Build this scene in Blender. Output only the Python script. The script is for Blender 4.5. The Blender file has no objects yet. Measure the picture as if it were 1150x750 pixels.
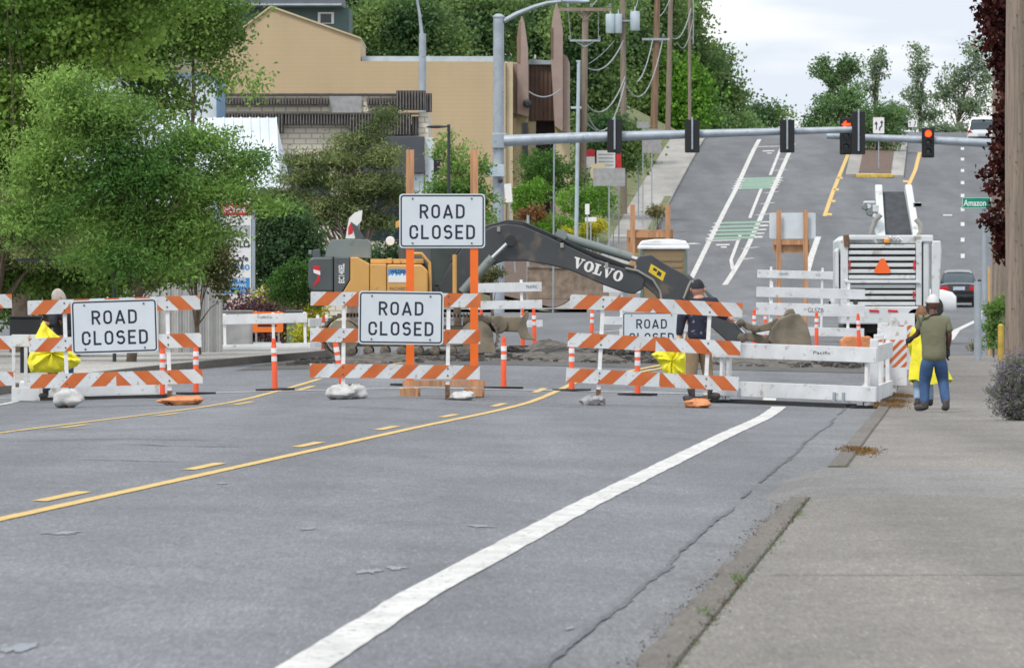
import bpy, bmesh, math, random
import numpy as np
from mathutils import Vector, Matrix, Euler
random.seed(7)
R = math.radians
sc = bpy.context.scene
COL = sc.collection
F = 10100.0          # focal length expressed in photo pixels (1150 wide)
H = 1.38             # eye height
HY = 345.0           # row of the level line

# ------------------------------------------------------------------ ground
CP = [(-60,0),(100,0),(127,0.0),(140,.12),(150,.25),(168,.42),(212,.6),(300,.95),(380,1.2),(412,1.5),(430,2.35),
      (460,4.5),(500,7.5),(560,11.75),(575,12.5),(590,12.9),(620,12.6),(700,12.2),(1000,10),(1700,2)]
def prof_s(v):
    if v <= CP[0][0]: return CP[0][1]
    for i in range(len(CP)-1):
        a, b = CP[i], CP[i+1]
        if v <= b[0]:
            t = (v-a[0])/(b[0]-a[0])
            m0 = (b[1]-(CP[i-1][1] if i else a[1]))/(b[0]-(CP[i-1][0] if i else a[0]))
            nx = CP[i+2] if i+2 < len(CP) else b
            m1 = (nx[1]-a[1])/(nx[0]-a[0])
            d = b[0]-a[0]
            return ((2*t**3-3*t*t+1)*a[1]+(t**3-2*t*t+t)*d*m0+(-2*t**3+3*t*t)*b[1]+(t**3-t*t)*d*m1)
    return CP[-1][1]
GV = [-60+4*i for i in range(0, 216)] + [804+40*i for i in range(1, 19)]
GP = [prof_s(v) for v in GV]
def P(v): return float(np.interp(v, GV, GP))
CU = [-15.2, -8.2, -1.35]; CZ = [-.10, .07, -.09]
def C(u): return float(np.interp(u, CU, CZ))
def bank(u, v):      # earth rising left of the hill road
    if v < 380: return 0.0
    k = min(1, (v-380)/60); k2 = max(0, min(1, (v-399)/10))
    return k*max(0, min(9, (-24-u)*.22)) + k2*max(0, min(2.4, (-18.5-u)*.5))
def RZ(x, y, dz=0): return P(y)+C(x-.05*y)+dz
def gz(x, y): return RZ(x, y, -.03)+bank(x-.05*y, y)
def wx(px, z): return (px-575)*z/F
def wz(py, z): return H-(py-HY)*z/F
def uv(u, v): return u+.05*v

# ------------------------------------------------------------------ materials
MATS = {}
def rgb(c): return (c[0], c[1], c[2], 1)
def mat(name, col, rough=.6, var=.15, scale=3, metal=0, bump=0, bscale=40, col2=None, stretch=None, detail=6,
        coat=0, spots=None, island=0, rampw=(.35,.65)):
    if name in MATS: return MATS[name]
    m = bpy.data.materials.new(name); m.use_nodes = True
    nt = m.node_tree; N = nt.nodes; L = nt.links
    b = N['Principled BSDF']; b.inputs['Roughness'].default_value = rough; b.inputs['Metallic'].default_value = metal
    if coat: b.inputs['Coat Weight'].default_value = coat
    tc = N.new('ShaderNodeTexCoord'); mp = N.new('ShaderNodeMapping')
    L.new(tc.outputs['Object'], mp.inputs['Vector'])
    if stretch: mp.inputs['Scale'].default_value = stretch
    nz = N.new('ShaderNodeTexNoise'); nz.inputs['Scale'].default_value = scale; nz.inputs['Detail'].default_value = detail
    L.new(mp.outputs[0], nz.inputs['Vector'])
    rp = N.new('ShaderNodeValToRGB')
    c2 = col2 if col2 else tuple(max(0, k*(1-var)) for k in col)
    c1 = col if col2 else tuple(min(1, k*(1+var)) for k in col)
    rp.color_ramp.elements[0].color = rgb(c2); rp.color_ramp.elements[1].color = rgb(c1)
    rp.color_ramp.elements[0].position = rampw[0]; rp.color_ramp.elements[1].position = rampw[1]
    L.new(nz.outputs['Fac'], rp.inputs['Fac'])
    out = rp.outputs['Color']
    if spots:   # (colour, scale, threshold, softness)
        n2 = N.new('ShaderNodeTexNoise'); n2.inputs['Scale'].default_value = spots[1]; n2.inputs['Detail'].default_value = 5
        L.new(mp.outputs[0], n2.inputs['Vector'])
        mr = N.new('ShaderNodeMapRange'); mr.inputs['From Min'].default_value = spots[2]; mr.inputs['From Max'].default_value = spots[2]+spots[3]
        L.new(n2.outputs['Fac'], mr.inputs['Value'])
        mx = N.new('ShaderNodeMix'); mx.data_type = 'RGBA'
        L.new(mr.outputs[0], mx.inputs['Factor']); L.new(out, mx.inputs['A']); mx.inputs['B'].default_value = rgb(spots[0])
        out = mx.outputs['Result']
    if island:
        g = N.new('ShaderNodeNewGeometry'); hs = N.new('ShaderNodeHueSaturation')
        mr = N.new('ShaderNodeMapRange'); mr.inputs['To Min'].default_value = 1-island; mr.inputs['To Max'].default_value = 1+island
        L.new(g.outputs['Random Per Island'], mr.inputs['Value']); L.new(mr.outputs[0], hs.inputs['Value'])
        L.new(out, hs.inputs['Color']); out = hs.outputs['Color']
    L.new(out, b.inputs['Base Color'])
    if bump:
        n3 = N.new('ShaderNodeTexNoise'); n3.inputs['Scale'].default_value = bscale; n3.inputs['Detail'].default_value = 4
        L.new(mp.outputs[0], n3.inputs['Vector'])
        bp = N.new('ShaderNodeBump'); bp.inputs['Strength'].default_value = bump; bp.inputs['Distance'].default_value = .02
        L.new(n3.outputs['Fac'], bp.inputs['Height']); L.new(bp.outputs[0], b.inputs['Normal'])
    MATS[name] = m; return m
def leafmat(name, dark, light, trans=.35, scale=.9):
    m = mat(name, light, .55, col2=dark, scale=scale, detail=3, island=.35, rampw=(.38,.62))
    nt = m.node_tree; N = nt.nodes; L = nt.links; b = N['Principled BSDF']
    b.inputs['Specular IOR Level'].default_value = .25
    t = N.new('ShaderNodeBsdfTranslucent'); ms = N.new('ShaderNodeMixShader'); ms.inputs[0].default_value = trans
    src = b.inputs['Base Color'].links[0].from_socket
    L.new(src, t.inputs['Color']); L.new(b.outputs[0], ms.inputs[1]); L.new(t.outputs[0], ms.inputs[2])
    L.new(ms.outputs[0], N['Material Output'].inputs['Surface']); return m
def emit(name, col, s):
    m = bpy.data.materials.new(name); m.use_nodes = True; b = m.node_tree.nodes['Principled BSDF']
    b.inputs['Base Color'].default_value = rgb([c*.3 for c in col]); b.inputs['Emission Color'].default_value = rgb(col)
    b.inputs['Emission Strength'].default_value = s; MATS[name] = m; return m

def road_mat():
    m = bpy.data.materials.new('asphalt'); m.use_nodes = True; nt = m.node_tree; N = nt.nodes; L = nt.links
    b = N['Principled BSDF']; b.inputs['Roughness'].default_value = .85
    tc = N.new('ShaderNodeTexCoord')
    def noise(scale, sx=1, sy=1, det=5, rough=.5):
        mp = N.new('ShaderNodeMapping'); mp.inputs['Scale'].default_value = (sx, sy, 1); mp.inputs['Rotation'].default_value = (0,0,R(2.9))
        n = N.new('ShaderNodeTexNoise'); n.inputs['Scale'].default_value = scale; n.inputs['Detail'].default_value = det; n.inputs['Roughness'].default_value = rough
        L.new(tc.outputs['Object'], mp.inputs['Vector']); L.new(mp.outputs[0], n.inputs['Vector']); return n.outputs['Fac']
    def mr(v, a, b_, c, d):
        q = N.new('ShaderNodeMapRange'); L.new(v, q.inputs['Value'])
        for k, x in zip(('From Min','From Max','To Min','To Max'), (a,b_,c,d)): q.inputs[k].default_value = x
        return q.outputs[0]
    def mul(a, b_):
        q = N.new('ShaderNodeMath'); q.operation = 'MULTIPLY'; L.new(a, q.inputs[0]); L.new(b_, q.inputs[1]); return q.outputs[0]
    big = mr(noise(.55, 1, .03, 4), .36, .64, .84, 1.13)          # long wheel-track bands along the lane
    mid = mr(noise(.8, 1, .3, 7, .6), .32, .68, .84, 1.13)
    fine = mr(noise(55, 1, .05, 3, .8), .3, .72, .68, 1.34)       # aggregate
    fine2 = mr(noise(14, 1, .12, 4, .7), .3, .7, .86, 1.14)
    spk = mr(noise(80, 1, .045, 2, .8), .62, .72, 1, 2.1)
    oil = mr(noise(.45, 1, .5, 6, .7), .60, .72, 1, .78)
    crk = mr(noise(2.2, .18, 1.4, 9, .62), .285, .33, .66, 1)      # cracks across the lanes
    f = mul(mul(mul(big, mid), mul(fine, fine2)), mul(mul(spk, oil), crk))
    vm = N.new('ShaderNodeVectorMath'); vm.operation = 'SCALE'; vm.inputs[0].default_value = (.150, .158, .171)
    L.new(f, vm.inputs['Scale']); L.new(vm.outputs[0], b.inputs['Base Color'])
    MATS['asphalt'] = m; return m
def conc_mat(name, col):
    keep = MATS.get('asphalt'); m = road_mat(); m.name = name; MATS[name] = m; MATS['asphalt'] = keep or m
    for n in m.node_tree.nodes:
        if n.type == 'VECT_MATH': n.inputs[0].default_value = col
    return m

# ------------------------------------------------------------------ mesh builder
class MB:
    def __init__(s): s.v = []; s.f = []; s.m = []; s.M = Matrix.Identity(4)
    def add(s, vs, fs, mi=0):
        o = len(s.v); s.v += [tuple(s.M @ Vector(p)) for p in vs]
        s.f += [tuple(i+o for i in f) for f in fs]; s.m += [mi]*len(fs); return s
    def box(s, x0, x1, y0, y1, z0, z1, mi=0):
        return s.add([(x0,y0,z0),(x1,y0,z0),(x1,y1,z0),(x0,y1,z0),(x0,y0,z1),(x1,y0,z1),(x1,y1,z1),(x0,y1,z1)],
                     [(0,3,2,1),(4,5,6,7),(0,1,5,4),(1,2,6,5),(2,3,7,6),(3,0,4,7)], mi)
    def prism(s, poly, y0, y1, mi=0, axis='y', taper=None):
        n = len(poly)
        a = sum(poly[i][0]*poly[(i+1)%n][1]-poly[(i+1)%n][0]*poly[i][1] for i in range(n))
        if a < 0: poly = poly[::-1]
        if axis == 'y': g = lambda p, y: (p[0], y, p[1])
        elif axis == 'x': g = lambda p, y: (y, p[0], p[1])
        else: g = lambda p, y: (p[0], p[1], y)
        vs = [g(p, y0) for p in poly]+[g(p, y1) for p in poly]
        fs = [tuple(range(n)), tuple(range(2*n-1, n-1, -1))]+[(i, i+n, (i+1)%n+n, (i+1)%n) for i in range(n)]
        if axis != 'y': fs = [f[::-1] for f in fs]
        return s.add(vs, fs, mi)
    def tube(s, pts, r, n=10, mi=0, cap=True):
        pts = [Vector(p) for p in pts]; rs = r if isinstance(r, (list, tuple)) else [r]*len(pts)
        vs = []; up = None
        for i, p in enumerate(pts):
            d = (pts[min(i+1, len(pts)-1)]-pts[max(i-1, 0)]).normalized()
            if up is None: up = d.orthogonal().normalized()
            up = (up-d*up.dot(d)).normalized(); w = d.cross(up)
            for k in range(n):
                a = 2*math.pi*k/n; vs.append(p+up*math.cos(a)*rs[i]+w*math.sin(a)*rs[i])
        fs = []
        for i in range(len(pts)-1):
            for k in range(n): fs.append((i*n+k, i*n+(k+1)%n, (i+1)*n+(k+1)%n, (i+1)*n+k))
        if cap: fs += [tuple(range(n-1, -1, -1)), tuple(range((len(pts)-1)*n, len(pts)*n))]
        return s.add([tuple(q) for q in vs], fs, mi)
    def bar(s, a, b, w, h, mi=0):
        a = Vector(a); b = Vector(b); d = (b-a).normalized()
        x = d.cross(Vector((0,0,1))) if abs(d.z) < .95 else d.cross(Vector((0,1,0)))
        x.normalize(); y = x.cross(d)
        vs = [p+x*i*w/2+y*j*h/2 for p in (a, b) for i, j in ((-1,-1),(1,-1),(1,1),(-1,1))]
        return s.add([tuple(q) for q in vs], [(0,1,2,3),(7,6,5,4),(0,4,5,1),(1,5,6,2),(2,6,7,3),(3,7,4,0)], mi)
    def lathe(s, prof, n=20, mi=0, c=(0,0,0), axis='z'):
        vs = []
        for r, h in prof:
            for k in range(n):
                a = 2*math.pi*k/n; x, y = r*math.cos(a), r*math.sin(a)
                vs.append((c[0]+x, c[1]+y, c[2]+h) if axis == 'z' else ((c[0]+x, c[1]+h, c[2]+y) if axis == 'y' else (c[0]+h, c[1]+x, c[2]+y)))
        fs = []
        for i in range(len(prof)-1):
            for k in range(n): fs.append((i*n+k, i*n+(k+1)%n, (i+1)*n+(k+1)%n, (i+1)*n+k))
        fs += [tuple(range(n-1, -1, -1)), tuple(range((len(prof)-1)*n, len(prof)*n))]
        return s.add(vs, fs, mi)
    def blob(s, c, r, mi=0, seed=0, amp=.15, n=14, pinch=0):
        rn = random.Random(seed); ph = [rn.uniform(0, 6) for _ in range(6)]; vs = []; m = n//2
        for i in range(m+1):
            t = math.pi*i/m
            for k in range(n):
                a = 2*math.pi*k/n
                d = 1+amp*(math.sin(3*a+ph[0]+2*t)*.5+math.sin(5*t+ph[1]+a)*.35+math.sin(7*a+ph[2]-3*t)*.3)
                x, y, z = math.sin(t)*math.cos(a), math.sin(t)*math.sin(a), math.cos(t)
                vs.append((c[0]+x*r[0]*d, c[1]+y*r[1]*d, c[2]+z*r[2]*d))
        fs = [(i*n+k, (i+1)*n+k, (i+1)*n+(k+1)%n, i*n+(k+1)%n) for i in range(m) for k in range(n)]
        return s.add(vs, fs, mi)
    def build(s, name, mats, parent=None, loc=(0,0,0), smooth=False, bev=0, rot=None):
        me = bpy.data.meshes.new(name); me.from_pydata(s.v, [], s.f); me.update()
        mats = mats if isinstance(mats, (list, tuple)) else [mats]
        for m in mats: me.materials.append(MATS[m] if isinstance(m, str) else m)
        me.polygons.foreach_set('material_index', s.m)
        bm = bmesh.new(); bm.from_mesh(me); bmesh.ops.remove_doubles(bm, verts=bm.verts, dist=1e-5)
        bmesh.ops.recalc_face_normals(bm, faces=bm.faces); bm.to_mesh(me); bm.free()
        if smooth:
            me.polygons.foreach_set('use_smooth', [True]*len(me.polygons))
            try: me.set_sharp_from_angle(angle=R(40))
            except Exception: pass
        o = bpy.data.objects.new(name, me); COL.objects.link(o); o.location = loc
        if rot: o.rotation_euler = rot
        if parent: o.parent = parent
        if bev:
            b = o.modifiers.new('bevel', 'BEVEL'); b.width = bev; b.segments = 2; b.limit_method = 'ANGLE'; b.angle_limit = R(35)
        return o
def tag(o, label=None, cat=None, group=None, kind=None):
    if label: o['label'] = label
    if cat: o['category'] = cat
    if group: o['group'] = group
    if kind: o['kind'] = kind
    return o
def thing(name, label, cat, loc, group=None, rot=(0,0,0)):
    o = bpy.data.objects.new(name, None); COL.objects.link(o); o.location = loc; o.rotation_euler = rot
    o.empty_display_size = .2
    return tag(o, label, cat, group)
KIDS = {}
def copy_tree(o, loc=None, label=None, rot=None, parent=None):
    c = o.copy(); COL.objects.link(c)
    if parent: c.parent = parent; c.matrix_parent_inverse = o.matrix_parent_inverse.copy()
    for ch in [x for x in bpy.data.objects if x.parent == o]: copy_tree(ch, parent=c)
    if loc is not None: c.location = loc
    if rot is not None: c.rotation_euler = rot
    if label: c['label'] = label
    return c
def at(px, z, dz=0, lvl=None):
    x = wx(px, z); return (x, z, (gz(x, z)+.03 if lvl is None else lvl)+dz)

# ------------------------------------------------------------------ lettering
def text_mb(s, w, h, cx, cz, y, bold=.0, depth=.003, mi=0, flip=False):
    cu = bpy.data.curves.new('t', 'FONT'); cu.body = s; cu.size = 1; cu.offset = bold; cu.extrude = .01; cu.resolution_u = 4
    ob = bpy.data.objects.new('t', cu); COL.objects.link(ob)
    dg = bpy.context.evaluated_depsgraph_get(); me = bpy.data.meshes.new_from_object(ob.evaluated_get(dg))
    vs = np.array([v.co[:] for v in me.vertices]); fs = [tuple(p.vertices) for p in me.polygons]
    bpy.data.objects.remove(ob); bpy.data.curves.remove(cu)
    lo = vs.min(0); hi = vs.max(0)
    X = (vs[:,0]-(lo[0]+hi[0])/2)/(hi[0]-lo[0])*w; Z = (vs[:,1]-(lo[1]+hi[1])/2)/(hi[1]-lo[1])*h
    Y = -(vs[:,2]-lo[2])/(hi[2]-lo[2])*depth
    bpy.data.meshes.remove(me)
    mb = MB(); mb.add([(cx+a, y+b, cz+c) for a, b, c in zip(X.tolist(), Y.tolist(), Z.tolist())], fs, mi); return mb
def merge(*mbs):   # joins builders
    r = MB()
    for m in mbs:
        o = len(r.v); r.v += m.v; r.f += [tuple(i+o for i in f) for f in m.f]; r.m += m.m
    return r
def rrect(x0, x1, z0, z1, r, n=4):
    pts = []
    for cx, cz, a0 in ((x1-r, z1-r, 0), (x0+r, z1-r, 90), (x0+r, z0+r, 180), (x1-r, z0+r, 270)):
        for k in range(n+1):
            a = R(a0+90*k/n); pts.append((cx+r*math.cos(a), cz+r*math.sin(a)))
    return pts
def ring(mb, x0, x1, z0, z1, r, t, y, d=.003, mi=0):
    A = rrect(x0, x1, z0, z1, r); B = rrect(x0+t, x1-t, z0+t, z1-t, max(.005, r-t)); n = len(A)
    vs = [(p[0], y-d, p[1]) for p in A]+[(p[0], y-d, p[1]) for p in B]+[(p[0], y, p[1]) for p in A]+[(p[0], y, p[1]) for p in B]
    fs = []
    for i in range(n):
        j = (i+1) % n
        fs += [(i, j, j+n, i+n), (i, i+2*n, j+2*n, j), (i+n, j+n, j+3*n, i+3*n)]
    return mb.add(vs, fs, mi)
def clip(poly, ax, lim, keep_less):
    out = []
    for i in range(len(poly)):
        a, b = poly[i], poly[(i+1) % len(poly)]
        ia = (a[ax] <= lim) if keep_less else (a[ax] >= lim); ib = (b[ax] <= lim) if keep_less else (b[ax] >= lim)
        if ia: out.append(a)
        if ia != ib:
            t = (lim-a[ax])/(b[ax]-a[ax]); out.append((a[0]+t*(b[0]-a[0]), a[1]+t*(b[1]-a[1])))
    return out

# ------------------------------------------------------------------ foliage
def leaves_mesh(name, centers, per, spread, size, matname, parent, seed=0, flat=.7, aspect=.5, loc=(0,0,0), droop=0.0):
    rng = np.random.default_rng(seed); C0 = np.array(centers, float)
    n = len(C0)*per
    c = np.repeat(C0, per, 0)+rng.normal(0, 1, (n,3))*np.array([spread, spread, spread*flat])
    d = rng.normal(0, 1, (n,3)); d[:,2] -= droop; d /= np.linalg.norm(d, axis=1)[:,None]
    a = rng.normal(0, 1, (n,3)); a[:,2] *= .6; s = np.cross(d, a); s /= np.linalg.norm(s, axis=1)[:,None]
    nn = np.cross(d, s)
    L = size*rng.uniform(.6, 1.35, (n,1))
    v = np.stack([c, c+d*L*.5+s*L*aspect*.5+nn*L*.12, c+d*L, c+d*L*.5-s*L*aspect*.5+nn*L*.12], 1).reshape(-1,3)
    me = bpy.data.meshes.new(name)
    me.vertices.add(4*n); me.vertices.foreach_set('co', v.ravel().astype(np.float32))
    me.loops.add(4*n); me.loops.foreach_set('vertex_index', np.arange(4*n, dtype=np.int32))
    me.polygons.add(n); me.polygons.foreach_set('loop_start', np.arange(0, 4*n, 4, dtype=np.int32))
    try: me.polygons.foreach_set('loop_total', np.full(n, 4, np.int32))
    except Exception: pass
    me.update(calc_edges=True); me.materials.append(MATS[matname])
    o = bpy.data.objects.new(name, me); COL.objects.link(o); o.location = loc
    if parent: o.parent = parent
    return o
def lobes_pts(lobes, n, rng, shell=.55):
    ws = np.array([l[3]*l[4]*l[5] for l in lobes])**.75; ws /= ws.sum(); out = []
    for l, k in zip(lobes, rng.multinomial(n, ws)):
        d = rng.normal(0, 1, (k,3)); d /= np.linalg.norm(d, axis=1)[:,None]
        r = shell+(1-shell)*rng.random((k,1))**.7; r *= 1+.16*rng.normal(0, 1, (k,1))
        out.append(np.array(l[:3])+d*r*np.array(l[3:6]))
    return np.vstack(out)
def tree(name, label, loc, lobes, leafm, size, ntwig, per, spread, trunk_r=.2, bark='bark', cat='tree', group=None, seed=1,
         nlimb=14, shell=.5, flat=.7, aspect=.5, droop=0.0, trunk_top=None, split=.22, bare=0, lr=.28):
    rng = np.random.default_rng(seed)
    t = thing(name, label, cat, loc, group)
    pts = lobes_pts(lobes, ntwig, rng, shell); pts[:,2] = np.maximum(pts[:,2], .05+.1*rng.random(len(pts)))
    leaves_mesh('crown', pts, per, spread, size, leafm, t, seed, flat, aspect, droop=droop)
    cz = np.mean([l[2] for l in lobes]); top = trunk_top or cz
    cx = np.mean([l[0] for l in lobes]); cy = np.mean([l[1] for l in lobes])
    mb = MB(); spine = []
    for i in range(6):
        k = i/5; spine.append(Vector((cx*k*.8+math.sin(seed+3*k)*.06*top*.3, cy*k*.8, top*k)))
    mb.tube([tuple(p) for p in spine], [trunk_r*(1-.72*i/5) for i in range(6)], 9)
    idx = rng.choice(len(pts), min(nlimb, len(pts)), replace=False)
    for j in idx:
        e = Vector(pts[j]); k = random.Random(int(j)+seed).uniform(split, .95)
        a = spine[0].lerp(spine[-1], k); a = spine[min(5, int(k*5))].lerp(spine[min(5, int(k*5)+1)], k*5-int(k*5))
        if e.z < a.z-.5: a = spine[1].lerp(spine[2], .5)
        m = (a+e)/2+Vector((rng.normal()*.08, rng.normal()*.08, (e-a).length*.12))
        r = trunk_r*lr*(1.2-k*.6)
        mb.tube([tuple(a), tuple(m), tuple(e)], [r, r*.6, r*.18], 5)
    mb.build('trunk', bark, t, smooth=True)
    return t
def shrub(name, label, loc, w, d, h, leafm, size, n=60, per=14, cat='shrub', group=None, seed=1, aspect=.5, spread=None, stem=True):
    rng = np.random.default_rng(seed); k = max(3, int(w/h*2.2)); lobes = []
    for i in range(k):
        lobes.append((w*(i/(k-1)-.5)*.75, rng.normal()*d*.1, h*(.45+.1*rng.random()), w/k*.8+.1*w, d*.45, h*(.45+.12*rng.random())))
    return tree(name, label, loc, lobes, leafm, size, n, per, spread or size*1.1, trunk_r=min(.05, h*.04), cat=cat, group=group, seed=seed, nlimb=8, shell=.35, aspect=aspect, trunk_top=h*.6)

# ------------------------------------------------------------------ surface strips (cells planar: P(v)+C(u))
def vgrid(v0, v1): return [v0]+[g for g in GV if v0+1e-6 < g < v1-1e-6]+[v1]
def ugrid(u0, u1): return [u0]+[c for c in CU if u0+1e-6 < c < u1-1e-6]+[u1]
def strip(name, u0, u1, v0, v1, dz, m, label=None, thick=0, kind='structure', tagit=True, flatu=None, solo=True, bk=False):
    mb = MB(); vs = vgrid(v0, v1); us = ugrid(u0, u1)
    if bk: us = sorted(set(us+[x for x in (-26,-24,-23.3,-22,-20,-19,-18.5) if u0 < x < u1]))
    cf = (lambda u: C(flatu)) if flatu is not None else C
    zz = lambda u, v: P(v)+cf(u)+dz+(bank(u, v) if bk else 0)
    V = [(uv(u, v), v, zz(u, v)) for v in vs for u in us]; n = len(us)
    Fc = [(i*n+j, i*n+j+1, (i+1)*n+j+1, (i+1)*n+j) for i in range(len(vs)-1) for j in range(n-1)]
    if thick:
        o = len(V); V += [(a, b, c-thick) for a, b, c in V]
        L = len(vs)-1
        for i in range(L):
            Fc.append((i*n, (i+1)*n, (i+1)*n+o, i*n+o)); Fc.append((i*n+n-1, i*n+n-1+o, (i+1)*n+n-1+o, (i+1)*n+n-1))
        for j in range(n-1):
            Fc.append((j, j+o, j+1+o, j+1)); Fc.append((L*n+j, L*n+j+1, L*n+j+1+o, L*n+j+o))
    mb.add(V, Fc)
    if not solo: return mb
    o = mb.build(name, m)
    # normals of open sheets: force up
    if not thick:
        me = o.data
        if me.polygons[0].normal.z < 0: me.flip_normals()
    return tag(o, kind=kind)
def patch(name, pts, dz, m, kind='structure', thick=0):   # polygon in (u,v), small: stays within cells roughly
    mb = MB(); V = [(uv(u, v), v, P(v)+C(u)+dz) for u, v in pts]; mb.add(V, [tuple(range(len(V)))])
    o = mb.build(name, m)
    if o.data.polygons[0].normal.z < 0: o.data.flip_normals()
    return tag(o, kind=kind)
def line_mb(path, w, dz, mb=None, step=.7, wob=0, wfun=None):
    mb = mb or MB(); pts = []
    for (a, b) in zip(path[:-1], path[1:]):
        n = max(1, int(math.hypot(b[0]-a[0], b[1]-a[1])/step))
        pts += [(a[0]+(b[0]-a[0])*i/n, a[1]+(b[1]-a[1])*i/n) for i in range(n)]
    pts.append(path[-1]); V = []; rn = random.Random(3)
    for i, p in enumerate(pts):
        q = pts[min(i+1, len(pts)-1)]; o = pts[max(i-1, 0)]; dx, dy = q[0]-o[0]+.0, q[1]-o[1]; l = math.hypot(dx, dy) or 1
        nx, ny = dy/l, -dx/l; ww = w*(1+wob*rn.uniform(-1, 1))
        for s in (-.5, .5):
            u, v = p[0]+nx*s*ww, p[1]+ny*s*ww; V.append((uv(u, v), v, P(v)+C(u)+dz))
    mb.add(V, [(2*i, 2*i+1, 2*i+3, 2*i+2) for i in range(len(pts)-1)]); return mb
def mark(name, mb, m):
    o = mb.build(name, m); me = o.data
    if sum(p.normal.z for p in me.polygons) < 0: me.flip_normals()
    return tag(o, kind='structure')

# ------------------------------------------------------------------ road sign alphabet (rounded strokes) and a slab serif
def ribbon(mb, pts, t, y, mi=0):
    n = len(pts); L_ = []; closed = pts[0] == pts[-1]
    for i, p in enumerate(pts):
        a = pts[i-1] if i else (pts[-2] if closed else p); b = pts[i+1] if i < n-1 else (pts[1] if closed else p)
        d1 = Vector((p[0]-a[0], p[1]-a[1])); d2 = Vector((b[0]-p[0], b[1]-p[1]))
        if d1.length < 1e-6: d1 = d2
        if d2.length < 1e-6: d2 = d1
        d1.normalize(); d2.normalize(); nn = Vector((-(d1.y+d2.y), d1.x+d2.x)); nn.normalize()
        k = t/2/max(.5, nn.dot(Vector((-d1.y, d1.x)))); L_.append(((p[0]+nn.x*k, p[1]+nn.y*k), (p[0]-nn.x*k, p[1]-nn.y*k)))
    V = []
    for a, b in L_: V += [(a[0], y, a[1]), (b[0], y, b[1])]
    return mb.add(V, [(2*i, 2*i+1, 2*i+3, 2*i+2) for i in range(n-1)], mi)
def arc(cx, cy, rx, ry, a0, a1, n=7): return [(cx+rx*math.cos(R(a0+(a1-a0)*k/n)), cy+ry*math.sin(R(a0+(a1-a0)*k/n))) for k in range(n+1)]
def glyph(ch, w_, t):
    l, r, b, u, m, k = t/2, w_-t/2, t/2, 1-t/2, .5, .24
    if ch == 'O': p = arc(r-k, u-k, k, k, 0, 90)+arc(l+k, u-k, k, k, 90, 180)+arc(l+k, b+k, k, k, 180, 270)+arc(r-k, b+k, k, k, 270, 360); return [p+[p[0]]]
    if ch == 'C': return [arc(r-k, u-k, k, k, -25, 90)+arc(l+k, u-k, k, k, 90, 180)+arc(l+k, b+k, k, k, 180, 270)+arc(r-k, b+k, k, k, 270, 385)]
    if ch == 'D': return [[(l, 0), (l, 1)], [(l, u)]+arc(r-k, u-k, k, k, 90, 0)+arc(r-k, b+k, k, k, 0, -90)+[(l, b)]]
    if ch == 'L': return [[(l, 0), (l, 1)], [(l, b), (w_*.96, b)]]
    if ch == 'E': return [[(l, 0), (l, 1)], [(l, b), (w_*.98, b)], [(l, u), (w_*.98, u)], [(l, m), (w_*.86, m)]]
    if ch == 'R': q = (u-m+.02)/2; return [[(l, 0), (l, 1)], [(l, u)]+arc(r-q, u-q, q, q, 90, -90)+[(l, m-.02)], [(w_*.48, m), (r+.02, 0)]]
    if ch == 'A': return [[(t*.45, 0), (w_/2+.0, 1-t*.2)], [(w_-t*.45, 0), (w_/2, 1-t*.2)], [(w_*.2, .27), (w_*.8, .27)]]
    if ch == 'S': q = .25; return [arc(r-q, u-q, q, q, 25, 90)+arc(l+q, u-q+.01, q, q-.01, 90, 180)+arc(l+q, m+q-.01, q, q-.01, 180, 245)+arc(r-q, b+q, q, q, 65, 0)+arc(r-q, b+q, q, q, 0, -90)+arc(l+q, b+q, q, q, 270, 205)]
    return []
def road_text(s, wd, h, cx, cz, y, t=.15, gap=.2):
    ws = [.72 if c == 'A' else (.56 if c in 'LE' else .62) for c in s]; tot = sum(ws)+gap*(len(s)-1); k = wd/tot; x = cx-wd/2; mb = MB(); i = 0
    for c, w_ in zip(s, ws):
        for st in glyph(c, w_, t):
            i += 1; ribbon(mb, [(x+a*k, cz-h/2+b*h) for a, b in st], t*h*1.0, y-.0012-.00025*(i % 4))
        x += (w_+gap)*k
    return mb
def slab_text(wd, h, y):       # V O L V O with thick and thin strokes
    mb = MB(); ws = dict(V=.98, O=.86, L=.76); s = 'VOLVO'; tot = sum(ws[c] for c in s)+.03*4; k = wd/tot; x = -wd/2
    def pl(P_, d): mb.prism([(x+a*k, (b-.5)*h) for a, b in P_], y-.003-d, y-d)
    for c in s:
        if c == 'V':
            pl([(.10,.95),(.40,.95),(.60,.12),(.48,0),(.42,0)], 0); pl([(.46,0),(.52,0),(.86,.95),(.74,.95)], .0006); pl([(0,1),(.48,1),(.48,.87),(0,.87)], .0012); pl([(.62,1),(.98,1),(.98,.88),(.62,.88)], .0018)
        elif c == 'L':
            pl([(.13,.06),(.40,.06),(.40,.94),(.13,.94)], 0); pl([(0,1),(.54,1),(.54,.88),(0,.88)], .0006); pl([(0,0),(.72,0),(.76,.42),(.66,.42),(.60,.13),(0,.13)], .0012)
        else:
            n = 24; V = []
            for i in range(n):
                a = 2*math.pi*i/n; V += [(x+(.43+.43*math.cos(a))*k, y-.003, (.5*math.sin(a))*h), (x+(.43+.15*math.cos(a))*k, y-.003, (.36*math.sin(a))*h)]
            mb.add(V, [(2*i, 2*i+1, (2*i+3) % (2*n), (2*i+2) % (2*n)) for i in range(n)])
        x += (ws[c]+.03)*k
    return mb
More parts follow.
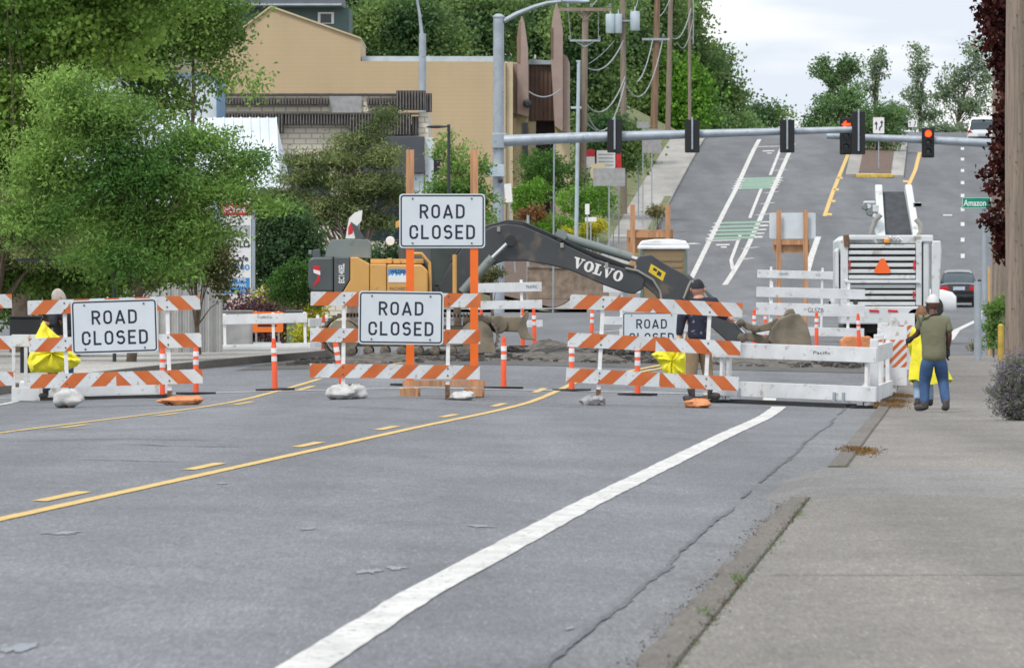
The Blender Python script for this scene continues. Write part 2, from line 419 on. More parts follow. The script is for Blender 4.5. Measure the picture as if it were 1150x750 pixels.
# ================================================================== world, sun, camera
w = bpy.data.worlds.new('World'); sc.world = w; w.use_nodes = True
nt = w.node_tree; N = nt.nodes; L = nt.links
bg = N['Background']; bg.inputs['Strength'].default_value = .11
sky = N.new('ShaderNodeTexSky'); sky.sky_type = 'NISHITA'; sky.sun_disc = False
SE, SR = R(58), R(215)
sky.sun_elevation = SE; sky.sun_rotation = SR; sky.air_density = 1.2; sky.dust_density = 2
tc = N.new('ShaderNodeTexCoord'); mp = N.new('ShaderNodeMapping'); mp.inputs['Scale'].default_value = (1, 1, 4.5)
nz = N.new('ShaderNodeTexNoise'); nz.inputs['Scale'].default_value = 16; nz.inputs['Detail'].default_value = 5; nz.inputs['Roughness'].default_value = .5
L.new(tc.outputs['Generated'], mp.inputs[0]); L.new(mp.outputs[0], nz.inputs['Vector'])
cr = N.new('ShaderNodeValToRGB'); cr.color_ramp.elements[0].position = .42; cr.color_ramp.elements[1].position = .56
cr.color_ramp.elements[0].color = (6.0, 6.55, 7.4, 1); cr.color_ramp.elements[1].color = (8.6, 8.65, 8.65, 1)
L.new(nz.outputs['Fac'], cr.inputs[0])
mx = N.new('ShaderNodeMix'); mx.data_type = 'RGBA'; mx.inputs['Factor'].default_value = .86
L.new(sky.outputs[0], mx.inputs['A']); L.new(cr.outputs[0], mx.inputs['B']); L.new(mx.outputs['Result'], bg.inputs['Color'])
sd = bpy.data.lights.new('sun', 'SUN'); sd.energy = 1.8; sd.angle = R(12); sd.color = (1, .955, .89)
so = bpy.data.objects.new('sun', sd); COL.objects.link(so)
# light travels from behind-left of the viewer; nishita rotation measured clockwise from +Y
dirv = Vector((math.sin(SR)*math.cos(SE), math.cos(SR)*math.cos(SE), math.sin(SE)))
so.rotation_euler = dirv.to_track_quat('Z', 'Y').to_euler()
cd = bpy.data.cameras.new('camera'); cam = bpy.data.objects.new('camera', cd); COL.objects.link(cam)
cam.location = (0, 0, H); cam.rotation_euler = (R(90), 0, 0)
cd.sensor_width = 36; cd.lens = F/1150*36; cd.shift_y = -(375-HY)/1150; cd.clip_start = .5; cd.clip_end = 9000
cd.dof.use_dof = True; cd.dof.focus_distance = 140; cd.dof.aperture_fstop = 20
sc.camera = cam
sc.view_settings.view_transform = 'Standard'; sc.view_settings.look = 'None'; sc.view_settings.exposure = .4; sc.view_settings.gamma = 1
sc.render.engine = 'CYCLES'
sc.cycles.filter_width = 1.6

# ================================================================== materials
def siding(m):
    nt = m.node_tree; N = nt.nodes; L = nt.links; b = N['Principled BSDF']; src = b.inputs['Base Color'].links[0].from_socket
    br = N.new('ShaderNodeTexBrick'); br.inputs['Color1'].default_value = (1,1,1,1); br.inputs['Color2'].default_value = (.975,.975,.975,1); br.inputs['Mortar'].default_value = (.93,.93,.93,1)
    br.inputs['Scale'].default_value = 1; br.inputs['Brick Width'].default_value = 1.1; br.inputs['Row Height'].default_value = .2; br.inputs['Mortar Size'].default_value = .015
    tc = N.new('ShaderNodeTexCoord'); sx = N.new('ShaderNodeSeparateXYZ'); cx = N.new('ShaderNodeCombineXYZ'); L.new(tc.outputs['Object'], sx.inputs[0])
    L.new(sx.outputs[0], cx.inputs[0]); L.new(sx.outputs[2], cx.inputs[1]); L.new(cx.outputs[0], br.inputs['Vector'])
    mx = N.new('ShaderNodeMix'); mx.data_type = 'RGBA'; mx.blend_type = 'MULTIPLY'; mx.inputs['Factor'].default_value = 1
    L.new(src, mx.inputs['A']); L.new(br.outputs['Color'], mx.inputs['B']); L.new(mx.outputs['Result'], b.inputs['Base Color'])
road_mat()
conc_mat('pavement', (.178, .165, .147)); conc_mat('kerb_stone', (.125, .112, .096)); conc_mat('patch_asphalt', (.108, .114, .124))
conc_mat('milled', (.088, .086, .082)); conc_mat('light_concrete', (.33, .32, .3)); conc_mat('hill_asphalt', (.132, .138, .148))
conc_mat('gutter', (.158, .163, .17)); conc_mat('seam_tar', (.09,.094,.1)); conc_mat('lot_concrete', (.182,.178,.17))
mat('white_paint', (.56,.56,.54), .7, .12, 5, spots=((.26,.26,.26), 22, .57, .14), stretch=(1,.25,1))
mat('yellow_paint', (.62,.42,.13), .7, .1, 8, spots=((.22,.2,.17), 30, .62, .1), stretch=(1,.25,1))
mat('green_paint', (.2,.31,.24), .7, .15, 6)
mat('curb_yellow', (.6,.42,.08), .7, .2, 6)
mat('soil', (.1,.07,.05), .95, .3, 4); mat('mulch', (.13,.09,.07), .95, .35, 9)
mat('dry_grass', (.19,.19,.09), .95, 0, 1.2, col2=(.09,.12,.04)); mat('earth', (.12,.12,.07), .95, .3, .5)
mat('rust', (.16,.09,.05), .8, .3, 30); mat('bolt', (.1,.09,.08), .5)
mat('board_white', (.60,.63,.65), .5, .10, 3, spots=((.42,.38,.34), 18, .60, .09))
mat('stripe_orange', (.48,.105,.022), .42, 0, 3, col2=(.58,.15,.035), spots=((.3,.12,.05), 26, .68, .06))
mat('sign_white', (.60,.655,.70), .4, .03, 3, spots=((.42,.42,.42), 16, .70, .06)); mat('ink', (.012,.016,.04), .5)
mat('post_white', (.75,.75,.75), .5, .08, 8); mat('plastic_white', (.66,.68,.70), .45, .10, 2.5, spots=((.42,.38,.32), 9, .60, .12))
mat('rubber', (.025,.025,.028), .8); mat('tube_orange', (.85,.11,.035), .4, .06, 6); mat('band_white', (.82,.82,.84), .35)
mat('post_orange', (.82,.15,.012), .45, .05, 5); mat('wood', (.47,.25,.13), .75, .25, 3, stretch=(6,6,.5)); mat('ply', (.44,.25,.13), .75, .2, 3)
mat('bag_white', (.5,.5,.49), .75, .12, 8, bump=.5, bscale=25); mat('bag_orange', (.6,.24,.1), .75, .2, 8, bump=.5, bscale=25)
mat('bag_grey', (.3,.3,.31), .75, .2, 8, bump=.5, bscale=25)
mat('galv', (.36,.41,.46), .45, .12, 2.5, metal=.25, spots=((.26,.29,.32), 5, .6, .1)); mat('dark_metal', (.03,.035,.04), .45)
mat('exc_grey', (.085,.1,.105), .45, .12, 2, spots=((.16,.14,.12), 3, .62, .12)); mat('exc_light', (.2,.235,.23), .5, .08, 2, spots=((.13,.13,.12), 4, .62, .12))
mat('exc_yellow', (.64,.36,.11), .42, .06, 2, spots=((.4,.24,.1), 5, .66, .1)); mat('glass_dark', (.05,.07,.065), .08, .2, 2)
mat('boom_grey', (.055,.06,.066), .42, .12, 2, spots=((.13,.11,.09), 2.6, .6, .12)); mat('mud', (.21,.18,.135), .8, .35, 2.2, bump=.25, bscale=12)
mat('track_mud', (.14,.12,.095), .8, .35, 9); mat('chrome', (.7,.72,.75), .2, .05, 3, metal=.8); mat('red', (.6,.03,.04), .45)
mat('decal_yellow', (.75,.55,.03), .5); mat('decal_blue', (.06,.28,.62), .5); mat('pure_white', (.8,.8,.8), .5, .04)
mat('mill_white', (.62,.65,.66), .42, .06, 1.5, spots=((.36,.33,.29), 3.5, .58, .14)); mat('slot_dark', (.06,.055,.05), .7, .3, 8)
mat('belt', (.05,.055,.062), .75, .2, 5, bump=.7, bscale=8); mat('reflector', (.62,.02,.03), .35); mat('smv', (.9,.14,.02), .4, .03)
mat('wood_yellow', (.5,.34,.06), .7, .2, 4); mat('amber', (.85,.35,.05), .3); mat('hose', (.3,.3,.27), .6)
mat('bark', (.12,.09,.065), .9, .3, 6); mat('pine_bark', (.22,.17,.14), .9, .3, 6)
mat('pole_wood', (.25,.2,.16), .85, .22, 3, stretch=(8,8,.35), spots=((.1,.075,.06), 12, .62, .06), bump=.5, bscale=18)
mat('pole_brown', (.24,.15,.1), .85, .25, 3, stretch=(5,5,.3))
mat('beige', (.50,.385,.245), .85, .05, .5, stretch=(1,1,.3)); siding(MATS['beige']); mat('beige_light', (.55,.46,.31), .85, .08, 1); mat('flashing', (.42,.5,.56), .4, .1, 2)
mat('batten_grey', (.2,.185,.175), .8, .2, 4); mat('shingle', (.085,.075,.07), .85, .3, 5); mat('mauve', (.33,.25,.22), .85, .06, 2); mat('brown_panel', (.17,.1,.075), .7, .1, 2)
mat('canopy_white', (.6,.66,.7), .4, .1, 1.5); mat('sign_slate', (.07,.078,.09), .6, .05); mat('roof_grey', (.13,.14,.16), .8, .1, 3)
mat('teal_siding', (.09,.14,.14), .8, .08, 2); mat('pane', (.03,.04,.05), .1); mat('blue_edge', (.1,.25,.4), .5); mat('purple', (.06,.03,.05), .6)
mat('wall_stone', (.22,.17,.13), .9, .3, 3, bump=.6, bscale=6); mat('screen_grey', (.42,.42,.41), .8, .06, 5); mat('fence_grey', (.33,.33,.33), .7, .12, 5); mat('util_grey', (.38,.42,.42), .55, .08, 2)
mat('util_green', (.12,.17,.15), .6, .1, 3); mat('potty', (.24,.17,.09), .5, .08, 2); mat('potty_roof', (.85,.86,.88), .4)
mat('black_paint', (.01,.011,.013), .45); mat('street_green', (.0,.24,.16), .45); mat('detour_orange', (.95,.21,.03), .5, .05)
mat('yellow_cloth', (.82,.74,.03), .5, .12, 4, bump=1, bscale=7); mat('skin_dark', (.1,.045,.03), .55, .06); mat('skin_light', (.5,.26,.18), .55, .06)
mat('olive_cloth', (.16,.16,.1), .85, .08, 6, bump=.9, bscale=7); mat('denim', (.04,.09,.2), .85, .2, 9, bump=.7, bscale=8); mat('denim_light', (.26,.36,.5), .85, .2, 9)
mat('boot', (.06,.052,.05), .8, .3, 12); mat('cap_white', (.6,.6,.6), .8, .06, 10); mat('navy_floral', (.018,.022,.045), .85, 0, 9, col2=(.012,.014,.03), spots=((.2,.2,.32), 15, .62, .04))
mat('khaki', (.3,.21,.13), .85, .12, 6, bump=.7, bscale=8); mat('cloth_black', (.015,.016,.022), .8); mat('glove', (.03,.03,.03), .8); mat('hair', (.2,.1,.05), .8, .3, 20)
mat('cap_grey', (.42,.37,.33), .85, .15, 12)
mat('car_black', (.012,.014,.018), .22, .1, 2, coat=.6); mat('car_white', (.72,.73,.74), .3, .02, 2, coat=.5); mat('car_glass', (.06,.085,.1), .05, .1, 1)
mat('tail_red', (.55,.01,.012), .2); mat('tyre', (.02,.02,.02), .8); mat('rim', (.45,.46,.47), .3, .1, 4, metal=.7); mat('plate', (.45,.5,.6), .5)
mat('litter_brown', (.09,.06,.035), .95, .4, 20); mat('straw', (.2,.115,.04), .95, .4, 20); mat('rubble_m', (.085,.08,.074), .9, .4, 3, island=.5); mat('wire', (.3,.32,.34), .6)
mat('stain_white', (.24,.26,.29), .8, .1, 5)
LM = leafmat
LM('maple', (.12,.24,.045), (.35,.52,.12), .5, scale=.45); LM('maple_dark', (.09,.18,.04), (.27,.42,.10), .5, scale=.45); LM('fine_green', (.10,.225,.05), (.31,.48,.12), .5, scale=.4)
LM('pine', (.08,.12,.04), (.24,.29,.11), .25, scale=1.2); LM('forest', (.07,.145,.055), (.24,.36,.115), .45, scale=.3); LM('forest_l', (.11,.21,.08), (.2,.33,.12), scale=.25)
LM('lime', (.11,.25,.03), (.19,.40,.05)); LM('yellow_leaf', (.38,.4,.03), (.6,.55,.06)); LM('purple_leaf', (.11,.05,.065), (.2,.1,.12), .25); LM('hedge', (.05,.12,.02), (.10,.23,.045))
LM('photinia', (.10,.10,.03), (.13,.15,.045), scale=3); LM('burgundy', (.035,.008,.008), (.085,.02,.016), .3, scale=2); LM('dark_bush', (.035,.08,.035), (.085,.16,.06)); LM('lav_green', (.15,.19,.11), (.24,.28,.17), .3, scale=6); LM('lavender_l', (.2,.17,.22), (.3,.24,.36), .3, scale=6)
LM('pale_green', (.17,.25,.16), (.28,.38,.22), .45); LM('grass_l', (.08,.14,.03), (.14,.24,.05)); LM('dry_leaf', (.2,.19,.09), (.3,.27,.13)); LM('red_leaf', (.16,.13,.05), (.36,.16,.07), scale=4)
emit('red_light', (1, .035, .006), 4.5)

# ================================================================== setting
def sheet_ground():
    mb = MB(); US = [-420,-260,-160,-110]+[-90+6*i for i in range(11)]+[-26,-24,-23.3,-22,-20,-19,-18.5,-15.2,-8.2,-1.35,4,10,20,40,80,160,300,500]
    V = [(uv(u, v), v, P(v)+C(u)-.03+bank(u, v)) for v in GV for u in US]; n = len(US)
    mb.add(V, [(i*n+j, i*n+j+1, (i+1)*n+j+1, (i+1)*n+j) for i in range(len(GV)-1) for j in range(n-1)])
    o = mb.build('ground', 'earth'); 
    if o.data.polygons[0].normal.z < 0: o.data.flip_normals()
    tag(o, kind='structure')
sheet_ground()
strip('road', -15.2, -1.5, -30, 176, 0, 'asphalt')
strip('intersection', -110, 40, 176, 392, 0, 'hill_asphalt')
strip('hill_road', -16.1, 3.4, 392, 600, 0, 'hill_asphalt')
strip('milled_pavement', -12.6, -1.6, 156, 176, .006, 'milled')
strip('milled_pavement', -11.6, 2, 176, 184, .010, 'milled')
# gutter + seam on the near right side
strip('gutter', -1.66, -1.15, -30, 176, .003, 'gutter')
rs = random.Random(5)
seam = [(-1.67+rs.uniform(-.01,.01)+.012*math.sin(v*.3), v) for v in range(20, 146, 3)]
for a_ in range(0, 40, 2): mark('tar_seam', line_mb([(p_[0]+rs.uniform(-.02,.02), p_[1]+.8) for p_ in seam[a_:a_+rs.choice((2,3,3))]], .032, .008, wob=.7, step=.5), 'patch_asphalt')
seam2 = [(-1.72+rs.uniform(-.03,.03), v) for v in range(60, 120, 2)]
# kerb and pavement, right side: dropped at the driveway v 66..79
def kerb_right(v0, v1, h, rough=.0, off=0):
    mb = MB(); vs = []; v = v0
    while v < v1: vs.append(v); v += .5
    vs.append(v1); V = []; rn = random.Random(int(v0)+9)
    for v in vs:
        e = rn.uniform(-rough, rough); t = rn.uniform(-rough, rough)*.5
        for u, z in ((-1.19+e, -.05), (-1.18+e, h-.02+t), (-1.16+e, h+t), (-1.02, h+t*.5), (-1.0, h-.03)): V.append((uv(u+off, v), v, P(v)-.09+z))
    n = 5; mb.add(V, [(i*n+j, i*n+j+1, (i+1)*n+j+1, (i+1)*n+j) for i in range(len(vs)-1) for j in range(n-1)])
    mb.add(V[:n], [(0,1,2,3,4)]); mb.add(V[-n:], [(4,3,2,1,0)])
    tag(mb.build('kerb', 'kerb_stone'), kind='structure')
kerb_right(-30, 66.3, .075, .022, -.11); kerb_right(78.7, 172, .085, .004)
strip('pavement', -1.11, 3.6, -30, 66.3, .07, 'pavement', flatu=-1); strip('pavement', -1.0, 3.6, 78.7, 176, .07, 'pavement', flatu=-1)
strip('driveway_apron', -1.19, 3.6, 66.3, 78.7, .07, 'lot_concrete', flatu=-1, thick=.12)
def apron():
    mb = MB(); V = []; vs = vgrid(66.3, 78.7)
    for v in vs:
        for u, z in ((-1.5 if v not in (vs[0], vs[-1]) else -1.2, .006), (-1.19, .07)): V.append((uv(u, v), v, P(v)-.09+z)); V.append((uv(u, v), v, P(v)-.16))
    mb.add(V, [(4*i, 4*i+2, 4*i+6, 4*i+4) for i in range(len(vs)-1)]+[(0, 1, 3, 2)]+[tuple(4*(len(vs)-1)+k for k in (0, 2, 3, 1))])
    mark('driveway_apron', mb, 'lot_concrete')
apron()
for i, v in enumerate((47, 84.5, 93, 103, 116, 133, 150)):
    mark('pavement_joint', line_mb([(-1.0, v), (3.6, v+.2)], .03 if i % 3 else .06, .078 if v < 66 or v > 79 else .084, step=3), 'seam_tar')
strip('yard', 3.6, 30, -30, 176, .06, 'dry_grass', flatu=-1)
strip('pavement', 6.2, 7, 392, 600, .12, 'pavement', flatu=-1)
# cracks and pale scuffs in the asphalt
rs = random.Random(11)
for i in range(16):
    v = rs.uniform(60, 125); u = rs.uniform(-13, -7.2); l = rs.uniform(.5, 2.6)
    pts = [(u+l*k/5, v+rs.uniform(-.25,.25)) for k in range(6)]
    mark('road_crack', line_mb(pts, .10, .006, wob=.9, step=.3), 'seam_tar')
def scuff(px, py, w, l, m='stain_white'):
    v = 1.38*F/(py-HY); u = wx(px, v)-.05*v; n = 22; pts = []
    for k in range(n):
        a = 2*math.pi*k/n; r = rs.uniform(.25, 1.1); pts.append((u+math.cos(a)*w*r, v+math.sin(a)*l*r))
    patch('road_scuff', pts, .005, m)
for a in ((70,600,.13,.5),(20,720,.06,.7),(415,632,.09,.6),(445,628,.07,.4),(250,545,.08,.4),(540,583,.12,.4),(640,686,.02,.3),(345,590,.06,.4),(912,537,.2,1.8),(940,541,.1,1.0)): scuff(*a)
# markings on the near road
mark('lane_line', line_mb([(-2.52, 15), (-2.60, 33), (-2.72, 45), (-2.74, 65), (-2.66, 100), (-2.60, 118), (-2.62, 129)], .2, .006, wob=.06), 'white_paint')
mark('lane_line', line_mb([(-2.85, 133), (-3.0, 145)], .2, .012, wob=.1), 'white_paint')
mark('centre_line', line_mb([(-6.15, 15), (-6.15, 146)], .105, .006, wob=.05), 'yellow_paint')
mark('centre_line', line_mb([(-10.42, 15), (-10.42, 146)], .105, .006, wob=.05), 'yellow_paint')
mark('edge_line', line_mb([(-14.0, 15), (-14.0, 128), (-14.2, 150)], .12, .006, wob=.05), 'white_paint')
for k in range(-1, 7):
    v = 62.6+12.1*k
    mark('centre_dash', line_mb([(-6.42, v), (-6.42, v+3.2)], .11, .006, wob=.06), 'yellow_paint')
    mark('centre_dash', line_mb([(-10.12, v+2), (-10.12, v+5.2)], .11, .006, wob=.06), 'yellow_paint')
mark('stop_line', line_mb([(-15.0, 136.6), (-2.9, 137)], .35, .008, wob=.25, step=.25), 'white_paint')
mark('centre_line', line_mb([(-5.9, 147), (-4.9, 168)], .11, .012), 'yellow_paint')
mark('centre_line', line_mb([(-5.55, 150), (-4.5, 168)], .11, .012), 'yellow_paint')
mark('centre_line', line_mb([(-10.6, 150), (-9.2, 170)], .11, .012), 'yellow_paint')
# markings in the crossing
for (p, q, m, w_) in (((-9.5,232),(-7.8,262),'white_paint',.18),((-8.5,300),(-7.6,318),'white_paint',.2),((-6.4,262),(-1,286),'white_paint',.2),
                      ((-9,225),(-3,230),'yellow_paint',.3),((-7,250),(-2,258),'yellow_paint',.3)):
    mark('crossing_line', line_mb([p, q], w_, .008), m)
def seg(n_, pts, w_, m, dz=.008, **k): mark(n_, line_mb(pts, w_, dz, **k), m)
# hill road: bike lane, median, lanes
def hp(px, py):      # a point of the hill road seen at that place
    best = None
    for i in range(1700):
        v = 395+i*.1; y = HY-(P(v)-.0-H)*F/v
        if y <= py: best = v; break
    v = best or 560; return (wx(px, v)-.05*v, v)
seg('bike_lane_line', [hp(776,312), hp(797.6,268), hp(826,212.8), hp(845.6,169.6), hp(853,156)], .26, 'white_paint')
seg('bike_lane_line', [hp(814,320), hp(836,285), hp(861,230), hp(880,186), hp(891,162)], .26, 'white_paint')
seg('bike_lane_line', [hp(823,303), hp(821,292), hp(832,262)], .17, 'white_paint')
seg('bike_lane_line', [hp(842,245), hp(855,212)], .17, 'white_paint'); seg('bike_lane_line', [hp(865,197), hp(882,155)], .17, 'white_paint')
for t in range(11):
    a = hp(829+t*5.0, 292-t*12.5); seg('bike_lane_tick', [(a[0], a[1]), (a[0]+.75, a[1]+1)], .3, 'white_paint')
def ladder(y0, y1, x0, x1, sl):
    n = 5
    for k in range(n):
        yy = y0+(y1-y0)*k/(n-1); dx = (y0-yy)*sl
        a = hp(x0+dx+3, yy); b = hp(x1+dx-3, yy)
        mark('green_bike_bar', line_mb([a, (b[0], a[1])], (1.9 if y0 > 240 else 2.2), .012, step=1), 'green_paint')
        for q in (x0+dx-1, x1+dx+1):
            c = hp(q, yy); seg('bike_lane_tick', [(c[0]-.25, c[1]), (c[0]+.25, c[1])], .9, 'white_paint', .012)
ladder(267, 250, 799, 850, .52); ladder(211, 200.5, 828, 868, .5)
for (px, py, wv) in ((812, 274.5, 1.0), (863, 169.5, 1.2)):
    a = hp(px, py); seg('bike_symbol', [(a[0]-.35, a[1]), (a[0]+.35, a[1])], wv, 'white_paint'); a = hp(px, py-5); seg('bike_symbol', [(a[0]-.9, a[1]), (a[0]+.9, a[1])], .7, 'white_paint')
    a = hp(px+1, py+2.6); seg('bike_symbol', [(a[0]-.15, a[1]), (a[0]+.15, a[1])], 1.0, 'white_paint')
a = hp(756, 273); seg('stop_mark', [(a[0], a[1]), (a[0]+1.25, a[1]+.6)], .9, 'white_paint')
seg('lane_line', [hp(905, 312), hp(911,290), hp(919,267)], .3, 'white_paint')
for i in range(12): v = 428+i*12.2; seg('lane_dash', [(.05, v), (.05, v+3.1)], .2, 'white_paint')
seg('median_line', [hp(926,244), hp(936,215), hp(951,178), hp(958,160)], .22, 'yellow_paint'); seg('median_line', [hp(1020,208), hp(1028,190), hp(1033,170)], .22, 'yellow_paint')
for (x, y) in ((931,243),(935,228),(939,215),(943,202),(1017,204)): a = hp(x, y); seg('median_dash', [(a[0], a[1]), (a[0], a[1]+1.8)], .3, 'yellow_paint')
seg('median_line', [hp(1058,160), hp(1064,147)], .25, 'yellow_paint'); seg('median_line', [hp(1062,160), hp(1067,147)], .25, 'yellow_paint')
seg('turn_line', [(-.9, 205), (-.3, 225), (-.15, 260), (.6, 320), (.95, 400)], .2, 'white_paint')
a = hp(1059, 240); seg('lane_mark', [(a[0], a[1]), (a[0]+.5, a[1])], 1, 'white_paint')
# median island
mi = MB(); b0 = hp(952, 193); lu0 = -6.7; lu1 = -3.35
mi_v0, mi_v1 = 519, 566
o = strip('median_kerb', lu0, lu1, mi_v0, mi_v1, .15, 'light_concrete', thick=.2)
strip('median_mulch', lu0+.75, lu1-.75, mi_v0+1.5, mi_v1-2, .19, 'mulch', thick=.1)
mbx = MB(); x0, x1 = uv(lu0+.6, mi_v0-.2), uv(lu1-.6, mi_v0-.2); mbx.box(x0, x1, mi_v0-.3, mi_v0-.02, P(mi_v0)+C(-6)-.05, P(mi_v0)+C(-5)+.19)
tag(mbx.build('painted_kerb', 'curb_yellow', bev=.03), kind='structure')
# left kerb, pavement near side and its corner
strip('kerb', -15.4, -15.2, -30, 129, .13, 'kerb_stone', thick=.25, flatu=-15.2)
strip('pavement', -60, -15.4, -30, 129, .13, 'light_concrete', flatu=-15.4)
def corner(name, cu, cv, r, a0, a1, u_in, v_in, m):      # rounded corner slab
    mb = MB(); pts = [(cu+r*math.cos(R(a0+(a1-a0)*k/14)), cv+r*math.sin(R(a0+(a1-a0)*k/14))) for k in range(15)]
    pts += [(u_in, v_in)]; z = lambda u, v, d: P(v)+C(-15.4)+d
    top = [(uv(u, v), v, z(u, v, .125)) for u, v in pts]; bot = [(uv(u, v), v, z(u, v, -.2)) for u, v in pts]; n = len(pts)
    mb.add(top+bot, [tuple(range(n))]+[(i, i+n, (i+1)%n+n, (i+1)%n) for i in range(n)])
    tag(mb.build(name, m), kind='structure')
cs = [(-15.2,129),(-14.9,140),(-14.5,148),(-13.9,155),(-13.0,163),(-12.3,170),(-12.0,177),(-12.5,184),(-13.8,189),(-16.5,192.5),(-24,194),(-60,194),(-60,129)]
def slab(name, pts, h, inset, m):
    mb = MB(); fine = []
    for i in range(len(pts)-4 if name == 'pavement_corner' else len(pts)-4):
        for k in range(4): fine.append((pts[i][0]+(pts[i+1][0]-pts[i][0])*k/4, pts[i][1]+(pts[i+1][1]-pts[i][1])*k/4))
    fine += pts[-4:-3]
    V = []; 
    for u, v in fine:
        for uu, d in ((u, -.1), (u, h), (u-inset, h), (u-1.2, h+.004), (-60, h)): V.append((uv(uu, v), v, P(v)+C(max(uu, -15.2))+d))
    n = 5; mb.add(V, [(i*n+j, i*n+j+1, (i+1)*n+j+1, (i+1)*n+j) for i in range(len(fine)-1) for j in range(n-1)], 0)
    mb.m = [1 if (k % 4) < 2 else 0 for k in range(len(mb.f))]
    tag(mb.build(name, [m, 'kerb_stone']), kind='structure')
slab('pavement_corner', cs, .135, .16, 'light_concrete')
# far left pavement, verge and kerb going up the hill
strip('kerb', -16.5, -16.1, 396, 600, .13, 'light_concrete', thick=.25, flatu=-16)
strip('pavement', -18.2, -16.5, 396, 600, .12, 'light_concrete', flatu=-16)
strip('pavement', -60, -18.2, 396, 402, .118, 'light_concrete', flatu=-16)
strip('verge', -26, -18.2, 404, 600, .1, 'dry_grass', bk=True)
strip('verge', -16.5, -16.15, 425, 500, .16, 'dry_grass', flatu=-16)
strip('kerb', 3.4, 3.6, 392, 600, .13, 'light_concrete', thick=.25, flatu=-1); strip('pavement', 3.6, 6, 392, 600, .12, 'pavement', flatu=-1)
strip('plant_bed', -22, -18.25, 404, 436, .14, 'mulch', bk=True)
for v in (436, 444, 455, 466, 478, 492): mark('pavement_joint', line_mb([(-18.15, v), (-16.55, v)], .35, .26, step=1), 'pure_white') if v in (444, 466) else None

# excavated rubble: many loose chunks
def rubble(name, u0, u1, v0, v1, n, s, seed, dz=0, hump=0):
    rn = random.Random(seed); mb = MB()
    for i in range(n):
        u, v = rn.uniform(u0, u1), rn.triangular(v0, v1, (v0+v1)/2); r = s*rn.uniform(.3, 1.3)
        hh = hump*(1-abs(2*(v-v0)/(v1-v0)-1))*(.6+.4*math.sin(u*2.1+seed))
        x, y, z = uv(u, v), v, P(v)+C(u)+dz+hh
        vs = [(x+r*rn.uniform(.5,1)*sx, y+r*rn.uniform(.5,1)*sy, z+r*rn.uniform(.35,.8)*sz) for sx in (-1,1) for sy in (-1,1) for sz in (-1,1)]
        mb.add(vs, [(0,1,3,2),(4,6,7,5),(0,4,5,1),(2,3,7,6),(0,2,6,4),(1,5,7,3)])
    o = mb.build(name, 'rubble_m'); tag(o, kind='stuff'); o['label'] = name.replace('_', ' ')+' of broken dark asphalt chunks across the dug up road'; o['category'] = 'rubble'
    return o
def berm(u0, u1, v0, v1, h, seed):
    mb = MB(); nu, nv = 90, 12; rn = random.Random(seed); V = []
    for i in range(nv+1):
        for j in range(nu+1):
            u = u0+(u1-u0)*j/nu; k = math.sin(math.pi*i/nv); e = min(1, min(j, nu-j)/8); v = v0+(v1-v0)*i/nv
            V.append((uv(u, v), v, P(v)+C(u)-.01+k*e*h*(.45+.35*math.sin(u*1.7+seed)+.25*math.sin(u*5.3+i)+rn.uniform(-.12,.12))))
    mb.add(V, [(i*(nu+1)+j, i*(nu+1)+j+1, (i+1)*(nu+1)+j+1, (i+1)*(nu+1)+j) for i in range(nv) for j in range(nu)])
    tag(mb.build('spoil_heap', 'spoil', smooth=True), kind='structure')
mat('spoil', (.115,.105,.092), .95, .5, 6, bump=.8, bscale=18)
berm(-12, -2, 160, 165, .18, 1); berm(-8.5, -2.2, 166, 172, .3, 2); berm(-12, -8, 166, 171, .2, 5)
rubble('rubble', -12, -1.8, 159.5, 166, 1500, .06, 1, 0, .08)
rubble('rubble', -8.5, -2.3, 166, 172, 1200, .075, 2, 0, .18)

# ================================================================== barricades
def stripes(mb, x0, x1, z0, z1, y, mode, ph=0, w_=.218, mid=None, mi=1):
    h = z1-z0; mid = (x0+x1)/2 if mid is None else mid
    def run(a, b, sgn, ph):
        k = -3
        while True:
            s = a+ph+k*2*w_
            if s-h > b: break
            # leaning '/' when sgn=+1
            poly = [(s, z0), (s+w_, z0), (s+w_+sgn*h, z1), (s+sgn*h, z1)]
            poly = clip(clip(poly, 0, b, True), 0, a, False) if len(poly) > 2 else poly
            if len(poly) > 2: mb.prism(poly, y-.0025, y+.001, mi)
            k += 1
    if mode == '/': run(x0, x1, 1, ph)
    elif mode == '\\': run(x0, x1, -1, ph)
    elif mode == 'v': run(x0, mid, 1, ph); run(mid, x1, -1, ph+.02)
def lettered_sign(name, wd, ht, parent, loc, rot=(0,0,0), lines=('ROAD','CLOSED'), lab=None, mats=('sign_white','ink')):
    p = MB(); p.prism(rrect(-wd/2, wd/2, -ht/2, ht/2, .05), -.003, .003)
    o = p.build(name, mats[0], parent, loc, rot=rot)
    if lab: o['label'] = lab
    q = ring(MB(), -wd/2+.018, wd/2-.018, -ht/2+.018, ht/2-.018, .045, .02, -.003, .002)
    if len(lines) == 2:
        t = merge(q, road_text(lines[0], wd*.525, ht*.26, 0, ht*.175, -.003), road_text(lines[1], wd*.765, ht*.265, 0, -ht*.205, -.003))
    t.build('lettering', mats[1], o)
    for x in (-.42, .42):
        for z in (-ht/2+.07, ht/2-.07): b = MB(); b.lathe([(.014, 0), (.014, -.008)], 8, 0, (x*wd/1.22, -.003, z), 'y'); b.build('bolt', 'bolt', o)
    return o
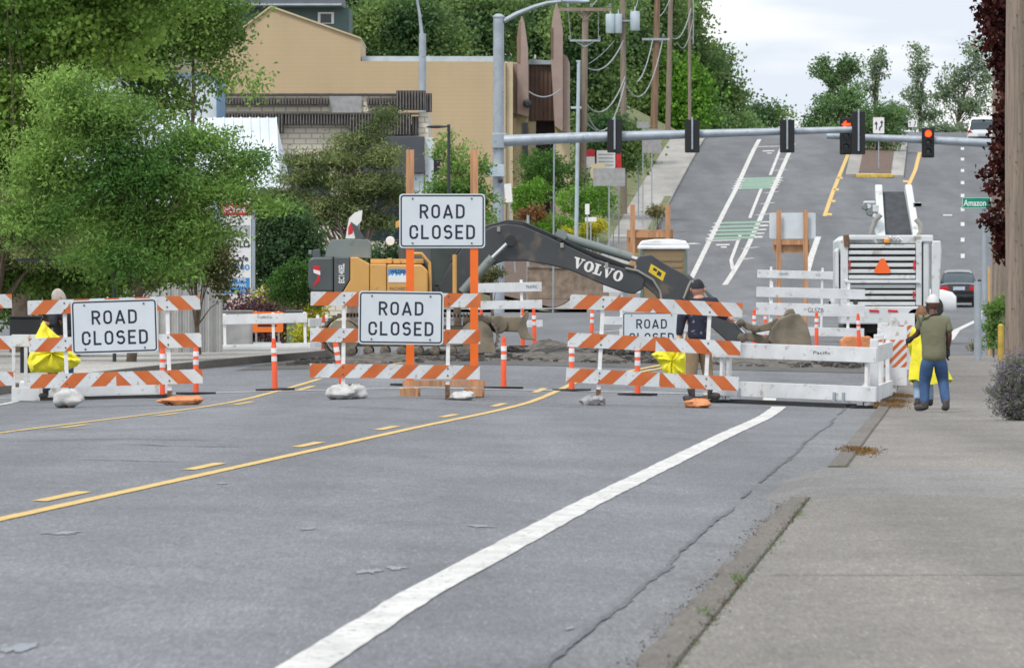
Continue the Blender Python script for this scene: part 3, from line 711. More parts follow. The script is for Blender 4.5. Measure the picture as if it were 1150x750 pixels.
def barricade(label, px, z, roll, mode, rails=(.30,.80,1.42), phs=(0,0,0), sign=None, posts=(-.73,.73), L_=2.44, zoff=0, yaw=0, mids=(None,None,None), group='striped barricades across the closed road', hpost=None):
    x, y, g = at(px, z); t = thing('striped_barricade', label, 'barricade', (x, y, g+zoff), group, (0, R(roll), R(yaw)))
    for i, rz in enumerate(rails):
        m = MB(); m.box(-L_/2, L_/2, -.012, .012, rz, rz+.2)
        stripes(m, -L_/2, L_/2, rz, rz+.2, -.012, mode, phs[i], mid=mids[i])
        for xx in posts:
            for dz in (.05, .15): m.lathe([(.013, -.006), (.013, 0)], 8, 2, (xx, -.013, rz+dz), 'y')
        m.build('rail', ['board_white', 'stripe_orange', 'bolt'], t)
    hp_ = hpost or rails[-1]+.16
    for xx in posts:
        m = MB(); m.box(xx-.028, xx+.028, .014, .07, .03, hp_)
        m.build('post', 'post_white', t, bev=.004)
        m = MB(); m.box(xx-.025, xx+.03, -.55, .62, -.005, .012); m.box(xx-.025, xx-.012, -.55, .62, .0, .06); m.box(xx-.034, xx+.034, -.06, .012, .0, .2)
        m.build('foot', 'rust', t)
    if sign: lettered_sign('sign_panel', 1.22, .76, t, (sign[0], -.02, sign[1]))
    return t
B1 = barricade('orange and white barricade with a ROAD CLOSED sign, leftmost of those with such a sign', 131.5, 127, -1.8, 'v', rails=(.29,.80,1.33), phs=(-.02,.07,.03), sign=(.0,1.13), posts=(-.70,.75))
B2 = barricade('orange and white barricade whose ROAD CLOSED sign stands in front of the wooden posts', 443, 129, .7, '/', rails=(.28,.79,1.31), phs=(-.16,.0,.03), sign=(.08,1.15), posts=(-.74,.76))
B3 = barricade('orange and white barricade without a sign, a man in a dark shirt behind it', 731, 127, 3.0, 'v', rails=(.28,.78,1.32), phs=(.0,.14,.04), posts=(-.75,.76), mids=(.1,.02,-.05))
B0 = barricade('orange and white barricade cut off by the left edge of the photograph', -79, 130, -1.2, 'v', rails=(.30,.82,1.42), phs=(0,.1,.0))
B0.children[2].hide_render = False
# far road closed barricade
x, y, g = at(736, 188); BF = thing('leaning_sign', 'distant ROAD CLOSED sign standing low on the ground behind the signless barricade', 'sign', (x, y, g))
lettered_sign('sign_panel', 1.22, .76, BF, (-.08, -.03, .36))
m = MB(); m.box(-.1, .95, -.012, .012, .33, .53); stripes(m, -.1, .95, .33, .53, -.012, '\\', .05); m.build('rail', ['board_white', 'stripe_orange'], BF)
for xx in (-.5, .62): m = MB(); m.box(xx-.03, xx+.03, .014, .07, 0, .72); m.build('post', 'post_white', BF)

# sign on wooden posts
SX = wx(497, 131); t = thing('post_sign', 'ROAD CLOSED sign raised on two orange painted wooden posts above a barricade', 'sign', (SX, 131, gz(SX,131)+.03))
pp = F/131
for px_ in (460.5, 532.5):
    xx = (px_-497)/pp; m = MB(); zs = (407-3, 283, 170)
    b = 431; zz = lambda py: (447-py)/pp
    m.box(xx-.058, xx+.058, .0, .045, zz(432), zz(280)); m.build('post', 'post_orange', t)
    m = MB(); m.box(xx-.058, xx+.058, .0, .045, zz(280)+.001, zz(170)); m.build('post_top', 'wood', t)
    m = MB(); m.box(xx-.1, xx+.12, -.5, -.42, .0, .13); m.box(xx-.045, xx+.045, -.42, .9, .0, .13); m.box(xx-.15, xx+.15, .045, .13, .002, .12)
    m.build('foot_block', 'wood', t, bev=.004)
m = MB(); m.box(-.58, .62, -.09, -.05, .15, .235); m.build('cross_beam', 'wood', t)
lettered_sign('sign_panel', 1.25, .79, t, (-.005, -.012, (447-250)/pp))

def sandbag(px, py, wpx, hpx, z, m, lab, seed=0, grp='sandbags on the barricade feet', cat='sandbag'):
    p = F/z; x = wx(px, z); w_ = wpx/p/2; h = hpx/p/2*.84; mb = MB()
    mb.blob((0, 0, h*.8), (w_, .22, h*1.05), 0, seed, .2, 28)
    mb.blob((w_*.72 if seed % 2 else -w_*.2, -.02, h*1.15), (w_*.4, .12, h*.75), 0, seed+4, .22, 20)
    o = mb.build('sandbag', m, loc=(x, z, wz(py, z)-.01), smooth=True)
    zg = gz(x, z)+.03; o.location.z = zg if abs(o.location.z-zg) > .03 else o.location.z
    return tag(o, lab, cat, grp)
sandbag(76, 455, 33, 24, 126.6, 'bag_white', 'dirty white sandbag on the left foot of the barricade in front of the bent person', 2)
sandbag(203, 450, 46, 13, 126.6, 'bag_orange', 'flat tan sandbag on the right foot of the left ROAD CLOSED barricade', 3)
sandbag(383, 447, 32, 20, 128.6, 'bag_white', 'white sandbag at the left post of the middle barricade', 4)
sandbag(400, 447, 24, 20, 128.9, 'bag_white', 'rumpled white sandbag just right of the middle barricade left post', 6)
sandbag(519, 449, 26, 13, 128.6, 'bag_white', 'small white sandbag by the right post of the middle barricade', 7)
sandbag(537, 436, 13, 12, 131.3, 'bag_grey', 'little grey sandbag on the wood foot of the raised sign', 9)
sandbag(665, 456, 27, 16, 126.6, 'bag_grey', 'grey sandbag on the left foot of the signless barricade', 5)
sandbag(784, 461, 30, 13, 126.6, 'bag_orange', 'orange sandbag on the right foot of the signless barricade', 8)

def delineator(px, z, lab, h=.8, tilt=0, dz=0, first=[None]):
    if first[0] is None:
        t = thing('delineator_post', lab, 'traffic post', (0,0,0), 'orange delineator posts')
        m = MB(); m.lathe([(.05,.03),(.043,.1),(.04,h*.86),(.036,h*.88)], 16); m.build('tube', 'tube_orange', t, smooth=True)
        m = MB(); m.lathe([(.028,h*.875),(.03,h*.96),(.018,h)], 10); m.prism([(-.035,h*.87),(.035,h*.87),(.025,h),(-.025,h)], -.012, .012); m.build('grip', 'tube_orange', t)
        for k in (.56, .72):
            m = MB(); m.lathe([(.0445,h*k),(.0445,h*k+.075)], 16); m.build('reflective_band', 'band_white', t, smooth=True)
        m = MB(); m.prism([(-.23,-.2),(.23,-.2),(.25,-.1),(.25,.1),(.23,.2),(-.23,.2),(-.25,.1),(-.25,-.1)], 0, .035, axis='z'); m.build('rubber_base', 'rubber', t, bev=.006)
        first[0] = t; c = t
    else: c = copy_tree(first[0])
    c.location = at(px, z, dz); c.rotation_euler = (0, R(tilt), R(px*37 % 60)); c['label'] = lab; return c
delineator(309, 137.5, 'orange post with black base on open asphalt between the two left barricades', tilt=-2)
delineator(565.5, 137.5, 'orange post with black base standing alone between the middle and right barricades', tilt=.5)
delineator(182.5, 134, 'orange post just left of the right post of the left ROAD CLOSED barricade')
delineator(220, 136, 'orange post half hidden by the right end of the left ROAD CLOSED barricade')
delineator(385, 137.5, 'tilted orange post behind the left part of the middle barricade', tilt=-10)
delineator(460, 139, 'orange post hidden behind the left orange painted wooden post')
delineator(642, 137, 'orange post behind the left end of the signless barricade')
delineator(716, 135, 'orange post behind the centre of the signless barricade')
delineator(797, 134, 'orange post beside the khaki trousers of the man behind the signless barricade')
for px_, z_, lb in ((541, 196, 'small far orange post under the white barrier by the excavator'), (587, 186, 'far orange post touching the dozer blade'),
                    (600.5, 186, 'far orange post just right of the dozer blade'), (664, 193, 'far orange post behind the left part of the signless barricade'),
                    (708, 196, 'far orange post at the left edge of the distant ROAD CLOSED sign'), (859, 222, 'farthest orange post, behind the bucket and between white barriers'),
                    (847, 200, 'far orange post left of the digger bucket'), (917, 194, 'far orange post just right of the digger bucket'),
                    (965, 190, 'far orange post before the white milling machine'), (363, 175, 'orange post behind the left white barrier near the yellow green shrub')):
    delineator(px_, z_, lb, tilt=(px_ % 5)-2)
# ================================================================== white plank barriers
def plank_barrier(label, px0, z0, px1, z1, boards, posts, h, marks=None, ends=True, group='white plank barriers', orange=None, drop=0):
    """boards: list of (z low, z high); posts: fractions along"""
    x0, x1 = wx(px0, z0), wx(px1, z1); cx, cy = (x0+x1)/2, (z0+z1)/2; L_ = math.hypot(x1-x0, z1-z0); ang = math.atan2(z1-z0, x1-x0)
    g0, g1 = gz(x0, z0)+.03, gz(x1, z1)+.03; pitch = -math.atan2(g1-g0, L_)
    t = thing('plank_barrier', label, 'barrier', (cx, cy, (g0+g1)/2-drop), group, (0, pitch, ang))
    for i, (a, b) in enumerate(boards):
        m = MB(); m.box(-L_/2, L_/2, -.02, .02, a, b)
        if orange and i in orange: stripes(m, -L_/2, L_/2, a, b, -.02, '/', .1)
        m.build('board', ['plastic_white', 'stripe_orange'], t, bev=.006)
    for f in posts:
        x = (f-.5)*L_; m = MB(); m.box(x-.03, x+.03, .022, .08, .02, h); m.build('post', 'post_white', t, bev=.005)
        m = MB(); m.box(x-.04, x+.04, -.24, .3, -.01, .045); m.build('foot', 'rubber', t)
    if marks:
        for (s, fx, z, w_, h_) in marks:
            text_mb(s, w_, h_, (fx-.5)*L_, z, -.0205, 0, .002).build('stencil', 'dark_metal', t)
    return t
# near right, continues from the signless barricade to the pavement
t = plank_barrier('long white barrier between the signless barricade and the pavement', 797, 131.5, 984, 129, [(.10,.32),(.66,.88)], (.06,.1,.93), .86, [('Pacific', .68, .78, .35, .045)])
for xx in (.86, 1.05, -1.1):
    m = MB(); m.box(xx, xx+.05, -.04, -.022, .08, .22); m.build('bracket', 'galv', t)
m = MB(); m.box(-1.2, 1.2, -.1, .12, -.01, .06); m.build('rubber_skid', 'rubber', t)
t = plank_barrier('long white barrier running behind the leftmost ROAD CLOSED barricade', 22, 134, 192, 134, [(.06,.28)], (.02,.98), .3)
m = MB(); m.box(-1.1, 1.1, -.08, .1, -.01, .05); m.build('rubber_skid', 'rubber', t)
def end_frame(label, px, z, w_, h, yaw=0):
    t = thing('plastic_barrier', label, 'barrier', at(px, z), 'white plastic barrier frames', (0, 0, R(yaw)))
    m = MB(); m.box(-w_/2, w_/2, -.03, .03, h-.18, h); m.build('board', 'plastic_white', t, bev=.006)
    m = MB(); m.box(-w_/2, w_/2, -.03, .03, .02, .22); m.build('board', 'plastic_white', t, bev=.006)
    for x in (-w_/2+.03, 0, w_/2-.03):
        m = MB(); m.box(x-.025, x+.025, -.022, .028, .2, h-.16); m.build('post', 'plastic_white', t)
    return t
end_frame('upright white plastic frame beside the black mailbox', 29, 133, .42, 1.0)
# chain of barriers along the kerb, seen end on
kx = lambda v, u=-1.45: (uv(u, v)*F/v)+575
chain = [(129.5, 134.5, 'white barrier end on at the kerb, nearest of the row beside the pavement'), (135, 140, 'white barrier end on at the kerb, second of the row beside the pavement'),
         (141, 146, 'white barrier end on at the kerb, third of the row beside the pavement'), (147, 153, 'white barrier end on at the kerb, farthest of the row beside the pavement')]
for i, (a, b, lb) in enumerate(chain):
    t = plank_barrier(lb, kx(a, -1.25), a, kx(b, -1.05-.1*i), b, [(.10,.32),(.66,.9)], (.03,.5,.97), .92, orange=(0,1) if i % 2 else ())
    for e in (-.46,):
        m = MB(); L_ = math.hypot(b-a, .25); m.box(-L_/2-.03, -L_/2+.03, -.05-.03*(i%3), .07, .1, 1.0); m.build('end_panel', 'plastic_white', t, bev=.01)
        if i in (1, 3):
            m = MB(); m.M = Matrix.Translation((-L_/2-.035, 0, 0)) @ Matrix.Rotation(R(90), 4, 'Z') @ Matrix.Identity(4); 
            m.M = Matrix.Translation((-L_/2-.034, 0, .62)) @ Matrix.Rotation(R(-90), 4, 'Z'); stripes(m, -.10, .10, 0, .3, 0, '/', .02, .05, mi=0); m.build('striped_end', 'stripe_orange', t)
for i, (px_, z_, h_) in enumerate(((1004, 137.6, 1.08), (1014, 150, 1.12))):
    t = thing('striped_barrier', ['narrow striped panel standing in the kerbside barrier row', 'faded striped panel at the far end of the kerbside barrier row'][i], 'barrier panel', at(px_, z_), 'striped panels of the barrier row', (0,0,R(-12)))
    m = MB(); m.box(-.2, .2, -.015, .015, .18, h_); stripes(m, -.2, .2, h_-.62, h_-.2, -.015, '/', .02, .07); m.build('panel', ['plastic_white', 'stripe_orange'], t, bev=.005)
    m = MB(); m.box(-.03, .03, .016, .05, 0, h_-.1); m.build('post', 'post_white', t); m = MB(); m.box(-.2, .2, -.2, .2, 0, .05); m.build('foot', 'rubber', t)
sandbag(979, 432, 26, 34, 133, 'bag_white', 'white plastic sandbag hanging at the kerb end of the long right barrier', 12)
for i, (px_, py_, z_) in enumerate(((990, 396, 137), (996, 402, 141), (1000, 374, 146), (1003, 366, 150))):
    p = F/z_; mb = MB(); mb.blob((0,0,0), (.09,.12,.13), 0, i+20, .3, 14)
    tag(mb.build('plastic_bag', 'bag_white', loc=(wx(px_, z_), z_-.22, wz(py_, z_)), smooth=True), ['crumpled white plastic wrapped on the nearest kerbside barrier top', 'crumpled white plastic lower on the second kerbside barrier', 'crumpled white plastic on the third kerbside barrier top', 'crumpled white plastic on the farthest kerbside barrier top'][i], 'plastic bag', 'crumpled plastic on the kerbside barriers')
for i, (u, v, w_) in enumerate(((-1.02, 127.2, .13), (-.98, 131, .16), (-.92, 135, .15), (-.98, 87, .1))):
    rn = np.random.default_rng(i); pts = np.stack([uv(u, v)+rn.normal(0, w_*.75, 260), v+rn.normal(0, 1.3 if i < 3 else 1.0, 260), np.full(260, P(v)-.005)], 1)
    o = leaves_mesh('straw', pts.tolist(), 6, .025, .028, 'straw', None, i, .25, .3)
    tag(o, ['dry brown straw on the kerb at the corner of the long right barrier', 'dry brown straw at the foot of the kerbside barrier row', 'dry brown straw farther along the kerbside barriers', 'lone tuft of brown straw on the kerb before the barriers'][i], 'straw', kind='stuff')
for i, (u, v) in enumerate(((-1.16, 41), (-1.16, 46.5), (-1.02, 78.9), (-1.11, 61))):
    rn = np.random.default_rng(50+i); n = (70, 80, 40, 30)[i]
    pts = np.stack([uv(u, v)+rn.normal(0, .015, n), v+rn.normal(0, .5, n), np.full(n, P(v)-.015)], 1)
    o = leaves_mesh('grass_tuft', pts.tolist(), 3, .008, .022, 'grass_l', None, i, .5, .16); tag(o, ['small green grass growing in the kerb crack nearest the viewer', 'green grass tuft in the kerb crack just past the nearest', 'green weed at the driveway edge', 'thin weed in the kerb crack short of the driveway'][i], 'grass', kind='stuff')

# other white barriers round the works
plank_barrier('white barrier in front of the DETOUR sign, on the left corner', 250, 183, 346, 183, [(.12,.22),(.63,.83)], (.03,.6,.97), .85, [('TrafficCo', .5, .76, .3, .05)])
plank_barrier('short white barrier turned away beside the excavator tail', 347, 181, 372, 184, [(.12,.24),(.55,.72)], (.5,.9), .78)
plank_barrier('white barrier with three boards between boom and dozer blade', 528, 192, 610, 192, [(.38,.53),(.78,.96),(1.14,1.34)], (.72,), 1.4, [('TRAFFIC', .86, 1.24, .26, .07)])
plank_barrier('white barrier seen under the lettered boom', 676, 196, 718, 196, [(.40,.58),(1.1,1.28)], (.5,), 1.3)
plank_barrier('front white three board barrier behind the bucket', 848, 196, 970, 196, [(.26,.45),(.69,.96),(1.08,1.30)], (.14,.85), 1.42, [('GLSZB', .55, .82, .34, .1)])
plank_barrier('rear white barrier before the far sign with wooden posts', 849, 236, 934, 236, [(1.45,1.66)], (.18,.86), 1.75, [('TRAFFIC', .35, 1.56, .26, .06), ('CO', .8, 1.56, .12, .06)])
tag(MB().prism([(0,0),(.7,0),(.72,.22),(.6,.3),(.1,.3),(-.02,.2)], -.3, .3).build('orange_crate', 'bag_orange', loc=at(944, 192), bev=.03), 'low orange plastic crate beneath the milling machine', 'crate')

# ================================================================== people
def skin(name, joints, edges, mats, parent, sub=2, root=0, face=None, extra=None):
    me = bpy.data.meshes.new(name); me.from_pydata([j[:3] for j in joints], edges, []); ob = bpy.data.objects.new(name, me); COL.objects.link(ob)
    ob.modifiers.new('s', 'SKIN')
    if not me.skin_vertices: 
        bm = bmesh.new(); bm.from_mesh(me); bm.verts.layers.skin.verify(); bm.to_mesh(me); bm.free()
    for i, j in enumerate(joints):
        sv = me.skin_vertices[0].data[i]; sv.radius = (j[3], j[4] if len(j) > 4 else j[3]); sv.use_root = (i == root)
    s = ob.modifiers.new('u', 'SUBSURF'); s.levels = sub; s.render_levels = sub
    dg = bpy.context.evaluated_depsgraph_get(); dg.update(); m2 = bpy.data.meshes.new_from_object(ob.evaluated_get(dg)); bpy.data.objects.remove(ob)
    m2.name = name
    for m in (mats if isinstance(mats, list) else [mats]): m2.materials.append(MATS[m])
    if extra:
        bm = bmesh.new(); bm.from_mesh(m2)
        for e in extra:
            tmp = bpy.data.meshes.new('x'); tmp.from_pydata(e.v, [], e.f); bm.from_mesh(tmp); bpy.data.meshes.remove(tmp)
        bm.to_mesh(m2); bm.free()
    m2.polygons.foreach_set('use_smooth', [True]*len(m2.polygons))
    o = bpy.data.objects.new(name, m2); COL.objects.link(o)
    if parent: o.parent = parent
    return o
def lerp(a, b, t): return tuple(a[i]+(b[i]-a[i])*t for i in range(3))
def hand_mb(w, dirn, side, grip=.5, s=1.0):
    """palm and five curled fingers leaving wrist w towards dirn"""
    d = Vector(dirn).normalized(); sd_ = Vector(side).normalized(); n = d.cross(sd_).normalized(); m = MB(); w = Vector(w)
    m.tube([w-d*.02*s, w+d*.03*s, w+d*.075*s, w+d*.095*s], [.022*s, .031*s, .034*s, .02*s], 8)
    for k, (o, ln) in enumerate(((-.027,.062),(-.009,.075),(.009,.07),(.026,.055))):
        b = w+d*.085*s+sd_*o*s; p = b+(d*.9+n*grip*.5)*ln*.5*s; q = p+(d*(.5-grip*.3)+n*grip)*ln*.45*s
        m.tube([b-d*.012*s, b, p, q], [.008*s, .0095*s, .0085*s, .006*s], 6)
    b = w+d*.03*s-sd_*.028*s; m.tube([b, b+(d*.5-sd_*.8)*.03*s, b+(d*.9-sd_*.7+n*grip*.4)*.055*s], [.012*s, .011*s, .008*s], 6)
    return m
def head_mb(c, face, r=.1, s=1.0, tilt=0):
    """egg shaped head with nose, brow, chin, ears"""
    f = Vector(face).normalized(); up = Vector((0,0,1)); up = (up+f*tilt).normalized(); sd_ = f.cross(up).normalized(); f = up.cross(sd_)
    m = MB(); vs = []; n = 20; rows = 16; c = Vector(c)
    for i in range(rows+1):
        t = math.pi*i/rows
        for k in range(n):
            a = 2*math.pi*k/n; x = math.sin(t)*math.sin(a)*.076; y = math.sin(t)*math.cos(a)*.096; z = math.cos(t)*.118
            if z < 0: x *= 1+z*2.6; y = y*(1+z*1.2)+(-z*.18 if math.cos(a) > 0 else z*-.05)
            ca = math.cos(a)
            if ca > .93 and -.035 < z < .02: y += .022*(1-abs(z+.015)/.05)
            if ca > .8 and .012 < z < .05: y += .004
            if .55 < ca < .9 and -.005 < z < .025: y -= .006
            if ca > .85 and -.075 < z < -.05: y += .005
            vs.append(tuple(c+(sd_*x+f*y+up*z)*s))
    m.add(vs, [(i*n+k, (i+1)*n+k, (i+1)*n+(k+1)%n, i*n+(k+1)%n) for i in range(rows) for k in range(n)])
    for sg in (-1, 1):
        e = c+(sd_*sg*.076-up*.008)*s
        m.tube([tuple(e+up*.03*s), tuple(e+(sd_*sg*.014+up*.02-f*.01)*s), tuple(e+(sd_*sg*.012-up*.012-f*.006)*s), tuple(e-up*.028*s)], [.005*s, .009*s, .009*s, .005*s], 6)
    return m
def person(lab, origin, J, face, skinm, shirt, trousers, bootm, hair=None, cap=None, sleeve='short', gloves=False, sh_w=.19, group=None, hs=1.0, yaw=0):
    """J: dict of joints in metres relative to origin"""
    t = thing('person', lab, 'person', origin, group); s = hs
    pel = J['pelvis']; che = J['chest']; nk = J['neck']; hd = J['head']
    js = [(*pel, .118*s, .085*s), (*lerp(pel, che, .45), .115*s, .085*s), (*che, .15*s, .105*s), (*nk, .055*s, .055*s), (*lerp(nk, hd, .7), .052*s, .055*s)]; ed = [(0,1),(1,2),(2,3),(3,4)]
    def add(p, r, frm): js.append((*p, r*s, r*s)); ed.append((frm, len(js)-1)); return len(js)-1
    parts = []
    for sd_ in 'LR':
        a = add(J['sh'+sd_], .052, 2); b = add(lerp(J['sh'+sd_], J['el'+sd_], .5), .05, a); b = add(J['el'+sd_], .041, b); b = add(lerp(J['el'+sd_], J['ha'+sd_], .4), .038, b); add(J['ha'+sd_], .025, b)
        a = add(J['hip'+sd_], .088, 0); b = add(lerp(J['hip'+sd_], J['kn'+sd_], .5), .075, a); b = add(J['kn'+sd_], .055, b); b = add(lerp(J['kn'+sd_], J['an'+sd_], .35), .055, b); b = add(J['an'+sd_], .038, b); add(lerp(J['an'+sd_], J['toe'+sd_], .3), .026, b)
    ext = [head_mb(hd, face, s=s, tilt=J.get('tilt', 0))]
    for sd_, sg in (('L', -1), ('R', 1)):
        d = Vector(J['ha'+sd_])-Vector(J['el'+sd_]); side = Vector((0,1,0)) if abs(d.normalized().y) < .8 else Vector((1,0,0))
        ext.append(hand_mb(J['ha'+sd_], d, side, .6, s))
    body = skin('body', js, ed, skinm, t, 2, 0, extra=ext)
    # shirt
    k = 1.16; sj = [(*lerp(pel, che, -.25), .150*s*k, .12*s*k), (*lerp(pel, che, .15), .148*s*k, .118*s*k), (*lerp(pel, che, .45), .142*s*k, .105*s*k), (*che, .150*s*k, .112*s*k), (*lerp(che, nk, .5), .150*s, .11*s), (*lerp(che, nk, .92), .078*s, .078*s)]; se = [(0,1),(1,2),(2,3),(3,4),(4,5)]
    for sd_ in 'LR':
        def ad(p, r, f): sj.append((*p, r*s, r*s)); se.append((f, len(sj)-1)); return len(sj)-1
        a = ad(J['sh'+sd_], .086, 3); b = ad(lerp(J['sh'+sd_], J['el'+sd_], .5), .072, a); b = ad(lerp(J['sh'+sd_], J['el'+sd_], .8), .069, b)
        if sleeve == 'long': b = ad(J['el'+sd_], .06, b); b = ad(lerp(J['el'+sd_], J['ha'+sd_], .5), .052, b); ad(lerp(J['el'+sd_], J['ha'+sd_], .93), .04, b)
    skin('shirt', sj, se, shirt, t, 2, 0)
    tj = [(*pel, .152*s, .122*s), (*lerp(pel, che, .3), .148*s, .112*s)]; te = [(0,1)]
    for sd_ in 'LR':
        def ad2(p, r, f): tj.append((*p, r*s, r*s)); te.append((f, len(tj)-1)); return len(tj)-1
        a = ad2(J['hip'+sd_], .112, 0); b = ad2(lerp(J['hip'+sd_], J['kn'+sd_], .5), .1, a); b = ad2(J['kn'+sd_], .078, b); b = ad2(lerp(J['kn'+sd_], J['an'+sd_], .4), .07, b); b = ad2(lerp(J['kn'+sd_], J['an'+sd_], 1.02), .060, b)
    skin('trousers', tj, te, trousers, t, 2, 0)
    for sd_ in 'LR':
        a = Vector(J['an'+sd_]); toe = Vector(J['toe'+sd_]); d = toe-a; d.z = 0; d.normalize(); sole = toe.z-.035*s
        bj = [(*(a+Vector((0,0,.07*s))), .052*s, .052*s), (*a, .05*s, .05*s), (a.x-d.x*.025, a.y-d.y*.025, sole+.045*s, .048*s, .045*s), (a.x+d.x*.08*s, a.y+d.y*.08*s, sole+.045*s, .05*s, .042*s), (toe.x+d.x*.04*s, toe.y+d.y*.04*s, sole+.036*s, .046*s, .032*s)]
        skin('boot', bj, [(0,1),(1,2),(2,3),(3,4)], bootm, t, 2, 0)
    if gloves:
        for sd_ in 'LR':
            d = Vector(J['ha'+sd_])-Vector(J['el'+sd_]); side = Vector((0,1,0)) if abs(d.normalized().y) < .8 else Vector((1,0,0))
            g = hand_mb(Vector(J['ha'+sd_])-d.normalized()*.01, d, side, .6, s*1.16); g.build('glove', 'glove', t, smooth=True)
    f = Vector(face).normalized(); up = (Vector((0,0,1))+f*J.get('tilt', 0)).normalized(); sd_ = f.cross(up).normalized(); f = up.cross(sd_); c = Vector(hd)
    def cap_part(name, m_, zlow, grow, brim):
        m = MB(); vs = []; n = 20; rows = 8; tmax = math.acos(max(-1, min(1, zlow/.118)))
        for i in range(rows+1):
            tt = tmax*i/rows
            for k in range(n):
                a = 2*math.pi*k/n; back = 1 if (math.cos(a) < 0) else 0
                z = math.cos(tt*(1+(.14*back if not brim else .04)))*.118
                vs.append(tuple(c+(sd_*math.sin(tt)*math.sin(a)*.076*grow+f*math.sin(tt)*math.cos(a)*.096*grow+up*z*grow*(.99 if brim else 1))*s))
        m.add(vs, [(i*n+k, (i+1)*n+k, (i+1)*n+(k+1)%n, i*n+(k+1)%n) for i in range(rows) for k in range(n)])
        if brim:
            q = c+up*zlow*s; vs = []
            for k in range(9):
                a = R(-62+124*k/8); vs.append(tuple(q+(sd_*math.sin(a)*.085+f*math.cos(a)*.10)*s)); vs.append(tuple(q+(sd_*math.sin(a)*.085+f*(math.cos(a)*.17+.01)-up*.012)*s))
            vs += [tuple(Vector(v)+up*.006) for v in vs]
            fs = [(2*i, 2*i+1, 2*i+3, 2*i+2) for i in range(8)]+[(2*i+18, 2*i+20, 2*i+21, 2*i+19) for i in range(8)]+[(2*i+1, 2*i+19, 2*i+21, 2*i+3) for i in range(8)]
            m.add(vs, fs)
        m.build(name, m_, t, smooth=True)
    if hair: cap_part('hair', hair, -.045, 1.12, False)
    if cap: cap_part('cap', cap, .022, 1.09, True)
    return t
def jt(px0, py0, z):
    p = F/z
    return lambda px, py, y=0: ((px-px0)/p, y, (py0-py)/p)
# worker on the pavement, from behind
z = 121; j = jt(1048, 462, z); g = at(1048, z)
J = dict(pelvis=j(1049,401), chest=j(1049,369,.02), neck=j(1048,352,.05), head=j(1048,341.5,.08), shL=j(1035,360,.03), shR=j(1063,360,.03), elL=j(1032,374,.08), haL=j(1024.5,380,.2),
         elR=j(1066,378,.0), haR=j(1064.5,393,.08), hipL=j(1042.5,403), hipR=j(1055,403), knL=j(1038.5,430,.10), anL=j(1038.5,455,.0), toeL=j(1030,458.5,.06), knR=j(1059.5,427,.12), anR=j(1062,454,-.1), toeR=j(1061,458.8,-.02), tilt=0)
gg = RZ(wx(1048, z), z, .08)
person('man in olive T-shirt, blue jeans and pale cap seen from behind on the pavement', (wx(1048,z), z, gg), J, (-.35,1,-.12), 'skin_dark', 'olive_cloth', 'denim', 'boot', cap='cap_white', gloves=True, hs=1.06)
# companion in a long yellow coat just ahead
z = 124; j = jt(1036, 452, z)
J = dict(pelvis=j(1037,398), chest=j(1037,372,.02), neck=j(1036,357,.03), head=j(1035,346,.06), shL=j(1027,365,.02), shR=j(1047,365,.02), elL=j(1024,382,.06), haL=j(1026,394,.2),
         elR=j(1051,380,.1), haR=j(1061,372,.25), hipL=j(1032.5,400), hipR=j(1042,400), knL=j(1031,424,.06), anL=j(1030.5,443,.0), toeL=j(1029.5,447.5,.1), knR=j(1043,423,.08), anR=j(1045,443,.1), toeR=j(1045,447,.2))
pg = RZ(wx(1036, z), z, .08)
pc = person('person in a long yellow coat mostly hidden by the man in the olive T-shirt', (wx(1036,z), z, pg), J, (-.3,1,0), 'skin_light', 'yellow_cloth', 'denim_light', 'boot', hair='hair', sleeve='long', hs=.92)
m = MB(); n = 22; vs = []; rows = 9
for i in range(rows+1):
    k = i/rows
    for a_ in range(n):
        a = 2*math.pi*a_/n; rx = .16+.09*k+.045*k*math.sin(7*a+1+2*k); ry = .13+.08*k+.04*k*math.sin(6*a)
        c_ = j(1037+6*k, 372+50*k+3*math.sin(3*a)*k)
        vs.append((c_[0]+rx*math.cos(a)+.06*k*max(0, math.cos(a)), .02+ry*math.sin(a), c_[2]))
m.add(vs, [(i*n+k, (i+1)*n+k, (i+1)*n+(k+1)%n, i*n+(k+1)%n) for i in range(rows) for k in range(n)]); m.build('coat', 'yellow_cloth', pc, smooth=True)
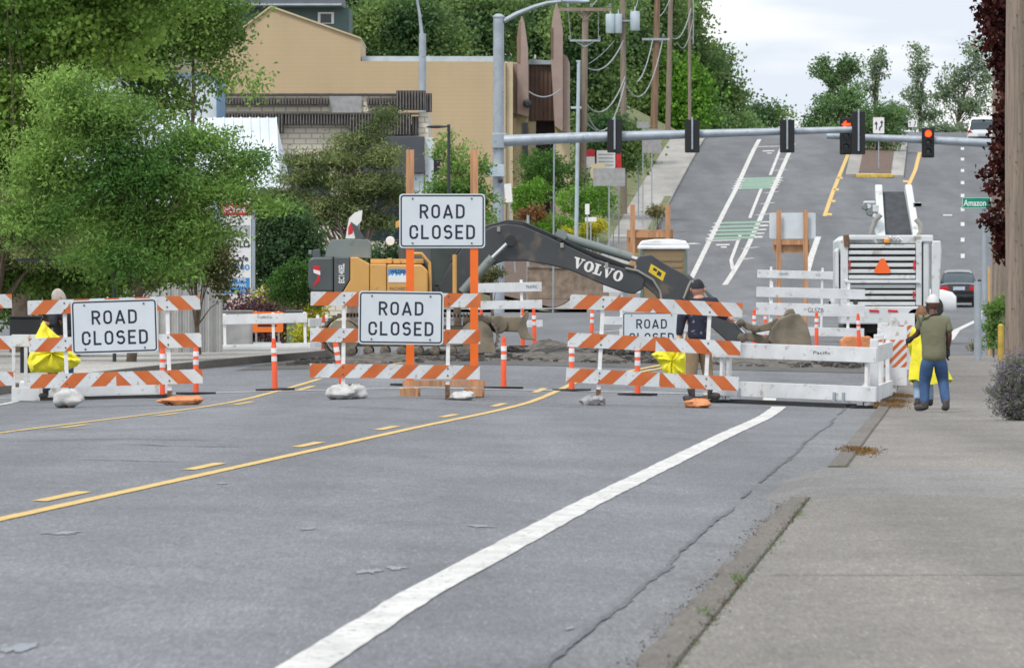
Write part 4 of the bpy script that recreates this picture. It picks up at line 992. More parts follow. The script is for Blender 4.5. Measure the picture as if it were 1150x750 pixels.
# man behind the signless barricade
z = 130.5; j = jt(782, 457, z)
J = dict(pelvis=j(783,384), chest=j(785,352,.0), neck=j(785,340,.0), head=j(784,329.5,.03), shL=j(769,346,-.02), shR=j(802,345,.02), elL=j(765,366,-.05), haL=j(762,384,-.1),
         elR=j(808,357,.1), haR=j(818,362,.22), hipL=j(777,386,-.02), hipR=j(789,386), knL=j(777,418,-.02), anL=j(776,444,-.05), toeL=j(771,453,-.08), knR=j(794,416,.1), anR=j(797,443,.08), toeR=j(806,450,.12), tilt=-.1)
person('man in dark patterned shirt, khaki trousers and black cap striding behind the signless barricade', (wx(782,z), z, gz(wx(782,z), z)+.03), J, (.35,1,-.1), 'skin_light', 'navy_floral', 'khaki', 'boot', cap='cloth_black', sleeve='long', hs=1.2)
def cloth_sheet(name, pts, m_, loc, lab, cat, thick=.05, group=None, seed=0, wob=.035):
    """outline pts (x,z) -> puffed crumpled bag with folds"""
    rn = random.Random(seed); n = len(pts); cx = sum(p[0] for p in pts)/n; cz = sum(p[1] for p in pts)/n; V = []; rings = 6
    for sgn in (-1, 1):
        for i in range(rings+1):
            k = i/rings
            for q in range(n*3):
                a, b = pts[q//3], pts[(q//3+1) % n]; f = (q % 3)/3; px_, pz_ = a[0]+(b[0]-a[0])*f, a[1]+(b[1]-a[1])*f
                y = sgn*thick*math.sqrt(max(0, 1-k**2))*(1+.3*math.sin(q*.9+seed)) + wob*math.sin(q*1.7+i*.8+seed)*(k if k < 1 else 0)
                V.append((cx+(px_-cx)*k, y, cz+(pz_-cz)*k))
    M_ = n*3; m = MB(); off = (rings+1)*M_
    for s_ in (0, 1):
        m.add([], []); 
        fs = [(s_*off+i*M_+q, s_*off+i*M_+(q+1)%M_, s_*off+(i+1)*M_+(q+1)%M_, s_*off+(i+1)*M_+q) for i in range(rings) for q in range(M_)]
        m.f += fs; m.m += [0]*len(fs)
    m.v = V
    return tag(m.build(name, m_, loc=loc, smooth=True), lab, cat, group)
jz = lambda px0, py0, z, L_: [((a-px0)/(F/z), (py0-b)/(F/z)) for a, b in L_]
z = 130; cloth_sheet('yellow_bag', jz(762, 457, z, [(762,382),(768,394),(770,405),(769.5,424),(763,428),(756,441),(751,430),(744,420),(738,409),(731,402),(740,397),(751,394),(758,391)]), 'yellow_cloth', (wx(762,z), z-.18, gz(wx(762,z),z)+.03), 'yellow bag hanging from the hand of the man in the dark patterned shirt', 'bag', .07, seed=3)
# bent person far left with a yellow sheet
z = 133; j = jt(62, 449, z)
J = dict(pelvis=j(72,385,.1), chest=j(69,352,.05), neck=j(68,340,.0), head=j(66,332,-.02), shL=j(61,350,-.08), shR=j(76,349,.1), elL=j(60,363,-.16), haL=j(54,362,-.24),
         elR=j(79,367,.05), haR=j(72,379,-.1), hipL=j(66,386,-.02), hipR=j(76,386,.1), knL=j(60,416,-.04), anL=j(51,437,-.02), toeL=j(47,443,-.1), knR=j(77,416,.05), anR=j(79,440,.15), toeR=j(75,446,.1), tilt=.25)
person('stooping person in black top, jeans and grey cap behind the leftmost ROAD CLOSED barricade', (wx(62,z), z, gz(wx(62,z), z)+.03), J, (-1,-.3,-.2), 'skin_light', 'cloth_black', 'denim', 'boot', hair='cap_grey', sleeve='long')
cloth_sheet('yellow_sheet', jz(62, 449, z, [(50,358),(54,364),(64,373),(76,382),(86,396),(92.5,403),(88,409),(76,414),(62,417),(46,416),(36,416),(32,404),(36,391),(42,374)]), 'yellow_cloth', (wx(62,z), z-.36, gz(wx(62,z),z)+.03), 'large yellow plastic sheet held by the stooping person on the left', 'sheet', .12, seed=5)

# ================================================================== excavator (side view, boom to the right)
z0 = 166.; p = F/z0; ox, oy = 470, 401
xo = wx(ox, z0); E = thing('excavator', 'yellow and grey tracked excavator with lettered boom reaching over the dug up road', 'excavator', (xo, z0, gz(xo, z0)+.02))
q = lambda px, py: ((px-ox)/p, (oy-py)/p)
Q = lambda L_: [q(*a) for a in L_]
def pr(name, pts, y0, y1, m_, bev=.02, parent=E, lab=None):
    m = MB(); m.prism(Q(pts), y0, y1); o = m.build(name, m_, parent, bev=bev)
    if lab: o['label'] = lab
    return o
cw = pr('counterweight', [(349,322),(347.5,315),(348,290),(352,287),(376,286.5),(376,326),(353,326)], -1.22, 1.22, 'exc_grey', .06)
pr('side_panel', [(376.6,286.8),(394,286.8),(394,312),(385,327),(376.6,327)], -1.24, 1.24, 'exc_grey', .02)
pr('hood', [(366,286),(371,270),(374,267),(414,267),(416,271),(416.5,288),(366,286.6)], -.95, .6, 'exc_light', .05)
pr('engine_panel', [(394.6,286.9),(403,287),(416,294.5),(416,327),(385.8,327),(394.6,312.4)], -1.235, 1.2, 'exc_yellow')
pr('tool_box', [(416.6,294.5),(435,294.5),(435,327),(416.6,327)], -1.23, 1.2, 'exc_yellow')
pr('fuel_tank', [(435.6,295),(474,295),(481,302),(481,327),(435.6,327)], -1.235, 1.2, 'exc_yellow', .03)
pr('deck_plate', [(417,289),(476,289),(476,294),(417,294)], -1.0, 1.0, 'exc_yellow', .01)
pr('tank_cap', [(436,288),(441,288),(441,294),(436,294)], -1.1, -.95, 'exc_yellow', .01); pr('tank_cap', [(443,289),(450,289),(450,294),(443,294)], -1.1, -.9, 'exc_yellow', .01)
pr('exhaust_box', [(352,287),(352,279),(360,277.5),(361,287)], -.9, -.6, 'exc_grey', .01); pr('mirror', [(348,279),(351.5,279),(351.5,284),(348,284)], -1.15, -1.05, 'exc_light', .01)
pr('turntable', [(392,327),(470,327),(466,340),(396,340)], -.6, .6, 'dark_metal'); pr('belly_pan', [(347,327),(480,327),(478,331),(349,333)], -1.15, 1.15, 'dark_metal', .02)
# red reflective mark and lettering
m = MB(); m.prism(Q([(353.5,296),(361,297),(361,313),(354,320),(353,318),(358,311),(357.5,303),(353.5,301)]), -1.2255, -1.215); m.prism(Q([(353.4,300.5),(361.2,302.5),(361.2,307),(354,304.5)]), -1.2275, -1.224, 1); m.build('reflector', ['reflector', 'band_white'], cw)
t_ = text_mb('EC140EL', 20/p*1.08, 6.6/p, 0, 0, 0, .03, .004)
t_.v = [(-v[2]+q(385, 305)[0], v[1]-1.2415, v[0]+q(385, 305)[1]) for v in t_.v]; t_.build('lettering', 'band_white', E)
m = MB(); x0, z0_ = q(437, 315); x1, z1_ = q(460, 300); m.box(x0, x1, -1.2385, -1.234, z0_, z1_, 0); m.box(x0, x1, -1.2405, -1.2386, z0_, z0_+.11, 1)
for k in range(5): m.prism([(x0+.07*k, z0_+.11), (x0+.07*k+.075, z0_+.11), (x0+.07*k+.05, z0_+.15+.02*(k%2))], -1.2405, -1.2386, 1)
st = m.build('sticker', ['decal_blue', 'pure_white'], E); text_mb('WILDISH', .30, .065, (x0+x1)/2, z1_-.05, -1.2386, .02, .003).build('lettering', 'dark_metal', st)
text_mb('PACWEST', .32, .055, (x0+x1)/2, q(0, 322)[1], -1.2365, .01, .003).build('lettering', 'pole_brown', E)
# cab behind
pr('cab_frame', [(448,294),(447,276),(453,252),(460,247),(520,247),(538,262),(536,300),(530,330),(481,330),(481,302),(474,294)], .28, 1.15, 'exc_grey', .04)
pr('cab_glass', [(484,292),(484,262),(520,262),(530,268),(520,296),(500,318),(488,318)], .262, .278, 'glass_dark', .005)
pr('cab_roof_light', [(444,247),(450,244),(450,252),(444,254)], .4, .7, 'exc_yellow', .01)
m = MB(); c_ = q(438.5, 268.5); m.lathe([(.0,-.03),(.075,-.03),(.085,0),(.06,.04)], 18, 0, (c_[0], -.3, c_[1]), 'y'); m.build('work_light', 'pure_white', E, smooth=True)
m = MB(); m.tube([(q(441,269)[0], -.28, c_[1]), (q(452,268)[0], .3, q(452,268)[1])], .02, 6); m.build('light_bracket', 'dark_metal', E)
for pts in ([(464,283),(474,283),(483,293),(484,327)], [(511,284),(511,327)]):
    m = MB(); m.tube([(q(*a)[0], -1.1, q(*a)[1]) for a in pts], .03 if len(pts) > 2 else .04, 8); m.build('handrail', 'exc_yellow', E, smooth=True)
# undercarriage: two tracks, each a shoe belt with rollers
for sy in (-1, 1):
    y0, y1 = (-1.25, -.65) if sy < 0 else (.65, 1.25)
    x0, x1 = q(362, 0)[0], q(560, 0)[0]; r = .40; h0 = .02; mb = MB(); path = []; Lb = x1-x0-2*r; n = 40
    for k in range(n): path.append((x0+r+Lb*k/n, 2*r+h0, 90))
    for k in range(14): a = R(90-180*k/14); path.append((x1-r+r*math.cos(a), r+h0+r*math.sin(a), 90-180*k/14))
    for k in range(n): path.append((x1-r-Lb*k/n, h0, -90))
    for k in range(14): a = R(-90-180*k/14); path.append((x0+r+r*math.cos(a), r+h0+r*math.sin(a), -90-180*k/14))
    for (x, zc, a) in path[::1]:
        mb.M = Matrix.Translation((x, 0, zc)) @ Matrix.Rotation(R(-a), 4, 'Y'); mb.box(-.045, .0, y0, y1, -.045, .045); mb.box(-.0, .03, y0, y1, -.012, .012)
    mb.M = Matrix.Identity(4); tr = mb.build('track', 'track_mud', E)
    mb = MB(); mb.box(x0+r, x1-r, y0+.12, y1-.1, .22+h0, .62); mb.build('track_frame', 'mud', tr, bev=.03)
    for k in range(8): mb = MB(); mb.lathe([(.04,-.02),(.09,0),(.09,.14),(.04,.16)], 14, 0, (x0+r+Lb*(k+.5)/8, y0+.02, .14+h0), 'y'); mb.build('roller', 'track_mud', tr)
    for xx in (x0+r, x1-r): mb = MB(); mb.lathe([(.08,-.04),(.12,-.03),(.3,0),(.3,.3),(.1,.32)], 20, 0, (xx, y0+.03, r+h0), 'y'); mb.build('sprocket', 'mud', tr)
# dozer blade and its arms
m = MB(); m.bar((q(520,355)[0], -.5, q(520,360)[1]), (q(586,362)[0], -.5, q(586,362)[1]), .15, .28); m.bar((q(520,355)[0], .5, q(520,360)[1]), (q(586,362)[0], .5, q(586,362)[1]), .15, .28); m.lathe([(.17,-.62),(.17,.62)], 16, 0, (q(560,362)[0], 0, q(560,362)[1]), 'y'); m.build('blade_arm', 'mud', E, bev=.02)
pr('blade', [(590,347),(593,347),(594,352),(591,360),(593,370),(601,378),(600,379.5),(585,378),(582,370),(583,360)], -1.25, 1.25, 'mud', .02)
m = MB(); m.prism(Q([(533,400),(533,377),(554,376),(558,399)]), -1.3, -1.26); m.build('mud_flap', 'mud', E)
# boom
BT = [(492,320),(505,296),(522,272),(545,256),(553,252),(570,249),(588,252),(612,262),(640,275),(676,292),(703,300),(716,303),(724,311),(722,322),(712,328),(700,326),(676,317),(640,301),(615,295),(590,291),(566,291),(547,298),(530,314),(512,332),(496,330)]
boom = pr('boom', BT, -.22, .22, 'boom_grey', .02)
for off, r_ in ((0,.022),(2.2,.018),(4.2,.02)):
    m = MB(); m.tube([(q(a, b-1.2+off)[0], -.16+.05*off, q(a, b-1.2+off)[1]) for a, b in ((506,292),(524,269),(547,253),(570,247),(588,249),(620,263),(660,281),(700,296),(712,299))], r_, 6); m.build('hydraulic_line', 'dark_metal', boom, smooth=True)
for a, b in ((560,258),(631,276),(681,298)): m = MB(); xx, zz_ = q(a, b); m.box(xx-.03, xx+.03, -.245, -.22, zz_, zz_+.09); m.build('clamp', 'hose', boom)
tv = slab_text(57/p*1.02, 12.3/p, 0); a_ = -math.atan2(17, 54); cxx, czz = q(671.5, 300.5)
tv.v = [(cxx+v[0]*math.cos(a_)-v[2]*math.sin(a_), v[1]-.2215, czz+v[0]*math.sin(a_)+v[2]*math.cos(a_)) for v in tv.v]; tv.build('lettering', 'pure_white', boom)
m = MB(); c_ = q(573.5, 268); m.lathe([(.10,-.34),(.10,.34)], 18, 0, (c_[0], 0, c_[1]), 'y'); m.build('boom_pin', 'dark_metal', boom)
for sy in (-.3, .3):
    m = MB(); m.tube([(q(571,270)[0], sy, q(571,270)[1]), (q(550,290)[0], sy, q(550,290)[1])], .038, 10); m.build('cylinder_rod', 'chrome', E, smooth=True)
    m = MB(); m.tube([(q(553,287)[0], sy, q(553,287)[1]), (q(519,326)[0], sy, q(519,326)[1])], .085, 12); m.build('cylinder', 'exc_light', E, smooth=True)
m = MB(); m.tube([(q(634,264)[0], 0, q(634,264)[1]), (q(709,287)[0], 0, q(709,287)[1])], .085, 14); m.lathe([(.11,-.14),(.11,.14)], 14, 0, (q(630,262)[0], 0, q(630,262)[1]), 'y'); m.build('cylinder', 'exc_light', E, smooth=True)
m = MB(); m.tube([(q(708,287)[0], 0, q(708,287)[1]), (q(718,290)[0], 0, q(718,290)[1])], .045, 8); m.build('cylinder_rod', 'chrome', E)
m = MB(); m.prism(Q([(624,256),(634,258),(638,270),(634,276),(622,268)]), -.06, .06); m.build('bracket', 'dark_metal', boom)
stick = pr('stick', [(714,290),(718,285),(731,283.5),(745,293),(769,306),(790,325),(816,350),(832,372),(830,382),(820,384),(800,366),(776,349),(756,344),(742,338),(735,328),(722,318),(716,305)], -.19, .19, 'boom_grey', .02)
m = MB(); m.prism(Q([(731,294),(747.5,304),(744,313.5),(728,303)]), -.195, -.191); m.prism(Q([(734,298),(738,300.5),(737,303),(733,301)]), -.197, -.1952, 1); m.prism(Q([(739,301.5),(743,304.5),(741.5,308.5),(737,306)]), -.197, -.1952, 1); m.build('warning_decal', ['decal_yellow', 'dark_metal'], stick)
for pts, r_ in (([(743,337),(741,325),(733,312),(716,302),(702,299)], .022), ([(745,339),(757,341),(768,332),(773,319),(776,313)], .022), ([(776,313),(789,326),(797,338)], .03)):
    m = MB(); m.tube([(q(*a)[0], -.24, q(*a)[1]) for a in pts], r_, 6); m.build('hose', 'hose', stick, smooth=True)
m = MB(); m.tube([(q(770,308)[0], -.1, q(770,308)[1]), (q(816,350)[0], -.1, q(816,350)[1])], .07, 12); m.build('cylinder', 'exc_grey', E, smooth=True)
m = MB(); m.tube([(q(815,349)[0], -.1, q(815,349)[1]), (q(836,372)[0], -.1, q(836,372)[1])], .04, 8); m.build('cylinder_rod', 'chrome', E)
# linkage and bucket (round back towards the right, mouth to the left)
for nm, P_, w_ in (('link_arm', [(828,380),(832,372),(845,371),(862,376),(868,384),(858,385),(845,381)], .16), ('link_arm', [(829,360),(833,357),(850,364),(874,356),(878,360),(868,368),(852,371),(838,368)], .1)):
    m = MB(); m.prism(Q(P_), -w_, w_); m.build(nm, 'mud', E, bev=.02)
for a, b, r_ in ((833,377,.09), (864,380,.1), (848,367,.08), (872,361,.09), (832,360,.07)):
    m = MB(); c_ = q(a, b); m.lathe([(r_*.6,-.27),(r_,-.25),(r_,.25),(r_*.6,.27)], 14, 0, (c_[0], 0, c_[1]), 'y'); m.build('link_pin', 'track_mud', E, smooth=True)
prof = [(862,380),(866,366),(874,356),(886,350),(897,350),(905,360),(909,374),(911,388),(908,390),(895,389),(880,387),(868,386)]
m = MB(); outer = Q(prof); m.prism(outer, -.52, .52); bk_ = m.build('bucket', 'mud', E, bev=.03)
m = MB(); sh = Q([(864,386),(866,380),(869,368),(876,357.5),(886,351.8),(896,351.6),(903.5,361),(907.5,374),(909,386)]); inn = Q([(869,384),(870,379),(873,369),(879,360),(887,355.2),(895,355.4),(900.5,363),(904,375),(905.5,384)])
for yy in (-.56,): m.prism(sh+inn[::-1], yy, yy+.05)
None
m = MB(); m.prism(Q([(866,389.5),(866,385),(912,385.5),(914,389.5)]), -.58, .58); m.build('cutting_edge', 'track_mud', bk_, bev=.01)
for k in range(5):
    xx, zz_ = q(911, 388); m = MB(); m.prism([(xx-.12, zz_-.02), (xx+.01, zz_+.05), (xx+.02, zz_-.08)], -.55+.25*k, -.45+.25*k); m.build('tooth', 'track_mud', E)
m = MB(); m.prism(Q([(880,352),(884,345),(890,344),(893,350)]), -.4, .4); m.build('bucket_ear', 'mud', E, bev=.02)

# ================================================================== milling machine (rear view)
z0 = 212.; p = F/z0; ox, oy = 997, 384
xo = wx(ox, z0); Mm = thing('milling_machine', 'big dirty white road milling machine seen from behind with raised conveyor', 'milling machine', (xo, z0, gz(xo, z0)+.03))
pm = lambda name, pts, y0, y1, m_, bev=.015, parent=Mm: MB().prism(Q(pts), y0, y1).build(name, m_, parent, bev=bev)
pm('body', [(943,285),(943,268),(950,262),(1034,262),(1036,268),(1036,342),(945,342)], .1, 4.5, 'mill_white', .03)
pm('rear_frame', [(942,342),(1037,342),(1037,348),(1030,362),(1020,362),(944,362)], -.1, 1.2, 'mill_white', .03)
pm('side_tank', [(1036.6,270),(1044,268),(1044,340),(1036.6,345)], .0, 3.5, 'mill_white', .04); pm('side_column', [(1046,274),(1047,268.5),(1056,268.5),(1057,280),(1054,338),(1046,342)], -.25, .3, 'mill_white', .03)
pm('left_tank', [(938,325),(938.5,280),(942,276),(942.4,330)], .0, 1.5, 'mill_white', .02)
pm('top_hatch', [(984,262),(998,262),(998,267),(984,267)], -.02, .3, 'mill_white'); pm('top_cover', [(1027,262),(1048,262),(1048,270),(1030,270)], -.04, .8, 'mill_white', .03); pm('top_cover', [(952,268),(955,262),(980,262),(982,268)], -.04, .8, 'mill_white', .03)
# louvred grille: dark back panel, slats proud of it
gr = pm('grille', [(953,271),(1028,271),(1028,339),(953,339)], .06, .097, 'slot_dark', 0)
for i, yy in enumerate((272.5, 279.5, 286.5, 293.5, 300.5, 307)):
    pm('slat', [(953,yy),(1028,yy),(1028,yy+4.2),(953,yy+4.2)], -.05, .06, 'mill_white', .012)
for i, yy in enumerate((317.5, 324, 330.5, 337)): pm('slat', [(952,yy),(1028,yy),(1028,yy+4.0),(952,yy+4.0)], -.05, .06, 'mill_white', .012)
pm('bumper_bar', [(948,312.5),(1030,312.5),(1034,316.3),(950,316.3)], -.12, .05, 'mill_white', .02)
for a, b in ((944,952.4),(1028.6,1035)): pm('grille_frame', [(a,268),(b,268),(b,341),(a,341)], -.06, .09, 'mill_white', .015)
m = MB(); A, B_, C_ = q(991,288.5), q(999,305), q(982.5,305); m.prism([(A[0]-.04, A[1]), (A[0]+.04, A[1]), (B_[0]+.02, B_[1]+.07), (B_[0]-.02, B_[1]), (C_[0]+.02, C_[1]), (C_[0]-.02, C_[1]+.07)], -.08, -.055); m.build('warning_triangle', 'smv', Mm)
m = MB(); m.prism([(A[0], A[1]-.07), (B_[0]-.09, B_[1]+.05), (C_[0]+.09, C_[1]+.05)], -.083, -.0805); m.build('triangle_centre', 'amber', Mm) if 0 else None
for a, b, c_, d in ((953.2,291,955,301),(1025.5,291,1027.5,301),(1025,325,1027,333)): pm('side_marker', [(a,b),(c_,b),(c_,d),(a,d)], -.066, -.052, 'reflector', 0)
for a in (976, 997): pm('tail_light', [(a,345.5),(a+11,346.3),(a+11,348.7),(a,348)], -.12, -.1, 'reflector', 0)
m = MB(); c_ = q(960.5, 337.5); m.lathe([(.06,-.02),(.06,0)], 14, 0, (c_[0], -.1, c_[1]), 'y'); m.build('tow_eye', 'slot_dark', Mm)
# conveyor rising to the rear
cv = MB(); bx0, bx1 = q(996, 0)[0], q(1027, 0)[0]; tx0, tx1 = q(995, 0)[0], q(1020, 0)[0]; zt, zb = q(0, 212)[1], q(0, 270)[1]
cv.add([(bx0,.6,zb),(bx1,.6,zb),(tx1,2.2,zt),(tx0,2.2,zt),(bx0,.8,zb-.1),(bx1,.8,zb-.1),(tx1,2.4,zt-.06),(tx0,2.4,zt-.06)], [(0,1,2,3),(7,6,5,4),(0,4,5,1),(1,5,6,2),(2,6,7,3),(3,7,4,0)]); cv.build('conveyor_belt', 'belt', Mm)
for (a, b) in ((bx0-.09, tx0-.09), (bx1+.09, tx1+.09)):
    m = MB(); m.bar((a, .55, zb-.05), (b, 2.15, zt+.08), .17, .24); m.build('conveyor_side', 'mill_white', Mm, bev=.02)
for sx, pts in ((0, [(990,239),(984,245),(980,256),(978,262)]), (1, [(1029,244),(1034,250),(1035,258),(1032,263)])):
    m = MB(); m.tube([(q(*a)[0], .3, q(*a)[1]) for a in pts], .06, 8); m.build('hose', 'hose', Mm, smooth=True)
pm('control_box', [(971,223.5),(984,223.5),(984,226.5),(971,226.5)], .5, .9, 'mill_white', .02); pm('control_box', [(981,228),(988,228),(988,236),(981,236)], .5, .8, 'mill_white', .02)
for a, b, r_ in ((972.5,230,.085), (978,236,.10), (976.5,229.5,.07), (983,240,.06)):
    m = MB(); c_ = q(a, b); m.lathe([(r_*.7,-.1),(r_,-.06),(r_*.9,.1),(r_*.4,.16)], 12, 0, (c_[0], .6, c_[1]), 'y'); m.build('work_lamp', 'exc_light' if r_ > .08 else 'mill_white', Mm, smooth=True); pm('lamp_bracket', [(1027,225),(1037,225),(1037,230.5),(1027,230.5)], .6, .75, 'mill_white', .02)
for pts in ([(981,232),(983,250),(988,264)], [(986,236),(988,264)], [(974,233),(980,241),(986,240)]):
    m = MB(); m.tube([(q(*a)[0], .7, q(*a)[1]) for a in pts], .04, 6); m.build('support_rod', 'mill_white', Mm)
pm('beacon', [(992.5,271),(993,266),(999,266),(999,271.5)], -.1, .1, 'amber', .03); m = MB(); m.tube([(q(951,275)[0], -.05, q(951,275)[1]), (q(950,262)[0], -.05, q(950,262)[1])], .07, 8); m.build('exhaust_pipe', 'rust', Mm)
m = MB()
for k in range(9): m.tube([(q(999+1.4*k, 268)[0], -.02, q(0,270)[1]), (q(999.5+1.4*k+ (k%3), 265)[0], -.1, q(0,264+(k%3)*1.5)[1])], .03, 5)
m.build('fittings', 'mill_white', Mm)
for xx in (958, 1001):
    m = MB(); a, b = q(xx, 384)[0], q(xx+16, 384)[0]; m.box(a, b, .2, 2.0, .0, .5); 
    for k in range(8): m.box(a-.01, b+.01, .15, .2, .02+.06*k, .05+.06*k)
    m.build('track', 'rubber', Mm, bev=.02)
pm('underframe', [(948,362),(1034,362),(1030,372),(950,372)], .3, 4, 'slot_dark', .02); pm('track_guard', [(985,366),(998,364),(998,384),(986,384)], -.1, .1, 'mill_white', .01)
pm('drum_housing', [(975,372),(1000,372),(1000,383),(975,383)], .6, 3, 'slot_dark', .02); m = MB(); m.lathe([(.2,-.1),(.34,0),(.34,.3),(.2,.35)], 18, 0, (q(1028,352)[0], .0, q(1028,352)[1]-.05), 'y'); m.build('wheel', 'rubber', Mm)

# ================================================================== cars
def car(kind, lab, px, zc, s_ppm, paint, heading=0, L_=4.6, dz=0, W_=None):
    x, y, g = at(px, zc); slope = math.atan2(P(zc+4)-P(zc-4), 8)
    t = thing('parked_car' if 0 else 'car', lab, 'car', (x, y, g+dz), None, (slope, 0, R(heading)))
    W_ = W_ or 1.76; suv = kind == 'suv'; hb = 1.0 if suv else .93; hr = 1.66 if suv else 1.4
    # side profile along y (rear at y=0, front at y=L), lofted rounded cross sections
    def loft(secs, name, m_, cap=True):
        m = MB(); n = len(secs[0][1]); vs = []
        for yy, sec in secs: vs += [(a, yy, b) for a, b in sec]
        fs = [(i*n+k, i*n+(k+1)%n, (i+1)*n+(k+1)%n, (i+1)*n+k) for i in range(len(secs)-1) for k in range(n)]
        fs += [tuple(range(n)), tuple(range((len(secs)-1)*n, len(secs)*n))[::-1]]
        m.add(vs, fs); return m.build(name, m_, t, smooth=True)
    def sec(w_, zl, zh, crown=.03):
        h = w_/2; pts = [(-h*.93, zl), (-h, zl+.12), (-h*1.01, (zl+zh)/2), (-h*.97, zh-.12), (-h*.9, zh-.02), (-h*.5, zh+crown), (0, zh+crown*1.2)]
        return pts+[(-a, b) for a, b in pts[:-1][::-1]]
    if suv: S = [(0,.9,.42,.78),(.06,.97,.34,.9),(.35,1,.28,1.0),(1.2,1,.26,1.02),(3.3,1,.26,1.0),(4.1,.97,.24,.95),(L_-.15,.92,.22,.86),(L_,.84,.24,.70)]
    else: S = [(0,.9,.40,.72),(.05,.97,.33,.88),(.3,1,.27,.95),(1.2,1,.22,.93),(3.3,1,.22,.9),(4.0,.96,.23,.8),(L_-.15,.88,.26,.66),(L_,.76,.34,.54)]
    body = loft([(a, sec(W_*b, c_, d)) for a, b, c_, d in S], 'body', paint)
    if suv: G = [(.22,.84,.98,.99),(.34,.82,.98,1.45),(.62,.78,.98,1.62),(1.6,.77,.98,hr),(2.5,.76,.98,1.62),(3.35,.82,.96,1.0)]
    else: G = [(.72,.86,.9,.93),(1.15,.78,.9,1.25),(1.5,.72,.9,1.37),(2.1,.70,.9,hr),(2.6,.72,.9,1.36),(3.55,.84,.88,.9)]
    def gsec(wt, zl, zh):
        a = W_*.84/2; b = W_*wt/2*.93; 
        if zh-zl < .1: b = a*.98
        pts = [(-a, zl), (-(a*.4+b*.6), zl+(zh-zl)*.6), (-b, zh-.05 if zh-zl > .2 else zh-.01), (-b*.8, zh), (0, zh+.015)]
        return pts+[(-u_, v_) for u_, v_ in pts[:-1][::-1]]
    loft([(a, gsec(b, c_, d)) for a, b, c_, d in G], 'window_glass', 'car_glass')
    # roof skin and pillars
    rf = [g_ for g_ in G if g_[3] > hr-.1]; m = MB(); vs = []
    y0_, y1_ = (.5, 2.75) if suv else (1.35, 2.7); rows = [(y0_, hr-.07), (y0_+.25, hr-.01), ((y0_+y1_)/2, hr+.018), (y1_-.2, hr-.02), (y1_, hr-.08)]; b = W_*(.78 if suv else .72)/2*.93
    for yy, zz_ in rows: vs += [(-b-.015, yy, zz_-.06), (-b*.85, yy, zz_+.012), (0, yy, zz_+.03), (b*.85, yy, zz_+.012), (b+.015, yy, zz_-.06)]
    m.add(vs, [(i*5+k, i*5+k+1, (i+1)*5+k+1, (i+1)*5+k) for i in range(4) for k in range(4)]); m.build('roof', paint, t, smooth=True)
    wr, yr, ztp = W_*.84/2, (.25 if suv else .75), hr-.1
    for sg in (-1, 1):
        m = MB(); m.bar((sg*wr*.99, yr, .95), (sg*(b+.0), (.62 if suv else 1.45), hr-.1), .09, .07); m.build('pillar', paint, t)
        m = MB(); m.bar((sg*wr*.99, 3.4, .92), (sg*(b+.0), 2.65, hr-.1), .06, .06); m.build('pillar', paint, t)
        m = MB(); x_ = sg*W_/2
        if suv: m.prism([(x_*.62,.82),(x_*.97,.82),(x_*.99,.95),(x_*.86,1.0),(x_*.72,.9)], -.015, .2)
        else: m.prism([(x_*.50,.66),(x_*.96,.64),(x_*.985,.80),(x_*.55,.83)], -.02, .22)
        m.build('tail_light', 'tail_red', t, bev=.02)
        m = MB(); m.blob((sg*(W_/2+.1), 2.9, 1.0), (.09,.05,.065)); m.build('mirror', paint, t, smooth=True)
        for yy in (.85, L_-.85):
            wh = MB(); r = .34 if suv else .315; wh.lathe([(r*.6,-.11),(r,-.09),(r,.09),(r*.6,.11)], 22, 0, (sg*(W_/2-.12), yy, r), 'x'); wo = wh.build('wheel', 'tyre', t, smooth=True)
            wh = MB(); wh.lathe([(r*.62,.0),(r*.6,sg*.115),(r*.12,sg*.10),(.02,sg*.12)], 18, 0, (sg*(W_/2-.12), yy, r), 'x'); wh.build('rim', 'rim', wo)
            wh = MB(); wh.lathe([(r*1.16,-.0),(r*1.16,.01)], 22, 0, (sg*(W_/2-.005) if sg > 0 else sg*(W_/2+.005), yy, r+.02), 'x'); wh.build('wheel_arch', 'tyre', t)
    m = MB(); m.box(-.26, .26, -.03, -.01, .68 if not suv else .62, .82 if not suv else .76); pl = m.build('number_plate', 'plate', t)
    m = MB(); m.prism([(-W_*.44,.36),(W_*.44,.36),(W_*.47,.42),(W_*.47,.52 if not suv else .58),(-W_*.47,.52 if not suv else .58),(-W_*.47,.42)], -.05, .15); m.build('bumper', paint if not suv else 'tyre', t, bev=.04)
    m = MB(); m.box(-W_*.42, W_*.42, .1, .4, .18, .34); m.build('underbody', 'tyre', t)
    if not suv: m = MB(); m.box(-.14, .14, .92, .95, 1.02, 1.06); m.build('brake_light', 'tail_red', t)
    return t
car('sedan', 'black sedan with red tail lights driving away behind the milling machine', 1077, 410, 0, 'car_black', -1.5, W_=1.76).scale = (1.03, 1, 1.16)
car('suv', 'white sport utility car near the crest of the hill, beside the dark red tree', 1103, 555, 0, 'car_white', -3, W_=1.85)
car('suv', 'white car turning, only its rounded nose and a wheel showing right of the milling machine', 933, 330, 0, 'car_white', -94, dz=0, W_=1.78)

